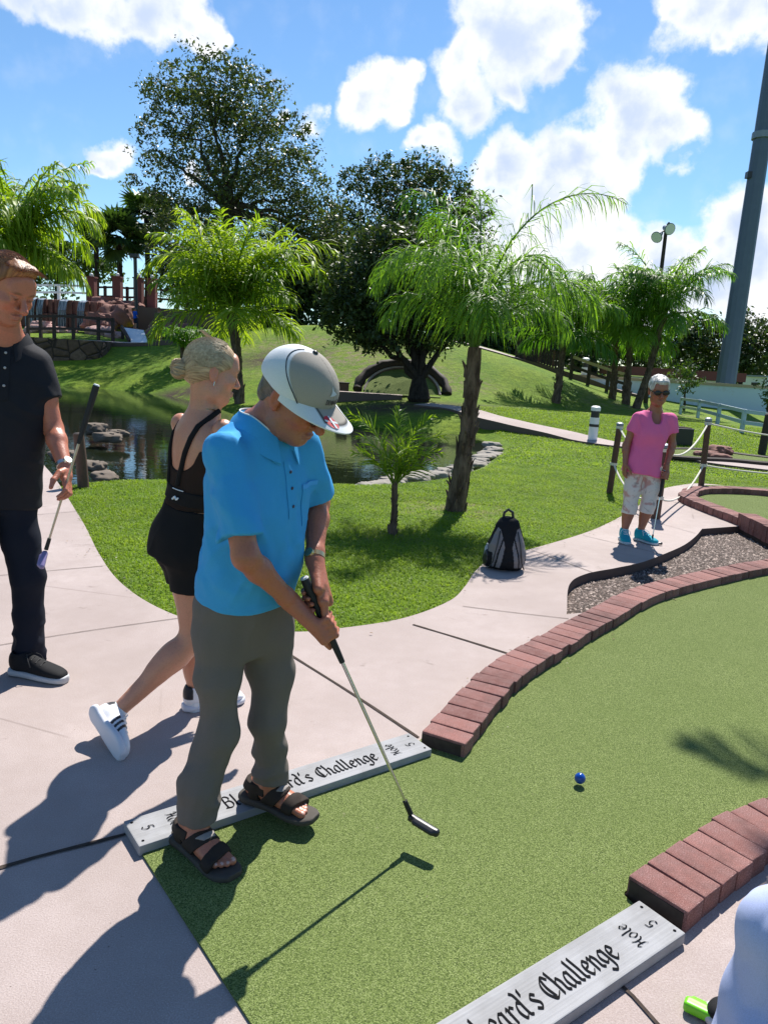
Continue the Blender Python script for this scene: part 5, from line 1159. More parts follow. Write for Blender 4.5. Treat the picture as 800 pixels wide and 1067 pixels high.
# ---------------------------------------------------------------- people: shared anatomy
def skin_mat(name, base, red=(.5, .16, .11)):
    n = NT(name); p = n.pos(); f = n.noise(p, 22, 5, .6); f2 = n.noise(p, 150, 3, .6); a = n.attr()
    c = n.mix(n.ramp(f, [(.4, 0), (.7, .3)]), a, n.mix(.5, a, red)); c = n.mix(n.ramp(f2, [(.35, .25), (.5, 0)]), c, [q*.55 for q in base])
    n.principled(c, n.ramp(f, [(.3, .34), (.7, .5)]), n.bump(n.math('ADD', f2, n.math('MULTIPLY', f, .7)), .4, .003), spec=.5, Subsurface_Weight=.1, Subsurface_Scale=.004)
    return n.mat
def cloth_mat(name, ca, cb=None, weave=900, rough=.85, bump=.25, attr=False, spec=.15, sheen=.0):
    n = NT(name); p = n.pos(); f = n.noise(p, 5, 4); wv = n.noise(p, weave, 2); col = n.attr() if attr else n.mix(f, ca, cb or [q*.8 for q in ca])
    col = n.mix(n.ramp(wv, [(.35, .3), (.6, 0)]), col, n.mix(.5, col, (0, 0, 0)))
    n.principled(col, rough, n.bump(wv, bump, .0015), spec=spec, Sheen_Weight=sheen); return n.mat
def hair_mat(name, a, b, sc=(160, 160, 14)):
    n = NT(name); p = n.pos(sc); f = n.noise(p, 1.2, 4, .6); c = n.mix(n.ramp(f, [(.3, 0), (.7, 1)]), a, b)
    n.principled(c, .42, n.bump(f, .7, .004), spec=.5); return n.mat
def head_frame(fwd, roll=0.):
    f = nrm(fwd); l = nrm(np.cross(V(0, 0, 1), f)); u = np.cross(f, l)
    if roll: l, u = l*math.cos(roll)+u*math.sin(roll), u*math.cos(roll)-l*math.sin(roll)
    return np.stack([l, f, u], 1)      # columns: left, forward, up
def head_prims(c, M, s=1.0, ears=True, fem=False, nose=1.0, jaw=1.0):
    c = np.asarray(c, float); T = lambda *a: c+M@(np.array(a, float)*s)
    E = lambda p, r, k=.012, op='u', m=None: elli(T(*p), np.array(r)*s, M if m is None else M@m, k, op)
    P = [E((0, -.018, .035), (.075, .095, .085), .03), E((0, .03, -.03), (.064*jaw, .058, .075), .03), E((0, .062, -.095), (.027*jaw, .023, .022), .035), E((0, .02, -.075), (.05*jaw, .055, .035), .03)]
    for x in (-1, 1): P += [E((x*.040, .06, -.022), (.022, .024, .02), .025), E((x*.046*jaw, .012, -.07), (.018, .024, .026), .03)]
    P += [E((0, .079, .026), (.05, .014, .011), .02), E((0, .068, .05), (.052, .022, .04), .03)]
    for x in (-1, 1):
        P += [E((x*.032, .098, .002), (.018, .013, .012), .012, 's'), E((x*.031, .077, .001), (.0145, .0135, .0125), .004)]
        P += [E((x*.031, .083, .009), (.017, .009, .0045), .005), E((x*.031, .082, -.009), (.015, .007, .0035), .006)]
    nl = .026*nose
    P += [cone(T(0, .083, .014), T(0, .088+nl, -.03), .0075*s, .0125*s*nose, .012), E((0, .085+nl*.9, -.034), (.0125*nose, .012, .0095), .008)]
    for x in (-1, 1): P += [E((x*.0125, .092, -.036), (.0085, .011, .008), .006), E((x*.006, .098, -.046), (.0035, .005, .004), .003, 's')]
    P += [E((0, .0885, -.063), (.024, .010, .0055), .006), E((0, .0875, -.074), (.021, .010, .0065), .006), E((0, .102, -.0685), (.026, .008, .0016), .003, 's'), E((0, .09, -.086), (.016, .006, .005), .01, 's')]
    for x in (-1, 1): P += [cone(T(x*.017, .093, -.042), T(x*.032, .08, -.068), .0022*s, .002*s, .006, 's')]
    if ears:
        for x in (-1, 1):
            P += [E((x*.077, -.012, -.004), (.008, .019, .031), .008), E((x*.086, -.006, .002), (.006, .010, .018), .005, 's'), E((x*.074, -.004, -.03), (.006, .008, .009), .008)]
    return P
def face_col(c, M, s, skin, lip, brow, eye=(.09, .05, .03), stubble=None, closed=True):
    skin = np.array(skin); 
    def f(P):
        q = ((P-c)@M)/s; C = np.tile(skin, (len(P), 1)).astype(float); hd = (np.abs(q[:, 0]) < .12) & (np.abs(q[:, 2]) < .15) & (np.abs(q[:, 1]) < .15)
        def bl(m, col, a=1.0): 
            m = np.clip(m, 0, 1)[:, None]*a*hd[:, None]; C[:] = C*(1-m)+np.array(col)*m
        ax = np.abs(q[:, 0])
        bl(1.4-np.hypot((ax-.043)/.025, (q[:, 2]+.03)/.028)*1.2, skin*V(1.12, .78, .72), .5); bl(1.4-np.hypot(q[:, 0]/.016, (q[:, 2]+.03)/.02)*1.2, skin*V(1.1, .75, .7), .5)
        bl((ax-.072)/.006, skin*V(1.1, .72, .66), .6)
        if stubble is not None: bl((-.05-q[:, 2])/.02*(q[:, 1] > -.02), stubble, .4)
        bl((1.5-np.hypot(q[:, 0]/.022, (q[:, 2]+.0685)/.0115)*1.25)*(q[:, 1] > .075)*2, lip, .85)
        bl((1.6-np.hypot((ax-.031)/.021, (q[:, 2]-.0235-.004*np.cos((ax-.031)*60))/.0052)*1.25)*(q[:, 1] > .05), brow, .85)
        bl((1.6-np.hypot((ax-.031)/.0145, (q[:, 2]-.002)/.0048)*1.4)*(q[:, 1] > .07), (.55, .5, .47) if not closed else skin*.5, .9)
        bl((1.5-np.hypot((ax-.031)/.0052, (q[:, 2]-.002)/.005)*1.3)*(q[:, 1] > .07), eye, .95)
        bl((1.5-np.hypot((ax-.031)/.016, (q[:, 2]-.0068)/.0014)*1.3)*(q[:, 1] > .07), skin*.2, .8)
        return np.clip(C, 0, 1)
    return f
def grip_hand(P, A, n_, wrist, sgn=1, s=1.0, rs=.012, thumb=True):
    """fist closed round a shaft: P on the shaft, A along it towards the index finger, n_ where the knuckles lie"""
    P = np.asarray(P, float); A = nrm(A); n_ = nrm(n_-A*np.dot(n_, A)); b = np.cross(A, n_)*sgn; W_ = np.asarray(wrist, float)
    at_ = lambda ss, ang, r: P+A*ss+(n_*math.cos(R(ang))+b*math.sin(R(ang)))*r
    o = []; K = []
    for i, ln in enumerate((1.0, 1.08, 1.02, .84)):
        ss = (1.5-i)*.0195*s; r0 = rs+.0235*s
        m = [at_(ss, -25, r0+.002*s), at_(ss-.002*s, 38*ln, r0+.001*s), at_(ss-.003*s, 112*ln, rs+.014*s), at_(ss-.004*s, 185*ln, rs+.008*s)]
        rr = [.0108*s, .0098*s, .0088*s, .0074*s]; c_ = chain(m, rr, .0035); c_[0].k = .008; o += c_; K.append(m[0]); o.append(ball(m[1], .0104*s, .004))
    for m in K: o.append(cone(W_, m, .021*s, .0125*s, .014))
    o.append(cone(W_, at_(-.03*s, -70, rs+.016*s), .02*s, .016*s, .014)); o.append(cone(W_, at_(.012*s, -75, rs+.016*s), .02*s, .0165*s, .014))
    if thumb: 
        t0 = at_(.012*s, -75, rs+.017*s); o += chain([W_+(t0-W_)*.55, t0, at_(.047*s, -95, rs+.0125*s), at_(.075*s, -110, rs+.008*s)], [.017*s, .0145*s, .0112*s, .0085*s], .005)
    return o
def loose_hand(W_, d, pn, th, s=1.0, curl=.5):
    """relaxed hand: W_ wrist, d to the finger tips, pn palm normal, th towards the thumb"""
    d = nrm(d); pn = nrm(pn-d*np.dot(pn, d)); th = nrm(th-d*np.dot(th, d)-pn*np.dot(th, pn)); o = [elli(W_+d*.05*s, (.038*s, .05*s, .016*s), np.stack([th, d, pn], 1), .012)]
    o.append(cone(W_, W_+d*.04*s, .024*s, .026*s, .015))
    for i, (x, L) in enumerate(((.030, .072), (.0105, .08), (-.0095, .075), (-.028, .06))):
        p = W_+d*.085*s+th*x*s; dd = nrm(d+th*x*2); pts = [p-d*.02*s]; q = p; cu = curl*(1+.12*i)
        for f in (.45, .32, .26):
            pts.append(q); q = q+dd*L*f*s; dd = nrm(dd*math.cos(cu*.75)+pn*math.sin(cu*.75))
        pts.append(q); o += chain(pts, [.0115*s, .0105*s, .0095*s, .0085*s, .007*s][:len(pts)], .004)
    t0 = W_+d*.025*s+th*.022*s; o += chain([t0, t0+(d*.5+th*.75+pn*.3)*.035*s, t0+(d*1.05+th*.95+pn*.6)*.052*s, t0+(d*1.6+th*.95+pn*.8)*.055*s], [.0165*s, .014*s, .0115*s, .0085*s], .006); return o
def foot_frame(heel, toe, up=(0, 0, 1)):
    x = nrm(np.asarray(toe, float)-heel); u = nrm(V(*up)-x*np.dot(up, x)); return np.stack([x, np.cross(u, x), u], 1)
def bare_foot(heel, M, L, side, k=.01):
    """side: +1 when the big toe lies on +y of the foot frame"""
    T = lambda *a: heel+M@np.array(a, float); s = L/.26
    o = [cone(T(.03*s, 0, .03), T(.10*s, 0, .045), .03, .034, .02), cone(T(.07*s, 0, .065), T(.19*s, side*.005, .028), .032, .026, .02), cone(T(.10*s, -side*.012, .03), T(.19*s, -side*.022, .02), .028, .02, .02), cone(T(.1*s, side*.015, .03), T(.2*s, side*.024, .02), .022, .02, .02)]
    for i, (y, x, r) in enumerate(((.030, .262, .0125), (.010, .262, .0092), (-.006, .254, .0085), (-.021, .243, .008), (-.034, .23, .0075))):
        y *= side; o += [cone(T((x-.062)*s, y*.92, .022), T((x-.016)*s, y, .012), r*.95, r, .004), ball(T((x-.01)*s, y, .0115), r*1.04, .004)]
    return o
def shoe_parts(name, root, heel, M, L, up_mat, sole_mat, col=None, h=.004, wide=1.0, side=1, sole_h=.03, ank=None, laces=None, warp=None, roundtoe=1.0):
    s = L/.29; O = heel; F = M[:, 2]; A = M[:, 0]; z0 = sole_h*.8
    st = [(.0, 0, .052, .022, .03), (.012*s, 0, .052, .030*wide, .045), (.06*s, 0, .052, .035*wide, .052), (.11*s, 0, .046, .036*wide, .046), (.16*s, side*.004, .035, .043*wide, .036), (.21*s, side*.007, .027, .046*wide, .027), (.25*s, side*.006, .022, .041*wide, .022), (.275*s, side*.004, .018, .030*wide, .016), (.287*s, side*.003, .014, .016*wide, .010)]
    st = [(t, -a, b+z0*.6, c, d) for t, a, b, c, d in st]
    pr = [loft(O, A, F, st, n=2.3)]
    if ank is not None: pr += [cone(O+A*.055*s+F*.06, O+A*.05*s+F*(.098), .036*wide, .036*wide, .02), cone(O+A*.05*s+F*.085, O+A*.05*s+F*.2, .030, .034, .006, 's')]
    pr.append(cutplane(O+F*z0*.75, -F, .002, O-.4, O+.4))
    sdf_mesh(name, pr, h, warp, mats=up_mat, parent=root, col=col)
    so = [(t, -a, sole_h*.5, c*1.06+.003, sole_h*.5) for t, a, b, c, d in [(-.006, 0, 0, .018, 0), (.008*s, 0, 0, .032*wide, 0), (.06*s, 0, 0, .036*wide, 0), (.11*s, 0, 0, .036*wide, 0), (.16*s, side*.004, 0, .043*wide, 0), (.21*s, side*.007, 0, .046*wide, 0), (.25*s, side*.006, 0, .042*wide, 0), (.278*s, side*.004, 0, .031*wide, 0), (.293*s, side*.003, 0, .016, 0)]]
    sdf_mesh('sole', [loft(O, A, F, so, n=3.0, round_=.006)], h, mats=sole_mat, parent=root)
    if laces is not None:
        m = MB()
        for t in (.10, .125, .15, .175):
            zz = np.interp(t, [.1, .18], [.098, .068])+z0*.5; m.tube([O+M@V(t*s, -.022*wide, zz-.008), O+M@V(t*s, 0, zz+.003), O+M@V(t*s, .022*wide, zz-.008)], .0035, 6)
        for k in (-1, 1): m.tube([O+M@V(.1*s, 0, .108), O+M@V(.1*s, k*.02, .118), O+M@V(.125*s, k*.042, .1), O+M@V(.14*s, k*.048, .07)], .0025, 6)
        o = m.build('laces', laces, None, smooth=True); o.data.transform(Matrix.Translation(-root.location)); o.parent = root
def child(m, name, mat, root, smooth=True, sharp=40, bevel=0):
    o = m.build(name, mat, None, smooth=smooth, sharp=sharp, bevel=bevel); o.data.transform(Matrix.Translation(-root.location)); o.parent = root; return o
def limb(pts, rad, k=.03): return chain(pts, rad, k)
def band(c, axis, r, w_, t=.004, n=24):
    m = MB(); axis = nrm(axis); x = nrm(np.cross(axis, V(.3, .5, .8))); y = np.cross(axis, x); vs = []
    for i in range(n):
        a = 2*math.pi*i/n; d = x*math.cos(a)+y*math.sin(a)
        for rr, zz in ((r, -w_/2), (r+t, -w_/2*.9), (r+t, w_/2*.9), (r, w_/2)): vs.append(c+d*rr+axis*zz)
    m.add(vs, [[i*4+j, ((i+1) % n)*4+j, ((i+1) % n)*4+(j+1) % 4, i*4+(j+1) % 4] for i in range(n) for j in range(4)]); return m
def strands(fn, k, mat, root, name='loose_hair', r=.0008):
    m = MB(); cs = []
    for _ in range(k):
        p = fn(); 
        if p is not None: m.tube(p, list(np.linspace(r*1.6, r*.5, len(p))), 3, cap=False); cs += [rng.random()]*(3*len(p))
    o = child(m, name, mat, root); set_col(o.data, np.repeat(np.array(cs)[:, None], 3, 1)); return o
GOLD = simple('watch_gold', (.55, .42, .22), .25, .9, var=.1)
SILVER = simple('watch_silver', (.6, .58, .55), .25, .9, var=.1)

def hair_attr(name, a, b):
    n = NT(name); v = n.node('SeparateColor'); n.l.new(n.attr(), v.inputs[0]); p = n.pos(); f = n.noise(p, 420, 2)
    c = n.mix(n.math('ADD', n.math('MULTIPLY', v.outputs[0], .85), n.math('MULTIPLY', f, .15)), a, b); n.principled(c, .45, n.bump(n.math('ADD', v.outputs[0], n.math('MULTIPLY', f, .4)), .5, .003), spec=.5); return n.mat
# ---------------------------------------------------------------- the man putting, blue polo
f = nrm(V(.86, -.51, 0)); lf = V(-f[1], f[0], 0)           # facing, and his left
RA = at(208, 850, 2.13); LA = at(282, 812, 2.34)
heelR = V(*g(186, 866, .03)[:2], .020); toeR = V(*g(229, 909, .0)[:2], .012); heelL = V(*g(257, 829, .045)[:2], .046); toeL = V(*g(333, 857, .045)[:2], .046)
PEL = at(255, 628, 2.24); NKB = at(276, 440, 2.19)
RH, LH = at(231, 642, 2.19), at(280, 638, 2.30); RK, LK = at(227, 745, 2.17), at(281, 735, 2.31)
RS, LS = at(236, 468, 2.07), at(314, 462, 2.28); REL = at(256, 580, 1.99); RW = at(303, 627, 2.13); LEL = at(331, 524, 2.40); LW = at(328, 584, 2.23)
root = empty('person', (PEL[0], PEL[1], 0), 0, 'man in a bright blue polo shirt bending over a putter, white and grey cap', 'person')
HC = at(308, 415, 2.15); HM = head_frame(V(.80, -.40, -.52), R(4)); hs = 1.01
skin = (.40, .135, .075); SK_OLD = skin_mat('skin_tanned', skin)
GT = at(317, 602, 2.15); CH = g(430, 853, .10); ga = nrm(CH-GT)          # grip butt, club head
LG, RG = GT+ga*.075, GT+ga*.168
dn = V(0, 0, -1)
back = lambda M_: M_
tors = [(0, 0, 0, .165, .125), (.12, 0, .012, .168, .135), (.26, 0, .012, .18, .135), (.38, 0, .0, .19, .125), (.46, 0, -.015, .175, .105), (.52, 0, -.02, .11, .075), (.56, 0, -.01, .062, .062)]
AX = nrm(NKB-PEL); LTOT = np.linalg.norm(NKB-PEL); sc_ = LTOT/.54
tors = [(t*sc_, a, b-.006, c*.76, d*.78) for t, a, b, c, d in tors]
O_ = PEL
pr = [loft(O_, AX, f, tors, k=.03)]
pr += [cone(NKB-AX*.03, HC+HM@V(0, -.035, -.05), .063, .056, .04), cone(NKB+f*.02, HC+HM@V(0, .0, -.07), .045, .045, .03)]
pr += head_prims(HC, HM, hs, nose=1.08)
pr += limb([RS-V(0, 0, .012), RS+(REL-RS)*.5, REL], [.040, .042, .036]); pr += limb([REL, REL+(RW-REL)*.28, RW-(RW-REL)*.08], [.036, .0355, .0245], .02)
pr += limb([LS-V(0, 0, .012), LS+(LEL-LS)*.5, LEL], [.040, .044, .037]); pr += limb([LEL, LEL+(LW-LEL)*.3, LW-(LW-LEL)*.08], [.037, .037, .026], .02)
pr += [cone(RW-(RW-REL)*.12, RW, .027, .024, .02), cone(LW-(LW-LEL)*.12, LW, .027, .024, .02)]
view = nrm(CAMP-RG)
nR = nrm(V(-.1, -.95, .2)); nL = nrm(V(.6, .75, .2))
pr += grip_hand(RG, ga, nR, RW, -1, 1.0, .012); pr += grip_hand(LG, ga, nL, LW, -1, 1.0, .013)
for i in range(9):   # veins on the forearms
    a, b, rr = ((REL, RW, .036) if i < 5 else (LEL, LW, .036)); t0 = rng.uniform(.2, .45); u = nrm(np.cross(b-a, rng.standard_normal(3)))
    pts = [a+(b-a)*t+u*(.0355-(.0355-.0245)*max(0, (t-.3)/.62))*.97+rng.standard_normal(3)*.002 for t in np.linspace(t0, .92, 6)]; pr += chain(pts, [.003]*6, .004)
pr += limb([RH, RK, RA], [.062, .045, .036]); pr += limb([LH, LK, LA], [.062, .045, .036])
MR, ML = foot_frame(heelR, toeR), foot_frame(heelL, toeL); LRf, LLf = np.linalg.norm(toeR-heelR), np.linalg.norm(toeL-heelL)
up3 = V(0, 0, .014)
pr += bare_foot(heelR+up3, MR, .255, 1); pr += bare_foot(heelL+up3, ML, .255, -1); pr += [cone(heelR+MR@V(.055, 0, .06), RA, .036, .036, .02), cone(heelL+ML@V(.055, 0, .06), LA, .036, .036, .02)]
fc = face_col(HC, HM, hs, skin, (.30, .10, .08), (.14, .11, .09), stubble=(.27, .15, .11))
def oldcol(P):
    C = fc(P); 
    for hl, M_, sd in ((heelR, MR, 1), (heelL, ML, -1)):
        q = (P-hl)@M_; m = (q[:, 2] < .12) & (q[:, 0] > -.03) & (q[:, 0] < .3) & (np.abs(q[:, 1]) < .07); C[m] = C[m]*V(1.05, 1.12, 1.15)
        for y, x in ((.030, .262), (.010, .262), (-.006, .254), (-.021, .243), (-.034, .23)):
            d = np.linalg.norm((q-V(x*.98-.006, y*sd, .036))/V(.007, .0065, .006), axis=1); C[d < 1] = (.55, .36, .30)
    return np.clip(C, 0, 1)
sdf_mesh('body', pr, .0036, lambda P: vnoise(P*70, 4)*.0006, mats=SK_OLD, parent=root, col=oldcol)
# polo
POLO = cloth_mat('blue_pique', (.045, .33, .69), (.06, .38, .76), 800, .8, .3, spec=.2)
FRO = f
sh = [(.025*sc_, 0, -.004, .158, .136), (.07, 0, -.002, .157, .135), (.14*sc_, 0, .008, .159, .137), (.26*sc_, 0, .008, .168, .133), (.38*sc_, 0, .0, .178, .122), (.455*sc_, 0, -.012, .175, .108), (.505*sc_, 0, -.014, .135, .092), (.54*sc_, 0, -.01, .085, .075)]
SE = RS+(REL-RS)*.80; SEL = LS+(LEL-LS)*.85
ps = [loft(O_, AX, FRO, sh, k=.03, n=2.15, round_=.006)]
ps += [clip(chain([RS+V(0, 0, -.006), RS+(REL-RS)*.45, SE+nrm(REL-RS)*.05], [.057, .058, .062]), [(SE, REL-RS)], .035), clip(chain([LS+V(0, 0, -.006), LS+(LEL-LS)*.5, SEL+nrm(LEL-LS)*.04], [.056, .057, .061]), [(SEL, LEL-LS)], .035)]
def polowarp(P):
    t = (P-O_)@AX; u = (P-O_)@lf; v = (P-O_)@f
    d = folds(P, nrm(AX+f*.6), 9, .013, 2)*np.clip(1.1-t/.5, .35, 1)+folds(P, nrm(lf*.4-AX+f*.7), 15, .008, 6)+fbm(P*6, 8, 2)*.006
    d += creases(P, nrm(-AX+f*.9-lf*.2), 8, .011, 31)*np.clip((v+.02)/.08, 0, 1)*np.clip(1.2-t/.42, 0, 1)
    arm = np.clip(1-np.abs(np.linalg.norm(P-(RS+(REL-RS)*np.clip(((P-RS)@(REL-RS))/((REL-RS)@(REL-RS)), 0, 1)[:, None]), axis=1)-.058)/.03, 0, 1)
    d += arm*folds(P, nrm(np.cross(REL-RS, f)), 18, .005, 11)+arm*creases(P, nrm(REL-RS+f*.5), 12, .008, 33)
    # hem and sleeve stitching
    d += creases(P, nrm(AX*.8+f*.5+lf*.2), 20, .0045, 51, .15)*np.clip(1.15-t/.45, .15, 1)+creases(P, nrm(AX-f*.5), 26, .0022, 53, .2)
    d *= np.clip((t-.02)/.09, .25, 1)
    d += -.0022*np.exp(-((t-.048)/.0022)**2)-.0022*np.exp(-((((P-SE)@nrm(REL-RS))+.02)/.002)**2)*arm
    return d
polo_o = sdf_mesh('polo_shirt', ps, .0046, polowarp, mats=POLO, parent=root)
# collar: a folded band round the neck, open at the front
CB = NKB+AX*-.012; ex, ey = lf, nrm(f-AX*np.dot(f, AX)); up_ = AX
def ringpt(a, r0, r1, hgt): return CB+ex*math.sin(a)*r0+ey*math.cos(a)*r1+up_*hgt
m = MB(); K = 44; sec = [(.072, .070, -.006), (.071, .069, .030), (.077, .074, .036), (.098, .094, .008), (.113, .110, -.028), (.108, .105, -.030), (.09, .088, .004)]; vs = []
for i in range(K):
    a = R(22)+(R(338)-R(22))*i/(K-1); fr = max(0, math.cos(a)); dro = fr*fr*.055
    for j, (r0, r1, hh) in enumerate(sec): vs.append(ringpt(a, r0, r1*(1+.1*fr), hh-dro*(1.0 if j in (0, 1, 2) else 1.25)-.006*(j in (3, 4))*math.sin(a*5)))
nS = len(sec); m.add(vs, [[i*nS+j, i*nS+(j+1) % nS, (i+1)*nS+(j+1) % nS, (i+1)*nS+j] for i in range(K-1) for j in range(nS)]+[list(range(nS)), [(K-1)*nS+j for j in range(nS)][::-1]]); child(m, 'collar', POLO, root)
m = MB(); trim = [ringpt(R(22)+(R(316))*i/(K-1), .0765, .0735*(1+.1*max(0, math.cos(R(22)+R(316)*i/(K-1)))), .037-max(0, math.cos(R(22)+R(316)*i/(K-1)))**2*.055) for i in range(K)]; m.tube(trim, .0022, 5); child(m, 'collar_trim', simple('pale_trim', (.6, .66, .7), .8), root)
# placket, buttons and chest pocket lie on the chest
def chest(u, t): 
    i = [q[0] for q in sh]; a = np.interp(t, i, [q[3] for q in sh]); b = np.interp(t, i, [q[4] for q in sh]); cy = np.interp(t, i, [q[2] for q in sh]); y = cy+b*max(.02, 1-abs(u/a)**2.15)**(1/2.15); return O_+AX*t+lf*u+ey*y
from mathutils.bvhtree import BVHTree
_pl = polo_o.data; _bv = BVHTree.FromPolygons([v.co+root.location for v in _pl.vertices], [tuple(q.vertices) for q in _pl.polygons])
_ch = chest
def chest(u, t):
    q = _ch(u, t); h_ = _bv.ray_cast(Vector(q+ey*.25), Vector(-ey)); return np.array(h_[0]) if h_[0] is not None else q
def strip(us, ts, lift, name, mat, thick=.0016):
    m = MB(); n_ = len(ts); vs = [chest(u, t)+ey*(lift+dz) for dz in (0, thick) for t in ts for u in us]; w_ = len(us)
    fs = [[r*w_+c, r*w_+c+1, (r+1)*w_+c+1, (r+1)*w_+c] for r in range(n_-1) for c in range(w_-1)]; N = n_*w_
    m.add(vs, [[x+N for x in q] for q in fs]+[q[::-1] for q in fs]+[[r*w_, (r+1)*w_, (r+1)*w_+N, r*w_+N] for r in range(n_-1)]+[[r*w_+w_-1, r*w_+w_-1+N, (r+1)*w_+w_-1+N, (r+1)*w_+w_-1] for r in range(n_-1)]); return child(m, name, mat, root)
TT = LTOT
strip([-.018, -.009, 0, .009, .018], list(np.linspace(.56*TT, .84*TT, 16)), .0012, 'placket', POLO)
strip(list(np.linspace(.055, .145, 6)), list(np.linspace(.50*TT, .71*TT, 16)), .0010, 'chest_pocket', POLO)
strip(list(np.linspace(.053, .147, 6)), [.695*TT, .71*TT, .718*TT], .0028, 'pocket_edge', simple('pocket_edge', (.06, .36, .78), .8))
for t in (.62, .71, .79): m = MB(); m.ell(chest(.002, t*TT)+ey*.0035, (.0055, .0055, .0028), frame(y=lf, z=ey), 12, 6); child(m, 'button', simple('navy_button', (.02, .03, .08), .3), root)
# trousers
TROU = cloth_mat('taupe_twill', (.150, .128, .112), (.178, .154, .136), 700, .85, .3)
hemR, hemL = RA+V(0, 0, .012), LA+V(0, 0, .012)
pt = [loft(O_-AX*.16, AX, f, [(0, 0, -.01, .12, .095), (.07, 0, -.012, .138, .108), (.14, 0, -.008, .145, .116), (.22, 0, -.004, .146, .120), (.26, 0, 0, .143, .118)], k=.03)]
pt += chain([RH+V(0, 0, .03), RH-V(0, 0, .06), RK+V(0, 0, .12), RK-V(0, 0, .05), RA+V(0, 0, .12), hemR+V(0, 0, -.03)], [.080, .078, .067, .056, .050, .054], .03)
pt += chain([LH+V(0, 0, .03), LH-V(0, 0, .06), LK+V(0, 0, .12), LK-V(0, 0, .05), LA+V(0, 0, .12), hemL+V(0, 0, -.03)], [.080, .078, .066, .054, .047, .051], .03)
pt += [cutplane(hemR-V(0, 0, .01), (.1, .1, -1), .004, hemR-.13, hemR+V(.13, .13, .06)), cutplane(hemL-V(0, 0, .012), (.05, 0, -1), .004, hemL-.13, hemL+V(.13, .13, .06))]
def tw(P):
    z = P[:, 2]; low = np.clip((.42-z)/.3, 0, 1); d = folds(P, V(.1, .1, 1), 10, .006, 21)+creases(P, nrm(V(.5, -.3, .8)), 9, .009, 41)*np.clip((.78-z)/.2, 0, 1)+low*creases(P, nrm(V(.8, -.5, .4)), 12, .012, 43)+low*folds(P, nrm(V(.8, -.2, .35)), 15, .009, 23)+np.clip((z-.6)/.2, 0, 1)*folds(P, nrm(V(.2, -.1, .9)), 13, .005, 25)
    d += creases(P, nrm(V(.3, -.2, .9)), 22, .003, 61, .2)
    for H_, K_, A_2 in ((RH, RK, RA), (LH, LK, LA)):  # seam
        c = np.where((z > K_[2])[:, None], K_+(H_-K_)*((z-K_[2])/(H_[2]-K_[2]))[:, None], A_2+(K_-A_2)*((z-A_2[2])/(K_[2]-A_2[2]))[:, None]); w_ = P-c; s_ = w_@f; o_ = w_@lf; d += .0015*np.exp(-(s_/.003)**2)*(np.abs(o_) < .12)
    return d
sdf_mesh('trousers', pt, .0048, tw, mats=TROU, parent=root)
# belt loop edge under the hem is hidden; sandals
SANDAL = cloth_mat('sandal_strap', (.030, .022, .018), (.045, .034, .028), 500, .75, .4); SOLE = simple('sandal_sole', (.055, .045, .036), .8, var=.2, scale=30); STRAPG = simple('grey_strap', (.26, .23, .21), .7)
def sandal(heel, M, side):
    L = .275; T = lambda *a: heel+M@np.array(a, float); st = [(-.018, 0, .008, .028, .014), (.0, 0, .008, .040, .017), (.06, 0, .007, .043, .016), (.12, 0, .006, .043, .014), (.18, -side*.004, .006, .052, .014), (.23, -side*.005, .006, .054, .014), (.265, -side*.006, .009, .046, .014), (.29, -side*.008, .014, .026, .012)]
    sdf_mesh('sandal_sole', [loft(heel, M[:, 0], M[:, 2], [(t, -a, b, c, d) for t, a, b, c, d in st], n=3.2, round_=.004)], .0036, mats=SOLE, parent=root)
    ft = bare_foot(heel+V(0, 0, .014), M, .255, side)+[cone(heel+M@V(.045, 0, .04), heel+M@V(.055, 0, .11), .036, .038, .02)]
    def strap(name, x0, w_, gr, mat, tilt=0., zmin=-9, yaw=0., h=.0034):
        ax = nrm(M[:, 0]+M[:, 2]*tilt+M[:, 1]*yaw); c0 = T(x0, 0, .04); sdf_mesh(name, [clip(grown(ft, gr), [(c0+ax*w_/2, ax), (c0-ax*w_/2, -ax), (T(0, 0, zmin), -M[:, 2])])], h, mats=mat, parent=root)
    strap('toe_strap', .203, .040, .006, SANDAL, -.25, .004, .18*side); strap('instep_strap', .118, .046, .007, SANDAL, -.75, .004, -.1*side); strap('strap_tab', .121, .022, .0095, STRAPG, -.75, .078, -.1*side)
    sdf_mesh('heel_strap', [clip(grown(ft, .006), [(T(0, 0, .085), M[:, 2]), (T(0, 0, .048), -M[:, 2]), (T(.10, 0, 0), M[:, 0])])], .0034, mats=SANDAL, parent=root)
    sdf_mesh('side_strap', [clip(grown(ft, .005), [(T(.075, 0, 0), M[:, 0]), (T(.035, 0, 0), -M[:, 0]), (T(0, 0, .08), M[:, 2]), (T(0, 0, .004), -M[:, 2])])], .0034, mats=SANDAL, parent=root)
sandal(heelR-V(0, 0, .006), MR, 1); sandal(heelL, ML, -1)
# hair below the cap
HAIR_G = hair_mat('hair_grey_brown', (.05, .035, .025), (.16, .12, .09)); Th = lambda *a: HC+HM@V(*a)
sdf_mesh('hair', [elli(Th(0, -.022, .036), (.081, .099, .087), HM), elli(Th(0, -.075, -.02), (.062, .035, .05), HM, .02), cutplane(Th(0, .05, 0), HM@V(0, 1, -.4), .004), cutplane(Th(0, 0, -.005), HM@V(0, .75, -1), .004),
   elli(Th(.083, -.008, -.012), (.02, .027, .04), HM, .006, 's'), elli(Th(-.083, -.008, -.012), (.02, .027, .04), HM, .006, 's')], .0036, lambda P: vnoise(((P-HC)@HM)*V(170, 170, 60), 3)*.0018, mats=HAIR_G, parent=root)
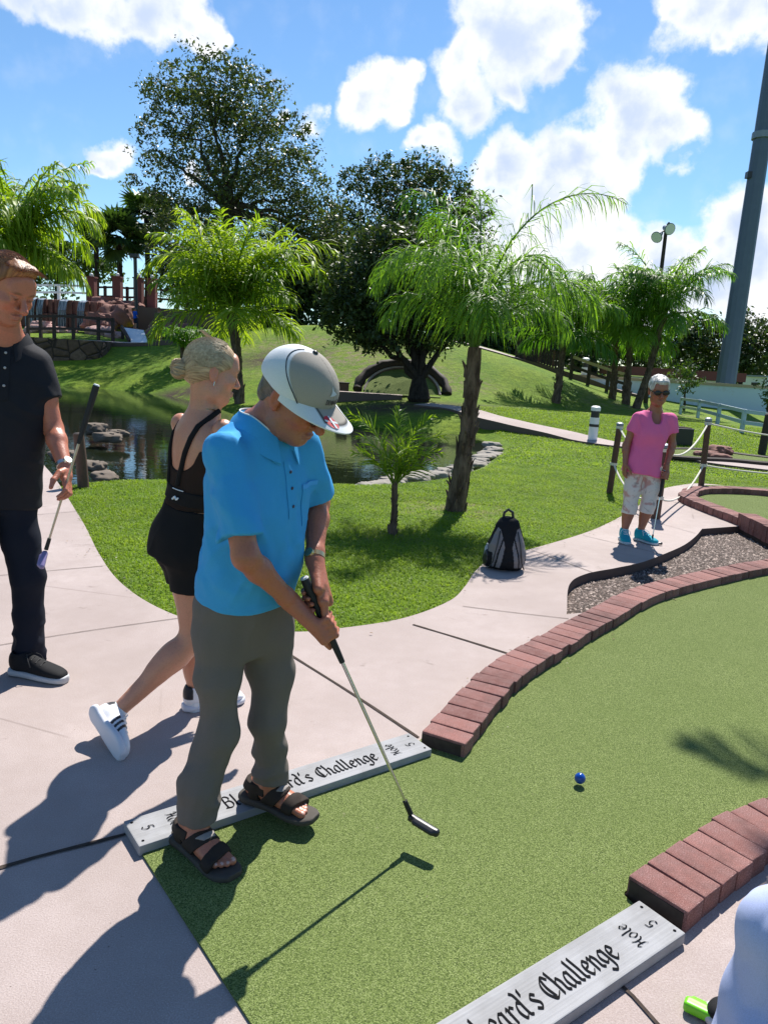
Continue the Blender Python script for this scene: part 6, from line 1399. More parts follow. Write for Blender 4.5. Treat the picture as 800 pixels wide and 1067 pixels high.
# cap: crown panels, peak, button, badge
CAPM = cloth_mat('cap_twill', (.5, .5, .5), None, 900, .8, .25, attr=True)
CW, CG, CD = (.72, .74, .76), (.36, .325, .285), (.03, .03, .03)
def capcol(P):
    q = (P-HC)@HM; az = np.degrees(np.arctan2(np.abs(q[:, 0]), q[:, 1]-.0)); up = q[:, 2]; lim = np.interp(up, [.02, .05, .10, .14], [50, 66, 98, 130]); w_ = np.clip((az-lim)/2.5+.5, 0, 1)[:, None]; C = np.array(CG)*(1-w_)+np.array(CW)*w_
    seam = (np.abs(q[:, 0]) < .0012) & (az < 60); C[seam] = np.array(CG)*.6; return C
crown = [elli(Th(0, -.010, .045), (.100, .122, .100), HM), cutplane(Th(0, .0, .022), HM@V(0, -.10, -1), .004)]
cap_o = sdf_mesh('cap', crown, .0034, lambda P: vnoise(P*26, 12)*.0014, mats=CAPM, parent=root, col=capcol)
pk = MB(); NU, NV = 41, 10; vs = []
for dz in (.0, .0035):
    for j in range(NV):
        t = j/(NV-1)
        for i in range(NU):
            a = R(-82)+R(164)*i/(NU-1); ext = .088*max(0, math.cos(a*1.09))**1.05
            x = math.sin(a)*(0.0985+ext*t*.22); y = -.010+math.cos(a)*.1200+ext*t; z = .026-.24*ext*t-.016*abs(math.sin(a))**2*t+dz-.014*abs(math.sin(a))**3; vs.append(Th(x, y, z+.012))
N = NU*NV; q1 = [[j*NU+i, j*NU+i+1, (j+1)*NU+i+1, (j+1)*NU+i] for j in range(NV-1) for i in range(NU-1)]
pk.add(vs, [[x+N for x in q][::-1] for q in q1]+q1+[[(NV-1)*NU+i, (NV-1)*NU+i+1, (NV-1)*NU+i+1+N, (NV-1)*NU+i+N] for i in range(NU-1)])
po = child(pk, 'cap_peak', CAPM, root)
pc = np.tile(CG, (len(vs), 1)).astype(float)
for idx_ in range(len(vs)):
    j = (idx_ % N)//NU; i = (idx_ % N) % NU; e = min(j, 99); edge = (j >= NV-3) or i < 13 or i > NU-14
    if edge: pc[idx_] = CW
    if (j == NV-4 and 13 < i < NU-14) or (i in (13, NU-14) and j < NV-3): pc[idx_] = CD
set_col(po.data, pc)
m = MB(); m.ell(Th(0, -.008, .1462), (.0085, .0085, .006), HM, 12, 8); child(m, 'cap_button', BLACK, root)
def on_cap(u, v):   # az (deg, + his left), height -> point on the crown
    r = math.sqrt(max(.02, 1-((v-.045)/.100)**2)); a = R(u); return Th(.1012*r*math.sin(a), -.010+.1232*r*math.cos(a), v)
for sx in (-1, 1):
    m = MB(); m.tube([on_cap(sx*np.interp(v, [.02, .05, .10, .14], [50, 66, 98, 130]), v) for v in np.linspace(.026, .1415, 24)], .0016, 6); child(m, 'cap_piping', BLACK, root)
def cap_letters(text, u0, v0, size, mat, name):
    polys, run = lettering(text, .12, .045, 20); m = MB(); k = 0
    for P_ in polys:
        pts = [on_cap(u0-(x-run/2)*size*.82/.1*57.3*-1, v0+y*size) for x, y in P_]; ctr = np.mean(pts, 0); no = nrm(ctr-Th(0, -.010, .045)); m.add([p+no*(.0008+k*.00001) for p in pts], [list(range(len(pts)))]); k += 1
    child(m, name, mat, root, smooth=False)
cap_letters('DENMARK', 0, .056, .0165, LETTER, 'cap_lettering')
m = MB(); pts = [on_cap(u, v) for u, v in ((7, .083), (2, .088), (-3, .093), (-5, .102), (-7, .092), (-9, .084), (-12, .078), (-2, .080))]; no = nrm(pts[0]-Th(0, -.010, .045)); m.add([p+nrm(p-Th(0, -.010, .045))*.0012 for p in pts], [list(range(len(pts)))]); child(m, 'cap_emblem', simple('emblem_grey', (.5, .53, .58), .6), root, smooth=False)
RED = simple('flag_red', (.55, .02, .035), .6); 
def on_peak(a, t, lift):
    ext = .088*max(0, math.cos(R(a)*1.09))**1.05; aa = R(a); return Th(math.sin(aa)*(0.0985+ext*t*.22), -.010+math.cos(aa)*.1200+ext*t, .026-.24*ext*t-.016*abs(math.sin(aa))**2*t-.014*abs(math.sin(aa))**3+.0155+lift)
m = MB(); cpk = (-19, .60); pts = [on_peak(cpk[0]+9.6*math.cos(t_), cpk[1]+.27*math.sin(t_), .0012) for t_ in np.linspace(0, 6.283, 20, endpoint=False)]; m.add(pts, [list(range(20))]); fl = child(m, 'cap_badge', RED, root, smooth=False)
m = MB()
for (a0, a1, t0, t1, lz) in ((-9.4, 9.4, -.045, .045, .0018), (-.2, 3.0, -.26, .26, .0021)): m.add([on_peak(cpk[0]+a, cpk[1]+t, lz) for a, t in ((a0, t0), (a1, t0), (a1, t1), (a0, t1))], [[0, 1, 2, 3]])
child(m, 'badge_cross', WHITE, root, smooth=False)
# spectacles and watch
m = MB()
for sx in (-1, 1): m.tube([Th(sx*.079, .0, .012), Th(sx*.076, .05, .011), Th(sx*.060, .098, .008)], .0016, 6); m.tube([Th(sx*.033+.021*math.cos(a), .104, .001+.015*math.sin(a)) for a in np.linspace(0, 6.3, 18)], .0013, 5)
m.tube([Th(-.012, .106, .006), Th(.012, .106, .006)], .0013, 5); child(m, 'spectacles', BLACK, root)
wa_ = nrm(LW-LEL); wc_ = LW-wa_*.012; child(band(wc_, wa_, .0285, .017), 'watch_strap', GOLD, root); m = MB(); no = nrm(CAMP-wc_-wa_*np.dot(CAMP-wc_, wa_)); no = nrm(no+np.cross(wa_, no)*.7); m.tube([wc_+no*.026, wc_+no*.036], [.0165, .015], 20); child(m, 'watch_case', GOLD, root)
putter(GT, CH, V(.80, -.58, -.10), 'black headed putter gripped by the man in the blue polo', ('black', (.016, .017, .02)), grip=.30, hw=.12)
# ---------------------------------------------------------------- a standing figure from joints
def figure(root, J, f, HC, HM, hs, skin, mat, tors, h=.004, arm=(.045, .038, .033, .033, .024), leg=(.075, .052, .05, .036), extra=(), lip=(.33, .12, .1), brow=(.2, .13, .08), stubble=None, neck=.055, fem=False, colf=None, ears=True, nose=1.0):
    PEL, NKB = J['PEL'], J['NKB']; AX = nrm(NKB-PEL); T = np.linalg.norm(NKB-PEL); lf = V(-f[1], f[0], 0); k = T/.54
    pr = [loft(PEL-AX*.06, AX, f, [(t*k, a, b, c, d) for t, a, b, c, d in tors], k=.03), cone(NKB-AX*.04, HC+HM@V(0, -.03, -.05)*hs, neck*1.1, neck*.95, .04), cone(NKB+f*.012, HC+HM@V(0, .0, -.07)*hs, neck*.8, neck*.8, .03)]
    pr += head_prims(HC, HM, hs, fem=fem, ears=ears, nose=nose, jaw=.93 if fem else 1.0)
    for s in 'RL':
        S_, E, W_ = J[s+'S'], J[s+'E'], J[s+'W']; pr += limb([S_, S_+(E-S_)*.5, E], [arm[0], arm[1], arm[2]])+limb([E, E+(W_-E)*.3, W_], [arm[2], arm[3], arm[4]], .02)
        H_, K, A = J[s+'H'], J[s+'K'], J[s+'A']; pr += limb([H_, K, K+(A-K)*.25, A], [leg[0], leg[1], leg[2], leg[3]*.85])
        cf = nrm(np.cross(K-A, np.cross(K-A, f))); pr.append(elli(K+(A-K)*.33+cf*leg[2]*.25, (leg[2]*.95, leg[2]*.95, .11), frame(y=f, z=K-A), .03))
    pr += list(extra); fc = face_col(HC, HM, hs, skin, lip, brow, stubble=stubble)
    return sdf_mesh('body', pr, h, lambda P: vnoise(P*60, 4)*.0005, mats=mat, parent=root, col=(lambda P: colf(P, fc(P))) if colf else fc)
def person(loc, label):
    return empty('person', loc, 0, label, 'person')
MALE_T = [(-.0, 0, 0, .15, .11), (.10, 0, .0, .155, .115), (.24, 0, .01, .155, .11), (.40, 0, .01, .18, .115), (.50, 0, .0, .175, .1), (.575, 0, -.01, .11, .07), (.61, 0, 0, .06, .06)]
FEM_T = [(-.02, 0, -.01, .155, .12), (.08, 0, -.005, .155, .115), (.2, 0, .0, .118, .088), (.33, 0, .012, .135, .095), (.43, 0, .0, .15, .095), (.51, 0, -.01, .14, .08), (.575, 0, -.01, .09, .06), (.61, 0, 0, .05, .05)]

# ---------------------------------------------------------------- the young woman walking away, black top and shorts
f = nrm(V(.80, .60, 0)); lf = V(-f[1], f[0], 0); rt = -lf
J = dict(PEL=at(192, 560, 3.03), NKB=at(214, 428, 3.0), RS=at(233, 448, 2.89), LS=at(189, 441, 3.12), RE=at(246, 522, 2.93), RW=at(288, 560, 3.08), LE=at(206, 512, 3.24), LW=at(250, 530, 3.38),
         RH=at(198, 580, 2.97), LH=at(191, 576, 3.10), RK=at(203, 664, 2.97), RA=at(122, 742, 2.84), LK=at(206, 664, 3.13), LA=at(203, 727, 3.10))
root = person((J['PEL'][0], J['PEL'][1], 0), 'young woman in black top and black shorts walking away, blonde hair in a bun'); ORG = root
HC = at(222, 388, 2.99); HM = head_frame(V(.88, .42, -.20)); hs = .99; Th = lambda *a: HC+HM@(np.array(a, float)*hs)
skin = (.54, .245, .15); SKF = skin_mat('skin_fair', skin)
hd = loose_hand(J['RW'], V(.7, .3, -.5), V(-.3, .3, -.8), V(.3, .8, .2), .92, .5)+loose_hand(J['LW'], V(.7, .4, -.5), V(.2, -.3, -.8), V(-.3, .8, .2), .92, .5)
figure(root, J, f, HC, HM, hs, skin, SKF, FEM_T, arm=(.042, .036, .031, .03, .021), leg=(.085, .056, .052, .036), extra=hd, neck=.05, fem=True, lip=(.42, .17, .14), brow=(.25, .16, .09), nose=.82)
BLKC = cloth_mat('black_jersey', (.010, .010, .011), (.016, .014, .014), 700, .8, .3); SHEER = cloth_mat('dark_mesh', (.022, .013, .010), (.03, .018, .014), 420, .85, .6)
AX = nrm(J['NKB']-J['PEL']); T = np.linalg.norm(J['NKB']-J['PEL']); kk = T/.54; O0 = J['PEL']-AX*.06
ft = [(t*kk, a, b, c, d) for t, a, b, c, d in FEM_T]
sdf_mesh('shorts', [clip([loft(O0, AX, f, ft, grow=.008, k=.03), elli(J['PEL']-f*.028-lf*.055-V(0, 0, .03), (.085, .08, .11), None, .05), elli(J['PEL']-f*.028+lf*.055-V(0, 0, .03), (.085, .08, .11), None, .05)]+chain([J['RH'], J['RH']+(J['RK']-J['RH'])*.43], [.092, .084])+chain([J['LH'], J['LH']+(J['LK']-J['LH'])*.43], [.092, .084]), [(J['PEL']+AX*.145*kk, AX), (J['RH']+(J['RK']-J['RH'])*.40, J['RK']-J['RH'])], ks=.04)], .0045, lambda P: folds(P, V(0, .2, 1), 12, .004, 5)+creases(P, nrm(V(.8, .3, .3)), 10, .003, 8), mats=BLKC, parent=root)
def topcut(P, *_): return P
tp_pr = [clip([loft(O0, AX, f, ft, grow=.007, k=.03)], [(O0+AX*.46*kk, AX), (O0+AX*.205*kk, -AX)]), elli(O0+AX*.49*kk-f*.10, (.15, .10, .13), frame(y=f, z=AX), .01, 's')]
sdf_mesh('camisole', tp_pr, .0045, lambda P: folds(P, lf, 16, .003, 7)+creases(P, nrm(V(.4, .2, .8)), 16, .003, 9), mats=SHEER, parent=root)
sdf_mesh('waist_band', [clip([loft(O0, AX, f, ft, grow=.013, k=.03)], [(O0+AX*.285*kk, AX), (O0+AX*.225*kk, -AX)])], .0045, lambda P: folds(P, lf, 18, .002, 3), mats=BLKC, parent=root)
def back_pt(u, t, lift=.012):
    i = [q[0] for q in ft]; a = np.interp(t, i, [q[3] for q in ft]); b = np.interp(t, i, [q[4] for q in ft]); cy = np.interp(t, i, [q[2] for q in ft]); return O0+AX*t+lf*u+f*(cy-(b+lift)*math.sqrt(max(.03, 1-(u/(a+lift))**2)))
for sx in (-1, 1):
    m = MB(); m.tube([back_pt(sx*u, t*kk, .006) for u, t in ((.045, .30), (.055, .36), (.075, .44), (.088, .50), (.090, .545))]+[J['LS' if sx > 0 else 'RS']*.45+J['NKB']*.55+AX*.035+f*.02], .0105, 8); child(m, 'shoulder_strap', BLKC, root)
m = MB(); polys, run = lettering('hard', .11, .05, 20)
for i_, P_ in enumerate(polys): m.add([back_pt(-.035-(x-run/2)*.035*-1*-1, (.255+y*.035)*kk, .0165+i_*.00002) for x, y in P_], [list(range(len(P_)))])
m = MB(); m.tube([back_pt(u, (.25+.006*math.sin(u*300))*kk, .0165) for u in np.linspace(-.075, -.045, 8)], .004, 5); m.tube([back_pt(u, (.285+.1*(u+.06)**1)*kk, .014) for u in np.linspace(-.09, -.03, 8)], .0018, 5); child(m, 'white_print', WHITE, root)
HB = hair_attr('hair_blonde', (.20, .115, .05), (.58, .40, .22))
def streak(a_, l_, fq, sd): return np.clip(.5+.55*vnoise(np.stack([a_*fq, l_*3, a_*0], 1), sd)+.35*vnoise(np.stack([a_*fq*2.7, l_*6, a_*0+5], 1), sd+1), 0, 1)
def bun_ang(P, c_=V(0, -.12, -.02)): q = (P-HC)@HM-c_*hs; return np.arctan2(q[:, 0], q[:, 2]+.03), q[:, 1]*8
def hcolg(P): a_, l_ = bun_ang(P); v = streak(a_, l_, 26, 3); return np.stack([v, v, v], 1)
def hairw(P):
    q = (P-HC)@HM; bun = q-V(0, -.12, -.02); fl = np.arctan2(q[:, 2]+.02, -(q[:, 1]-.12)); a_, l_ = bun_ang(P); return .0022*(streak(a_, l_, 26, 3)-.5)
sdf_mesh('hair', [elli(Th(0, -.018, .037), np.array((.083, .104, .093))*hs, HM), elli(Th(0, -.07, -.005), (.06, .05, .06), HM, .03), cone(Th(0, -.09, -.01), Th(0, -.12, -.02), .035, .022, .02),
   cutplane(Th(0, .072, .02), HM@V(0, 1, -.35), .006), clip([elli(Th(0, .06, -.06), (.12, .085, .075), HM)], []) if False else elli(Th(0, .065, -.055), (.13, .085, .09), HM, .012, 's')], .0034, hairw, mats=HB, parent=root, col=hcolg)
sdf_mesh('hair_bun', [elli(Th(0, -.130, -.018), (.040, .030, .038), HM), elli(Th(.008, -.142, -.006), (.024, .02, .02), HM, .008), elli(Th(-.01, -.134, -.038), (.026, .02, .018), HM, .008)], .0034, lambda P: .004*np.sin(np.arctan2(((P-Th(0, -.132, -.018))@HM)[:, 2], ((P-Th(0, -.132, -.018))@HM)[:, 0])*14+6*vnoise(P*40, 3))+.003*vnoise(P*50, 6), mats=HB, parent=root, col=lambda P: np.repeat(streak(np.arctan2(((P-Th(0, -.132, -.018))@HM)[:, 2], ((P-Th(0, -.132, -.018))@HM)[:, 0]), np.linalg.norm(P-Th(0, -.132, -.018), axis=1)*20, 9, 7)[:, None], 3, 1))
child(band(Th(0, -.118, -.018), HM@V(0, 1, .1), .024, .012, .006), 'hair_tie', simple('pink_tie', (.5, .12, .16), .7), root)
def sl_(a, b, t): w_ = math.acos(max(-1, min(1, float(np.dot(a, b))))); return (a*math.sin((1-t)*w_)+b*math.sin(t*w_))/math.sin(w_)
def comb():
    th = rng.uniform(-1.75, 1.75); a = nrm(V(math.sin(th)*.92, .52-.30*abs(th)/1.75+rng.normal(0, .03), math.cos(th)*.9+.05)); e = nrm(V(rng.normal(0, .10), -.97, -.22+rng.normal(0, .10))); t1 = rng.uniform(.75, 1.0); t0 = rng.uniform(0, .45)
    return [HC+HM@(V(0, -.018, .037)*hs+sl_(a, e, t)*V(.0865, .1075, .0965)*hs*(1.0+.006*rng.random())) for t in np.linspace(t0, t1, 9)]
strands(comb, 1000, hair_mat('hair_blonde_light', (.30, .20, .10), (.62, .47, .29), (90, 90, 90)), root, r=.0007)
strands(lambda: [Th(x0, -.03+.0, .125)+HM@V(0, -.025*t, .012*t) for t in (0, 1, 2)] if (x0 := rng.uniform(-.05, .05)) else None, 30, HB, root, r=.0005)
m = MB(); nk = HC*.35+J['NKB']*.65; m.tube([J['NKB']+AX*.012+lf*.062*math.cos(a)+f*.058*math.sin(a)+AX*.012*math.cos(a*1)*0+V(0, 0, -.02*max(0, math.sin(a))) for a in np.linspace(0, 6.283, 30)], .0018, 5); child(m, 'necklace', GOLD, root)
m = MB(); m.tube([Th(-.0815, -.004, -.034), Th(-.083, -.004, -.05)], .0022, 6); child(m, 'earring', SILVER, root)
# white trainers with three dark stripes
SHW = cloth_mat('trainer_leather', (.5, .5, .5), None, 600, .5, .15, attr=True, spec=.4); SOLW = simple('trainer_sole', (.60, .61, .66), .6, var=.06)
def stripes(heel, M):
    def c(P):
        q = (P-heel)@M; C = np.tile((.74, .74, .76), (len(P), 1)).astype(float); x = q[:, 0]+.45*(q[:, 2]-.045)
        for x0 in (.118, .146, .174): C[(np.abs(x-x0) < .0075) & (q[:, 2] > .018) & (q[:, 2] < .082) & (np.abs(q[:, 1]) > .016)] = (.015, .015, .02)
        C[(q[:, 0] < .034) & (q[:, 2] > .062)] = (.015, .015, .02); return C
    return c
toeR_ = g(126, 793, .012); hR = at(93, 741, 2.80); hdir = nrm(toeR_-hR); toeR_ = hR+hdir*.27; sw = nrm(J['RA']-hR-hdir*np.dot(J['RA']-hR, hdir)); MRs = foot_frame(hR, toeR_, sw)
shoe_parts('trainer', root, hR, MRs, .275, SHW, SOLW, stripes(hR, MRs), ank=True, laces=WHITE, sole_h=.032)
hL = V(*(J['LA'][:2]-V(.88, .47)*.05), .0); MLs = foot_frame(hL, hL+V(.88, .47, 0)); shoe_parts('trainer', root, hL, MLs, .275, SHW, SOLW, stripes(hL, MLs), ank=True, laces=WHITE, sole_h=.032)
for A_x, K_x in (('RA', 'RK'), ('LA', 'LK')):
    a_ = J[A_x]; d_ = nrm(J[K_x]-a_); sdf_mesh('sock', [cone(a_-d_*.045, a_+d_*.012, .037, .036)], .004, lambda P: vnoise(P*60, 2)*.001, mats=WHITE, parent=root)

# ---------------------------------------------------------------- man in a black polo at the left edge
f = nrm(V(.42, -.91, 0)); lf = V(-f[1], f[0], 0)
J = dict(PEL=at(1, 510, 3.42), NKB=at(8, 353, 3.42), LS=at(38, 380, 3.45), RS=at(-38, 374, 3.30), LE=at(56, 447, 3.44), LW=at(68, 487, 3.30), RE=at(-62, 440, 3.28), RW=at(-60, 500, 3.12),
         LH=at(14, 522, 3.43), RH=at(-26, 520, 3.33), LK=at(30, 600, 3.40), RK=at(-30, 598, 3.25), LA=at(31, 682, 3.40), RA=at(-34, 690, 3.24))
root = person((J['PEL'][0], J['PEL'][1], 0), 'man in a black polo shirt at the left edge, looking down and holding a putter')
HC = at(9, 302, 3.30); HM = head_frame(V(.80, -.42, -.46), R(-3)); hs = 1.13; Th = lambda *a: HC+HM@(np.array(a, float)*hs)
skin = (.47, .165, .10); SKR = skin_mat('skin_ruddy', skin)
PG, PHd = at(101, 401, 3.26), at(47, 577, 3.22); pu = nrm(PHd-PG); HP = PG+pu*(np.linalg.norm(PHd-PG)*.60)
hd = loose_hand(J['LW'], nrm(HP-J['LW']+V(.02, -.01, -.05)), V(-.9, -.1, -.1), V(-.1, -.9, .2), 1.05, 1.05)+loose_hand(J['RW'], V(.1, -.1, -1), V(.9, 0, 0), V(0, -.9, .2), 1.05, .5)
figure(root, J, f, HC, HM, hs, skin, SKR, MALE_T, arm=(.055, .05, .042, .043, .029), leg=(.09, .06, .058, .04), extra=hd, neck=.065, lip=(.36, .13, .1), brow=(.15, .07, .03), stubble=(.34, .14, .09), nose=1.12)
BPOLO = cloth_mat('black_pique', (.010, .011, .016), (.017, .018, .025), 700, .8, .35, spec=.25)
AX = nrm(J['NKB']-J['PEL']); T = np.linalg.norm(J['NKB']-J['PEL']); kk = T/.54; O0 = J['PEL']-AX*.06
mt = [(-.01, 0, 0, .175, .135), (.1*kk, 0, .005, .172, .138), (.24*kk, 0, .012, .175, .135), (.40*kk, 0, .01, .196, .135), (.50*kk, 0, 0, .188, .115), (.565*kk, 0, -.008, .13, .085), (.595*kk, 0, -.005, .085, .072)]
SL = J['LS']+(J['LE']-J['LS'])*.52; SR = J['RS']+(J['RE']-J['RS'])*.52
sdf_mesh('polo_shirt', [loft(O0, AX, f, mt, k=.03, n=2.2, round_=.006), clip(chain([J['LS'], SL+nrm(J['LE']-J['LS'])*.04], [.072, .068]), [(SL, J['LE']-J['LS'])], .04), clip(chain([J['RS'], SR+nrm(J['RE']-J['RS'])*.04], [.072, .068]), [(SR, J['RE']-J['RS'])], .04)], .005,
   lambda P: folds(P, nrm(AX+lf*.3), 9, .008, 13)+creases(P, nrm(-AX*.6+lf*.8), 13, .005, 15, .2)+fbm(P*6, 3, 2)*.005, mats=BPOLO, parent=root)
m = MB(); K = 40; vs = []; CB = J['NKB']-AX*.005; sec = [(.075, .072, -.004), (.075, .073, .03), (.081, .078, .036), (.102, .098, .006), (.114, .112, -.024), (.109, .106, -.026), (.093, .09, .004)]
for i in range(K):
    a = R(20)+R(320)*i/(K-1); fr = max(0, math.cos(a))
    for j, (r0, r1, hh) in enumerate(sec): vs.append(CB+lf*math.sin(a)*r0+f*math.cos(a)*r1*(1+.12*fr)+AX*(hh-fr*fr*.06*(1 if j < 3 else 1.3)))
m.add(vs, [[i*7+j, i*7+(j+1) % 7, (i+1)*7+(j+1) % 7, (i+1)*7+j] for i in range(K-1) for j in range(7)]+[list(range(7)), [(K-1)*7+j for j in range(7)][::-1]]); child(m, 'collar', BPOLO, root)
def fr_pt(u, t, l_=.01):
    i = [q[0] for q in mt]; a = np.interp(t, i, [q[3] for q in mt]); b = np.interp(t, i, [q[4] for q in mt]); cy = np.interp(t, i, [q[2] for q in mt]); return O0+AX*t+lf*u+f*(cy+(b+l_)*max(.02, 1-abs(u/a)**2.2)**(1/2.2))
m = MB(); tt_ = np.linspace(.38*kk, .55*kk, 8); vs = [fr_pt(u, t) for t in tt_ for u in (-.018, .018)]+[fr_pt(u, t, -.004) for t in tt_ for u in (-.018, .018)]; m.add(vs, [[2*i, 2*i+1, 2*i+3, 2*i+2] for i in range(7)]+[[2*i+17, 2*i+16, 2*i+18, 2*i+19] for i in range(7)]+[[2*i, 2*i+2, 2*i+18, 2*i+16] for i in range(7)]+[[2*i+3, 2*i+1, 2*i+17, 2*i+19] for i in range(7)]); child(m, 'placket', BPOLO, root)
for t in (.43, .49, .54): m = MB(); m.ell(fr_pt(0, t*kk, .014), (.006, .006, .003), frame(y=lf, z=f), 12, 6); child(m, 'button', simple('grey_button', (.35, .35, .37), .3), root)
JEAN = cloth_mat('navy_denim', (.010, .012, .020), (.016, .020, .034), 500, .85, .4)
def leg_pr(H_, K, A, r=(.1, .085, .073, .068, .072)): return chain([H_+V(0, 0, .02), H_+(K-H_)*.5, K, K+(A-K)*.5, A+V(0, 0, -.02)], r, .03)
sdf_mesh('jeans', [clip([loft(O0-AX*.03, AX, f, [(0, 0, 0, .16, .12), (.1, 0, 0, .165, .125), (.16, 0, 0, .162, .125)])], [], .03)]+leg_pr(J['LH'], J['LK'], J['LA'])+leg_pr(J['RH'], J['RK'], J['RA'])+[cutplane(J['LA']+V(0, 0, -.03), V(0, 0, -1), .004, J['LA']-.15, J['LA']+V(.15, .15, 0)), cutplane(J['RA']+V(0, 0, -.03), V(0, 0, -1), .004, J['RA']-.15, J['RA']+V(.15, .15, 0))], .005,
   lambda P: folds(P, V(.1, .1, 1), 10, .006, 17)+creases(P, nrm(V(.8, .2, .4)), 11, .008, 19)*np.clip(1.6-np.abs(P[:, 2]-.48)/.11, 0, 1)+creases(P, nrm(V(.9, .2, .3)), 14, .011, 23)*np.clip((.32-P[:, 2])/.15, 0, 1), mats=JEAN, parent=root)
HRD = hair_attr('hair_reddish', (.12, .035, .010), (.44, .19, .07))
def hcolr(P): q = (P-HC)@HM; v = streak(q[:, 0]+.25*q[:, 1]+.01*vnoise(q*20, 3), q[:, 1]*6, 170, 5); return np.stack([v, v, v], 1)
sdf_mesh('hair', [elli(Th(0, -.02, .040), np.array((.083, .102, .092))*hs, HM), elli(Th(.0, .045, .105), (.062, .045, .024), HM, .03), cutplane(Th(0, .078, .05), HM@V(0, 1, -.55), .01), elli(Th(0, .09, .002), (.13, .1, .092), HM, .012, 's'), cutplane(Th(0, 0, -.055), HM@V(0, .6, -1), .006),
   elli(Th(.084, -.008, -.012), (.02, .03, .045), HM, .006, 's'), elli(Th(-.084, -.008, -.012), (.02, .03, .045), HM, .006, 's')], .0036, lambda P: .004*(hcolr(P)[:, 0]-.5)+.004*vnoise(((P-HC)@HM)*V(30, 12, 20), 5), mats=HRD, parent=root, col=hcolr)
def hs_():
    a = rng.uniform(-1, 1); p = Th(a*.062, rng.uniform(.0, .085), .118-.02*abs(a)); d = HM@nrm(V(a*.3+rng.normal(0, .15), .75, .55)); return [p, p+d*.016, p+d*.03+HM@V(0, 0, -.003)]
strands(hs_, 400, HRD, root, r=.0007)
def comb2():
    a = nrm(V(rng.normal(0, .6), rng.uniform(-.8, .75), rng.uniform(.15, 1))); 
    if a[1] > .35 and a[2] < .72: return None
    d = nrm(V(rng.normal(-.25, .2), -.8, .35)); return [HC+HM@(V(0, -.02, .04)*hs+nrm(a+d*k)*V(.087, .1065, .0965)*hs*(1+.05*k)) for k in (0, .12, .25, .38)]
strands(comb2, 1100, HRD, root, r=.0008)
SHB = cloth_mat('black_knit', (.010, .010, .011), (.02, .02, .022), 350, .75, .5); SOLG = simple('grey_sole', (.46, .46, .47), .6, var=.1)
hl = V(*g(13, 701, 0)[:2], 0); tl = V(*g(72, 713, 0)[:2], 0); Ms = foot_frame(hl, tl); shoe_parts('trainer', root, hl, Ms, .305, SHB, SOLG, ank=True, laces=GRIP, sole_h=.036, wide=1.05, side=-1)
hr_ = V(J['RA'][0]-.02, J['RA'][1]+.05, 0); Mr = foot_frame(hr_, hr_+V(.1, -.9, 0)); shoe_parts('trainer', root, hr_, Mr, .305, SHB, SOLG, ank=True, laces=GRIP, sole_h=.036, wide=1.05)
wx = nrm(J['LW']-J['LE']); child(band(J['LW']-wx*.015, wx, .031, .02), 'watch_strap', SILVER, root); m = MB(); c_ = J['LW']-wx*.015; no = nrm(V(.75, -.6, .1)-wx*np.dot(V(.75, -.6, .1), wx)); m.tube([c_+no*.028, c_+no*.04], [.019, .0175], 20); child(m, 'watch_case', SILVER, root)
putter(PG, PHd, V(.12, -.75, -.65), 'putter with a lilac head held grip upward by the man in the black polo', ('lilac', (.22, .18, .36)), grip=.27, hw=.09, topcap=(.7, .7, .7), shaft=simple('warm_shaft', (.62, .5, .42), .3, .6))

# ---------------------------------------------------------------- woman in pink
f = nrm(V(-.05, -1, 0)); lf = V(-f[1], f[0], 0); Yp = 7.16
J = dict(PEL=at(669, 484, Yp), NKB=at(683, 427, Yp+.02), LS=at(698, 437, Yp), RS=at(664, 436, Yp), LE=at(700, 464, Yp), LW=at(694, 485, Yp-.06), RE=at(652, 464, Yp), RW=at(651, 482, Yp-.05),
         LH=at(679, 492, Yp), RH=at(661, 492, Yp), LK=at(675, 526, Yp-.02), RK=at(656, 527, Yp-.02), LA=at(667, 553, Yp-.03), RA=at(650, 554, Yp-.05))
root = person((J['PEL'][0], J['PEL'][1], 0), 'woman in a pink top and pale patterned cropped trousers wearing sunglasses on the path')
HC = at(686, 407, Yp-.04); HM = head_frame(V(-.05, -1, -.22), R(3)); hs = 1.12; Th = lambda *a: HC+HM@(np.array(a, float)*hs)
skin = (.30, .115, .068); SKT = skin_mat('skin_brown_tan', skin)
PT, PH = at(692, 490, Yp-.07), at(679, 561, Yp-.16)
MRf = foot_frame(J['RA']*V(1, 1, 0)+V(.0, .05, 0), J['RA']*V(1, 1, 0)+V(-.03, -.2, 0)); MLf = foot_frame(J['LA']*V(1, 1, 0)+V(-.02, .04, 0), J['LA']*V(1, 1, 0)+V(.12, -.16, 0))
hd = grip_hand(PT+nrm(PH-PT)*.05, nrm(PH-PT), V(.8, -.5, 0), J['LW'], 1, .92, .011)+loose_hand(J['RW'], V(0, -.1, -1), V(.9, .1, 0), V(.1, -.9, 0), .92, .5)
figure(root, J, f, HC, HM, hs, skin, SKT, FEM_T, h=.0048, arm=(.043, .038, .034, .033, .023), leg=(.085, .056, .05, .036), extra=hd, neck=.05, fem=True)
PINK = cloth_mat('pink_jersey', (.80, .14, .33), (.86, .19, .40), 500, .8, .25)
AX = nrm(J['NKB']-J['PEL']); T = np.linalg.norm(J['NKB']-J['PEL']); kk = T/.54; O0 = J['PEL']-AX*.06
pt_ = [(-.03, 0, 0, .180, .142), (.12*kk, 0, .0, .168, .13), (.24*kk, 0, .004, .152, .118), (.36*kk, 0, .018, .162, .13), (.44*kk, 0, .008, .168, .118), (.52*kk, 0, -.005, .155, .098), (.575*kk, 0, -.008, .105, .075)]
SL = J['LS']+(J['LE']-J['LS'])*.5; SR = J['RS']+(J['RE']-J['RS'])*.5
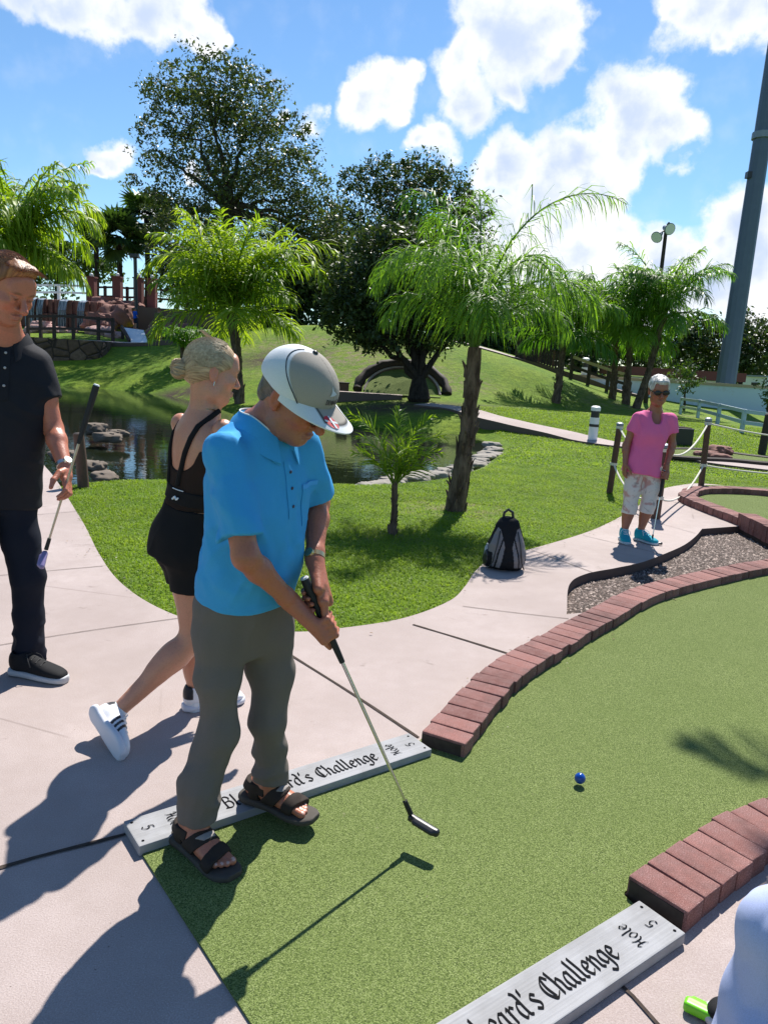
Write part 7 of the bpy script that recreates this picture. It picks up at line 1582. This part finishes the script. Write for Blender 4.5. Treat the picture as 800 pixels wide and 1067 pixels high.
sdf_mesh('top', [loft(O0, AX, f, pt_, k=.03, n=2.15, round_=.006), clip(chain([J['LS'], SL+nrm(J['LE']-J['LS'])*.03], [.06, .058]), [(SL, J['LE']-J['LS'])], .035), clip(chain([J['RS'], SR+nrm(J['RE']-J['RS'])*.03], [.06, .058]), [(SR, J['RE']-J['RS'])], .035),
   elli(O0+AX*.56*kk+f*.1, (.06, .075, .10), frame(y=f, z=AX), .006, 's')], .0055, lambda P: folds(P, nrm(AX+lf*.5), 9, .008, 27)+creases(P, nrm(-AX+lf*.5), 14, .006, 29, .2), mats=PINK, parent=root)
n = NT('floral_cotton'); p = n.pos(obj=True); v_ = n.noise(p, 9, 3, .5, .6); w2 = n.noise(p, 16, 3, .5, .8); c = n.mix(n.ramp(v_, [(.56, 0), (.64, .85)]), (.66, .61, .57), (.50, .27, .24)); c = n.mix(n.ramp(w2, [(.6, 0), (.68, .7)]), c, (.30, .28, .27)); n.principled(c, .85, n.bump(n.noise(p, 300, 2), .2, .002), spec=.15); FLO = n.mat
hl_, hr2 = J['LK']+(J['LA']-J['LK'])*.3, J['RK']+(J['RA']-J['RK'])*.3
sdf_mesh('cropped_trousers', [clip([loft(O0-AX*.04, AX, f, [(.03, 0, -.01, .152, .12), (.10, 0, -.008, .170, .134), (.2, 0, 0, .155, .118)])], [], .03), clip(chain([J['LH']+V(0, 0, .02), J['LH']+(J['LK']-J['LH'])*.5, J['LK'], hl_-V(0, 0, .03)], [.088, .078, .068, .068]), [(hl_, J['LA']-J['LK'])], .03), clip(chain([J['RH']+V(0, 0, .02), J['RH']+(J['RK']-J['RH'])*.5, J['RK'], hr2-V(0, 0, .03)], [.088, .078, .068, .068]), [(hr2, J['RA']-J['RK'])], .03)], .0055, lambda P: folds(P, V(.1, .1, 1), 10, .007, 37)+creases(P, nrm(V(.7, 0, .6)), 9, .006, 39), mats=FLO, parent=root)
HRW = hair_attr('hair_white', (.30, .28, .26), (.78, .76, .73))
def hcolw(P): q = (P-HC)@HM; v = streak(q[:, 0]+.5*q[:, 1]+.015*vnoise(q*25, 3), q[:, 2]*9, 90, 8); return np.stack([v, v, v], 1)
sdf_mesh('hair', [elli(Th(0, -.018, .042), np.array((.083, .102, .089))*hs, HM), elli(Th(0, -.07, -.03), (.07, .045, .06), HM, .03), elli(Th(0, .05, .088), (.056, .042, .024), HM, .03), elli(Th(0, .085, -.02), (.074, .1, .088), HM, .014, 's'), cutplane(Th(0, .09, .05), HM@V(0, 1, -.3), .01)], .0046, lambda P: .006*(hcolw(P)[:, 0]-.5)+.005*vnoise((P-HC)*34, 5), mats=HRW, parent=root, col=hcolw)
m = MB()
for sx in (-1, 1): m.ell(Th(sx*.034, .098, .004), (.030*hs, .010, .021*hs), HM, 16, 8); m.tube([Th(sx*.062, .09, .008), Th(sx*.078, .03, .01), Th(sx*.08, -.01, .005)], .004, 6)
m.tube([Th(-.012, .105, .01), Th(.012, .105, .01)], .004, 6); child(m, 'sunglasses', BLACK, root)
m = MB(); m.tube([J['NKB']+lf*.058*math.cos(a)+f*(.05*math.sin(a)+.012)+AX*(.01-.045*max(0, math.sin(a))) for a in np.linspace(0, 6.283, 28)], .002, 5); child(m, 'necklace', GOLD, root)
TURQ = cloth_mat('turquoise_mesh', (.01, .27, .36), (.02, .36, .44), 300, .7, .4); SOLT = simple('pale_sole', (.45, .5, .52), .6)
for A_x, Mx in (('RA', MRf), ('LA', MLf)):
    hq = J[A_x]*V(1, 1, 0)-Mx[:, 0]*.055; shoe_parts('trainer', root, hq, Mx, .265, TURQ, SOLT, ank=True, laces=WHITE, h=.005, sole_h=.028, wide=1.08)
putter(PT, PH*V(1, 1, 0)+V(0, 0, .02), V(.9, -.3, 0), 'putter resting on the path beside the turquoise shoes of the woman in pink', ('grey', (.03, .03, .035)), grip=.26)

# ---------------------------------------------------------------- seated person, only a knee in white trousers with painted-in blue shade in view
KN = g(826, 948, .53); f = nrm(V(-.80, .60, 0)); lf = V(-f[1], f[0], 0); HPc = KN-f*.42-lf*.09+V(0, 0, .02)
J = dict(PEL=HPc+V(0, 0, .02), NKB=HPc+V(0, 0, .53)-f*.02, LS=HPc+V(0, 0, .46)+lf*.17, RS=HPc+V(0, 0, .46)-lf*.17, LE=HPc+V(0, 0, .2)+lf*.22+f*.05, RE=HPc+V(0, 0, .2)-lf*.22+f*.1, LW=HPc+V(0, 0, .13)+lf*.14+f*.26, RW=HPc+V(0, 0, .13)-lf*.1+f*.28,
         LH=HPc+lf*.09, RH=HPc-lf*.09, LK=KN-V(0, 0, .065), RK=KN-lf*.22-f*.06-V(0, 0, .05), LA=KN*V(1, 1, 0)+f*.02+V(0, 0, .1), RA=KN*V(1, 1, 0)-lf*.22-f*.06+V(0, 0, .1))
root = person((HPc[0], HPc[1], 0), 'seated person of whom only a knee in shade-tinted white trousers shows at the lower right'); HC = J['NKB']+V(0, 0, .2)+f*.03; HM = head_frame(f+V(0, 0, -.3)); Th = lambda *a: HC+HM@np.array(a, float)
hd = loose_hand(J['LW'], f+V(0, 0, -.1), V(0, 0, -1), -lf, .95, .4)+loose_hand(J['RW'], f+V(0, 0, -.1), V(0, 0, -1), lf, .95, .4)
figure(root, J, f, HC, HM, 1.0, (.42, .2, .14), SKF, MALE_T, h=.007, extra=hd)
WHT = cloth_mat('white_linen_shade_tint', (.40, .46, .70), (.48, .54, .78), 500, .85, .3); AX = V(0, 0, 1); O0 = J['PEL']-AX*.06  # white cloth; the blue in its colour paints in the shade on the knee
def lp(H_, K, A): return chain([H_, H_+(K-H_)*.5, K], [.105, .098, .083], .03)+chain([K, K+(A-K)*.5, A+V(0, 0, .0)], [.083, .08, .082], .03)
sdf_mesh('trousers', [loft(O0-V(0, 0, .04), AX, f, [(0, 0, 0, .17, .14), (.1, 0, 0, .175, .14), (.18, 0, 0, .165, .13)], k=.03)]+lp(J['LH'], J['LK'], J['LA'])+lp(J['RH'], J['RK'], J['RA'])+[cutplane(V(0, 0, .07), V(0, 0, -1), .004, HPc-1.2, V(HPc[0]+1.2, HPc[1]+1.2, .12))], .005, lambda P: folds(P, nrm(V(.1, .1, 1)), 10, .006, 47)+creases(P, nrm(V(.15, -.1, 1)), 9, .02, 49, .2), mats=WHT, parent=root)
sdf_mesh('shirt', [loft(O0, AX, f, [(.02, 0, 0, .18, .14), (.3, 0, 0, .18, .14), (.48, 0, 0, .19, .12), (.57, 0, 0, .12, .08)], k=.03)]+[clip(chain([J[s+'S'], J[s+'S']+(J[s+'E']-J[s+'S'])*.7], [.07, .066]), [(J[s+'S']+(J[s+'E']-J[s+'S'])*.6, J[s+'E']-J[s+'S'])], .04) for s in 'LR'], .008, lambda P: folds(P, V(.2, .1, 1), 9, .008, 3), mats=cloth_mat('grey_shirt', (.2, .21, .23)), parent=root)
sdf_mesh('hair', [elli(Th(0, -.022, .04), (.083, .1, .09), HM), elli(Th(0, .085, -.01), (.13, .1, .085), HM, .01, 's')], .006, mats=HAIR_G, parent=root)
for s in 'LR':
    hq = J[s+'A']*V(1, 1, 0)-f*.06; shoe_parts('shoe', root, hq, foot_frame(hq, hq+f), .28, SHB, SOLG, ank=True, h=.006)
r_ = empty('bench', (*HPc[:2], 0), math.atan2(lf[1], lf[0]), 'plain timber bench under the seated person', 'bench'); m = MB()
for k in (-1, 0, 1): m.box((0, k*.125, .36), (1.2, .115, .04))
m.build('seat', WOOD, r_, bevel=.006)
for sx in (-.48, .48): m = MB(); m.box((sx, 0, .17), (.09, .34, .34)); m.build('leg', DWOOD, r_)
# lime putter lying against the paving beside the knee
gp = g(727, 1050, .018); putter(KN+V(.12, -.05, .22), gp+V(.045, -.035, 0), V(-.85, .55, 0), 'lime green putter head on the paving beside the shade-tinted white trousers', ('lime', (.16, .55, .015)), grip=.25, hw=.105, hh=.03, hd=.034)

# ---------------------------------------------------------------- people far off on the terrace
def far_person(base, H, label, shirt, short, hair, f, pose=0.):
    root = person(base, label); s = H/1.7; b = np.asarray(base, float); f = nrm(f); lf = V(-f[1], f[0], 0); P_ = lambda x, y, z: b+(lf*x+f*y+V(0, 0, z))*s
    pr = [loft(P_(0, 0, .85), V(0, 0, 1), f, [(0, 0, 0, .15*s, .11*s), (.3*s, 0, 0, .15*s, .1*s), (.5*s, 0, 0, .17*s, .1*s), (.6*s, 0, 0, .07*s, .06*s)]), elli(P_(0, .02, 1.57), np.array((.08, .1, .125))*s, frame(y=f, z=V(0, 0, 1)), .02), cone(P_(0, 0, 1.4), P_(0, .01, 1.52), .055*s, .05*s)]
    for k in (-1, 1): pr += chain([P_(k*.19, 0, 1.38), P_(k*.24, .02, 1.1), P_(k*.2, .16+pose*k*.1, .92)], [.05*s, .042*s, .03*s])+chain([P_(k*.09, 0, .88), P_(k*.1, .03, .48), P_(k*.11, 0, .06)], [.085*s, .058*s, .04*s])+[cone(P_(k*.11, -.04, .04), P_(k*.12, .16, .03), .045*s, .04*s)]
    sdf_mesh('body', pr, .016*s, mats=SKR, parent=root, col=lambda P: np.tile((.36, .17, .11), (len(P), 1)))
    sdf_mesh('shirt', [loft(P_(0, 0, .84), V(0, 0, 1), f, [(0, 0, 0, .18*s, .14*s), (.3*s, 0, 0, .18*s, .13*s), (.52*s, 0, 0, .19*s, .12*s), (.6*s, 0, 0, .1*s, .08*s)])]+[cone(P_(k*.19, 0, 1.38), P_(k*.225, .01, 1.18), .065*s, .06*s, .02*s) for k in (-1, 1)], .016*s, mats=cloth_mat('shirt_'+shirt[0], shirt[1]), parent=root)
    sdf_mesh('shorts', [loft(P_(0, 0, .74), V(0, 0, 1), f, [(0, 0, 0, .16*s, .13*s), (.18*s, 0, 0, .165*s, .13*s)])]+[cone(P_(k*.09, 0, .85), P_(k*.1, .02, .55), .1*s, .095*s, .02*s) for k in (-1, 1)], .016*s, mats=cloth_mat('shorts_'+short[0], short[1]), parent=root)
    sdf_mesh('hair', [elli(P_(0, -.01, 1.62), np.array((.088, .105, .1))*s, frame(y=f, z=V(0, 0, 1)))], .016*s, mats=hair, parent=root)
q = at(141, 343, 41.6); far_person(q, 1.12, 'small far child in a bright blue shirt above the white ramp', ('royal', (.01, .09, .5)), ('navy', (.02, .025, .05)), HAIR_G, V(.6, .8, 0))
q = at(166, 358, 39.5); far_person((q[0], q[1], max(q[2], tz(q[0], q[1]))), 1.72, 'far man in an olive shirt and dark shorts right of the white ramp', ('olive', (.14, .15, .04)), ('dark', (.012, .012, .012)), HRD, V(.3, 1, 0))
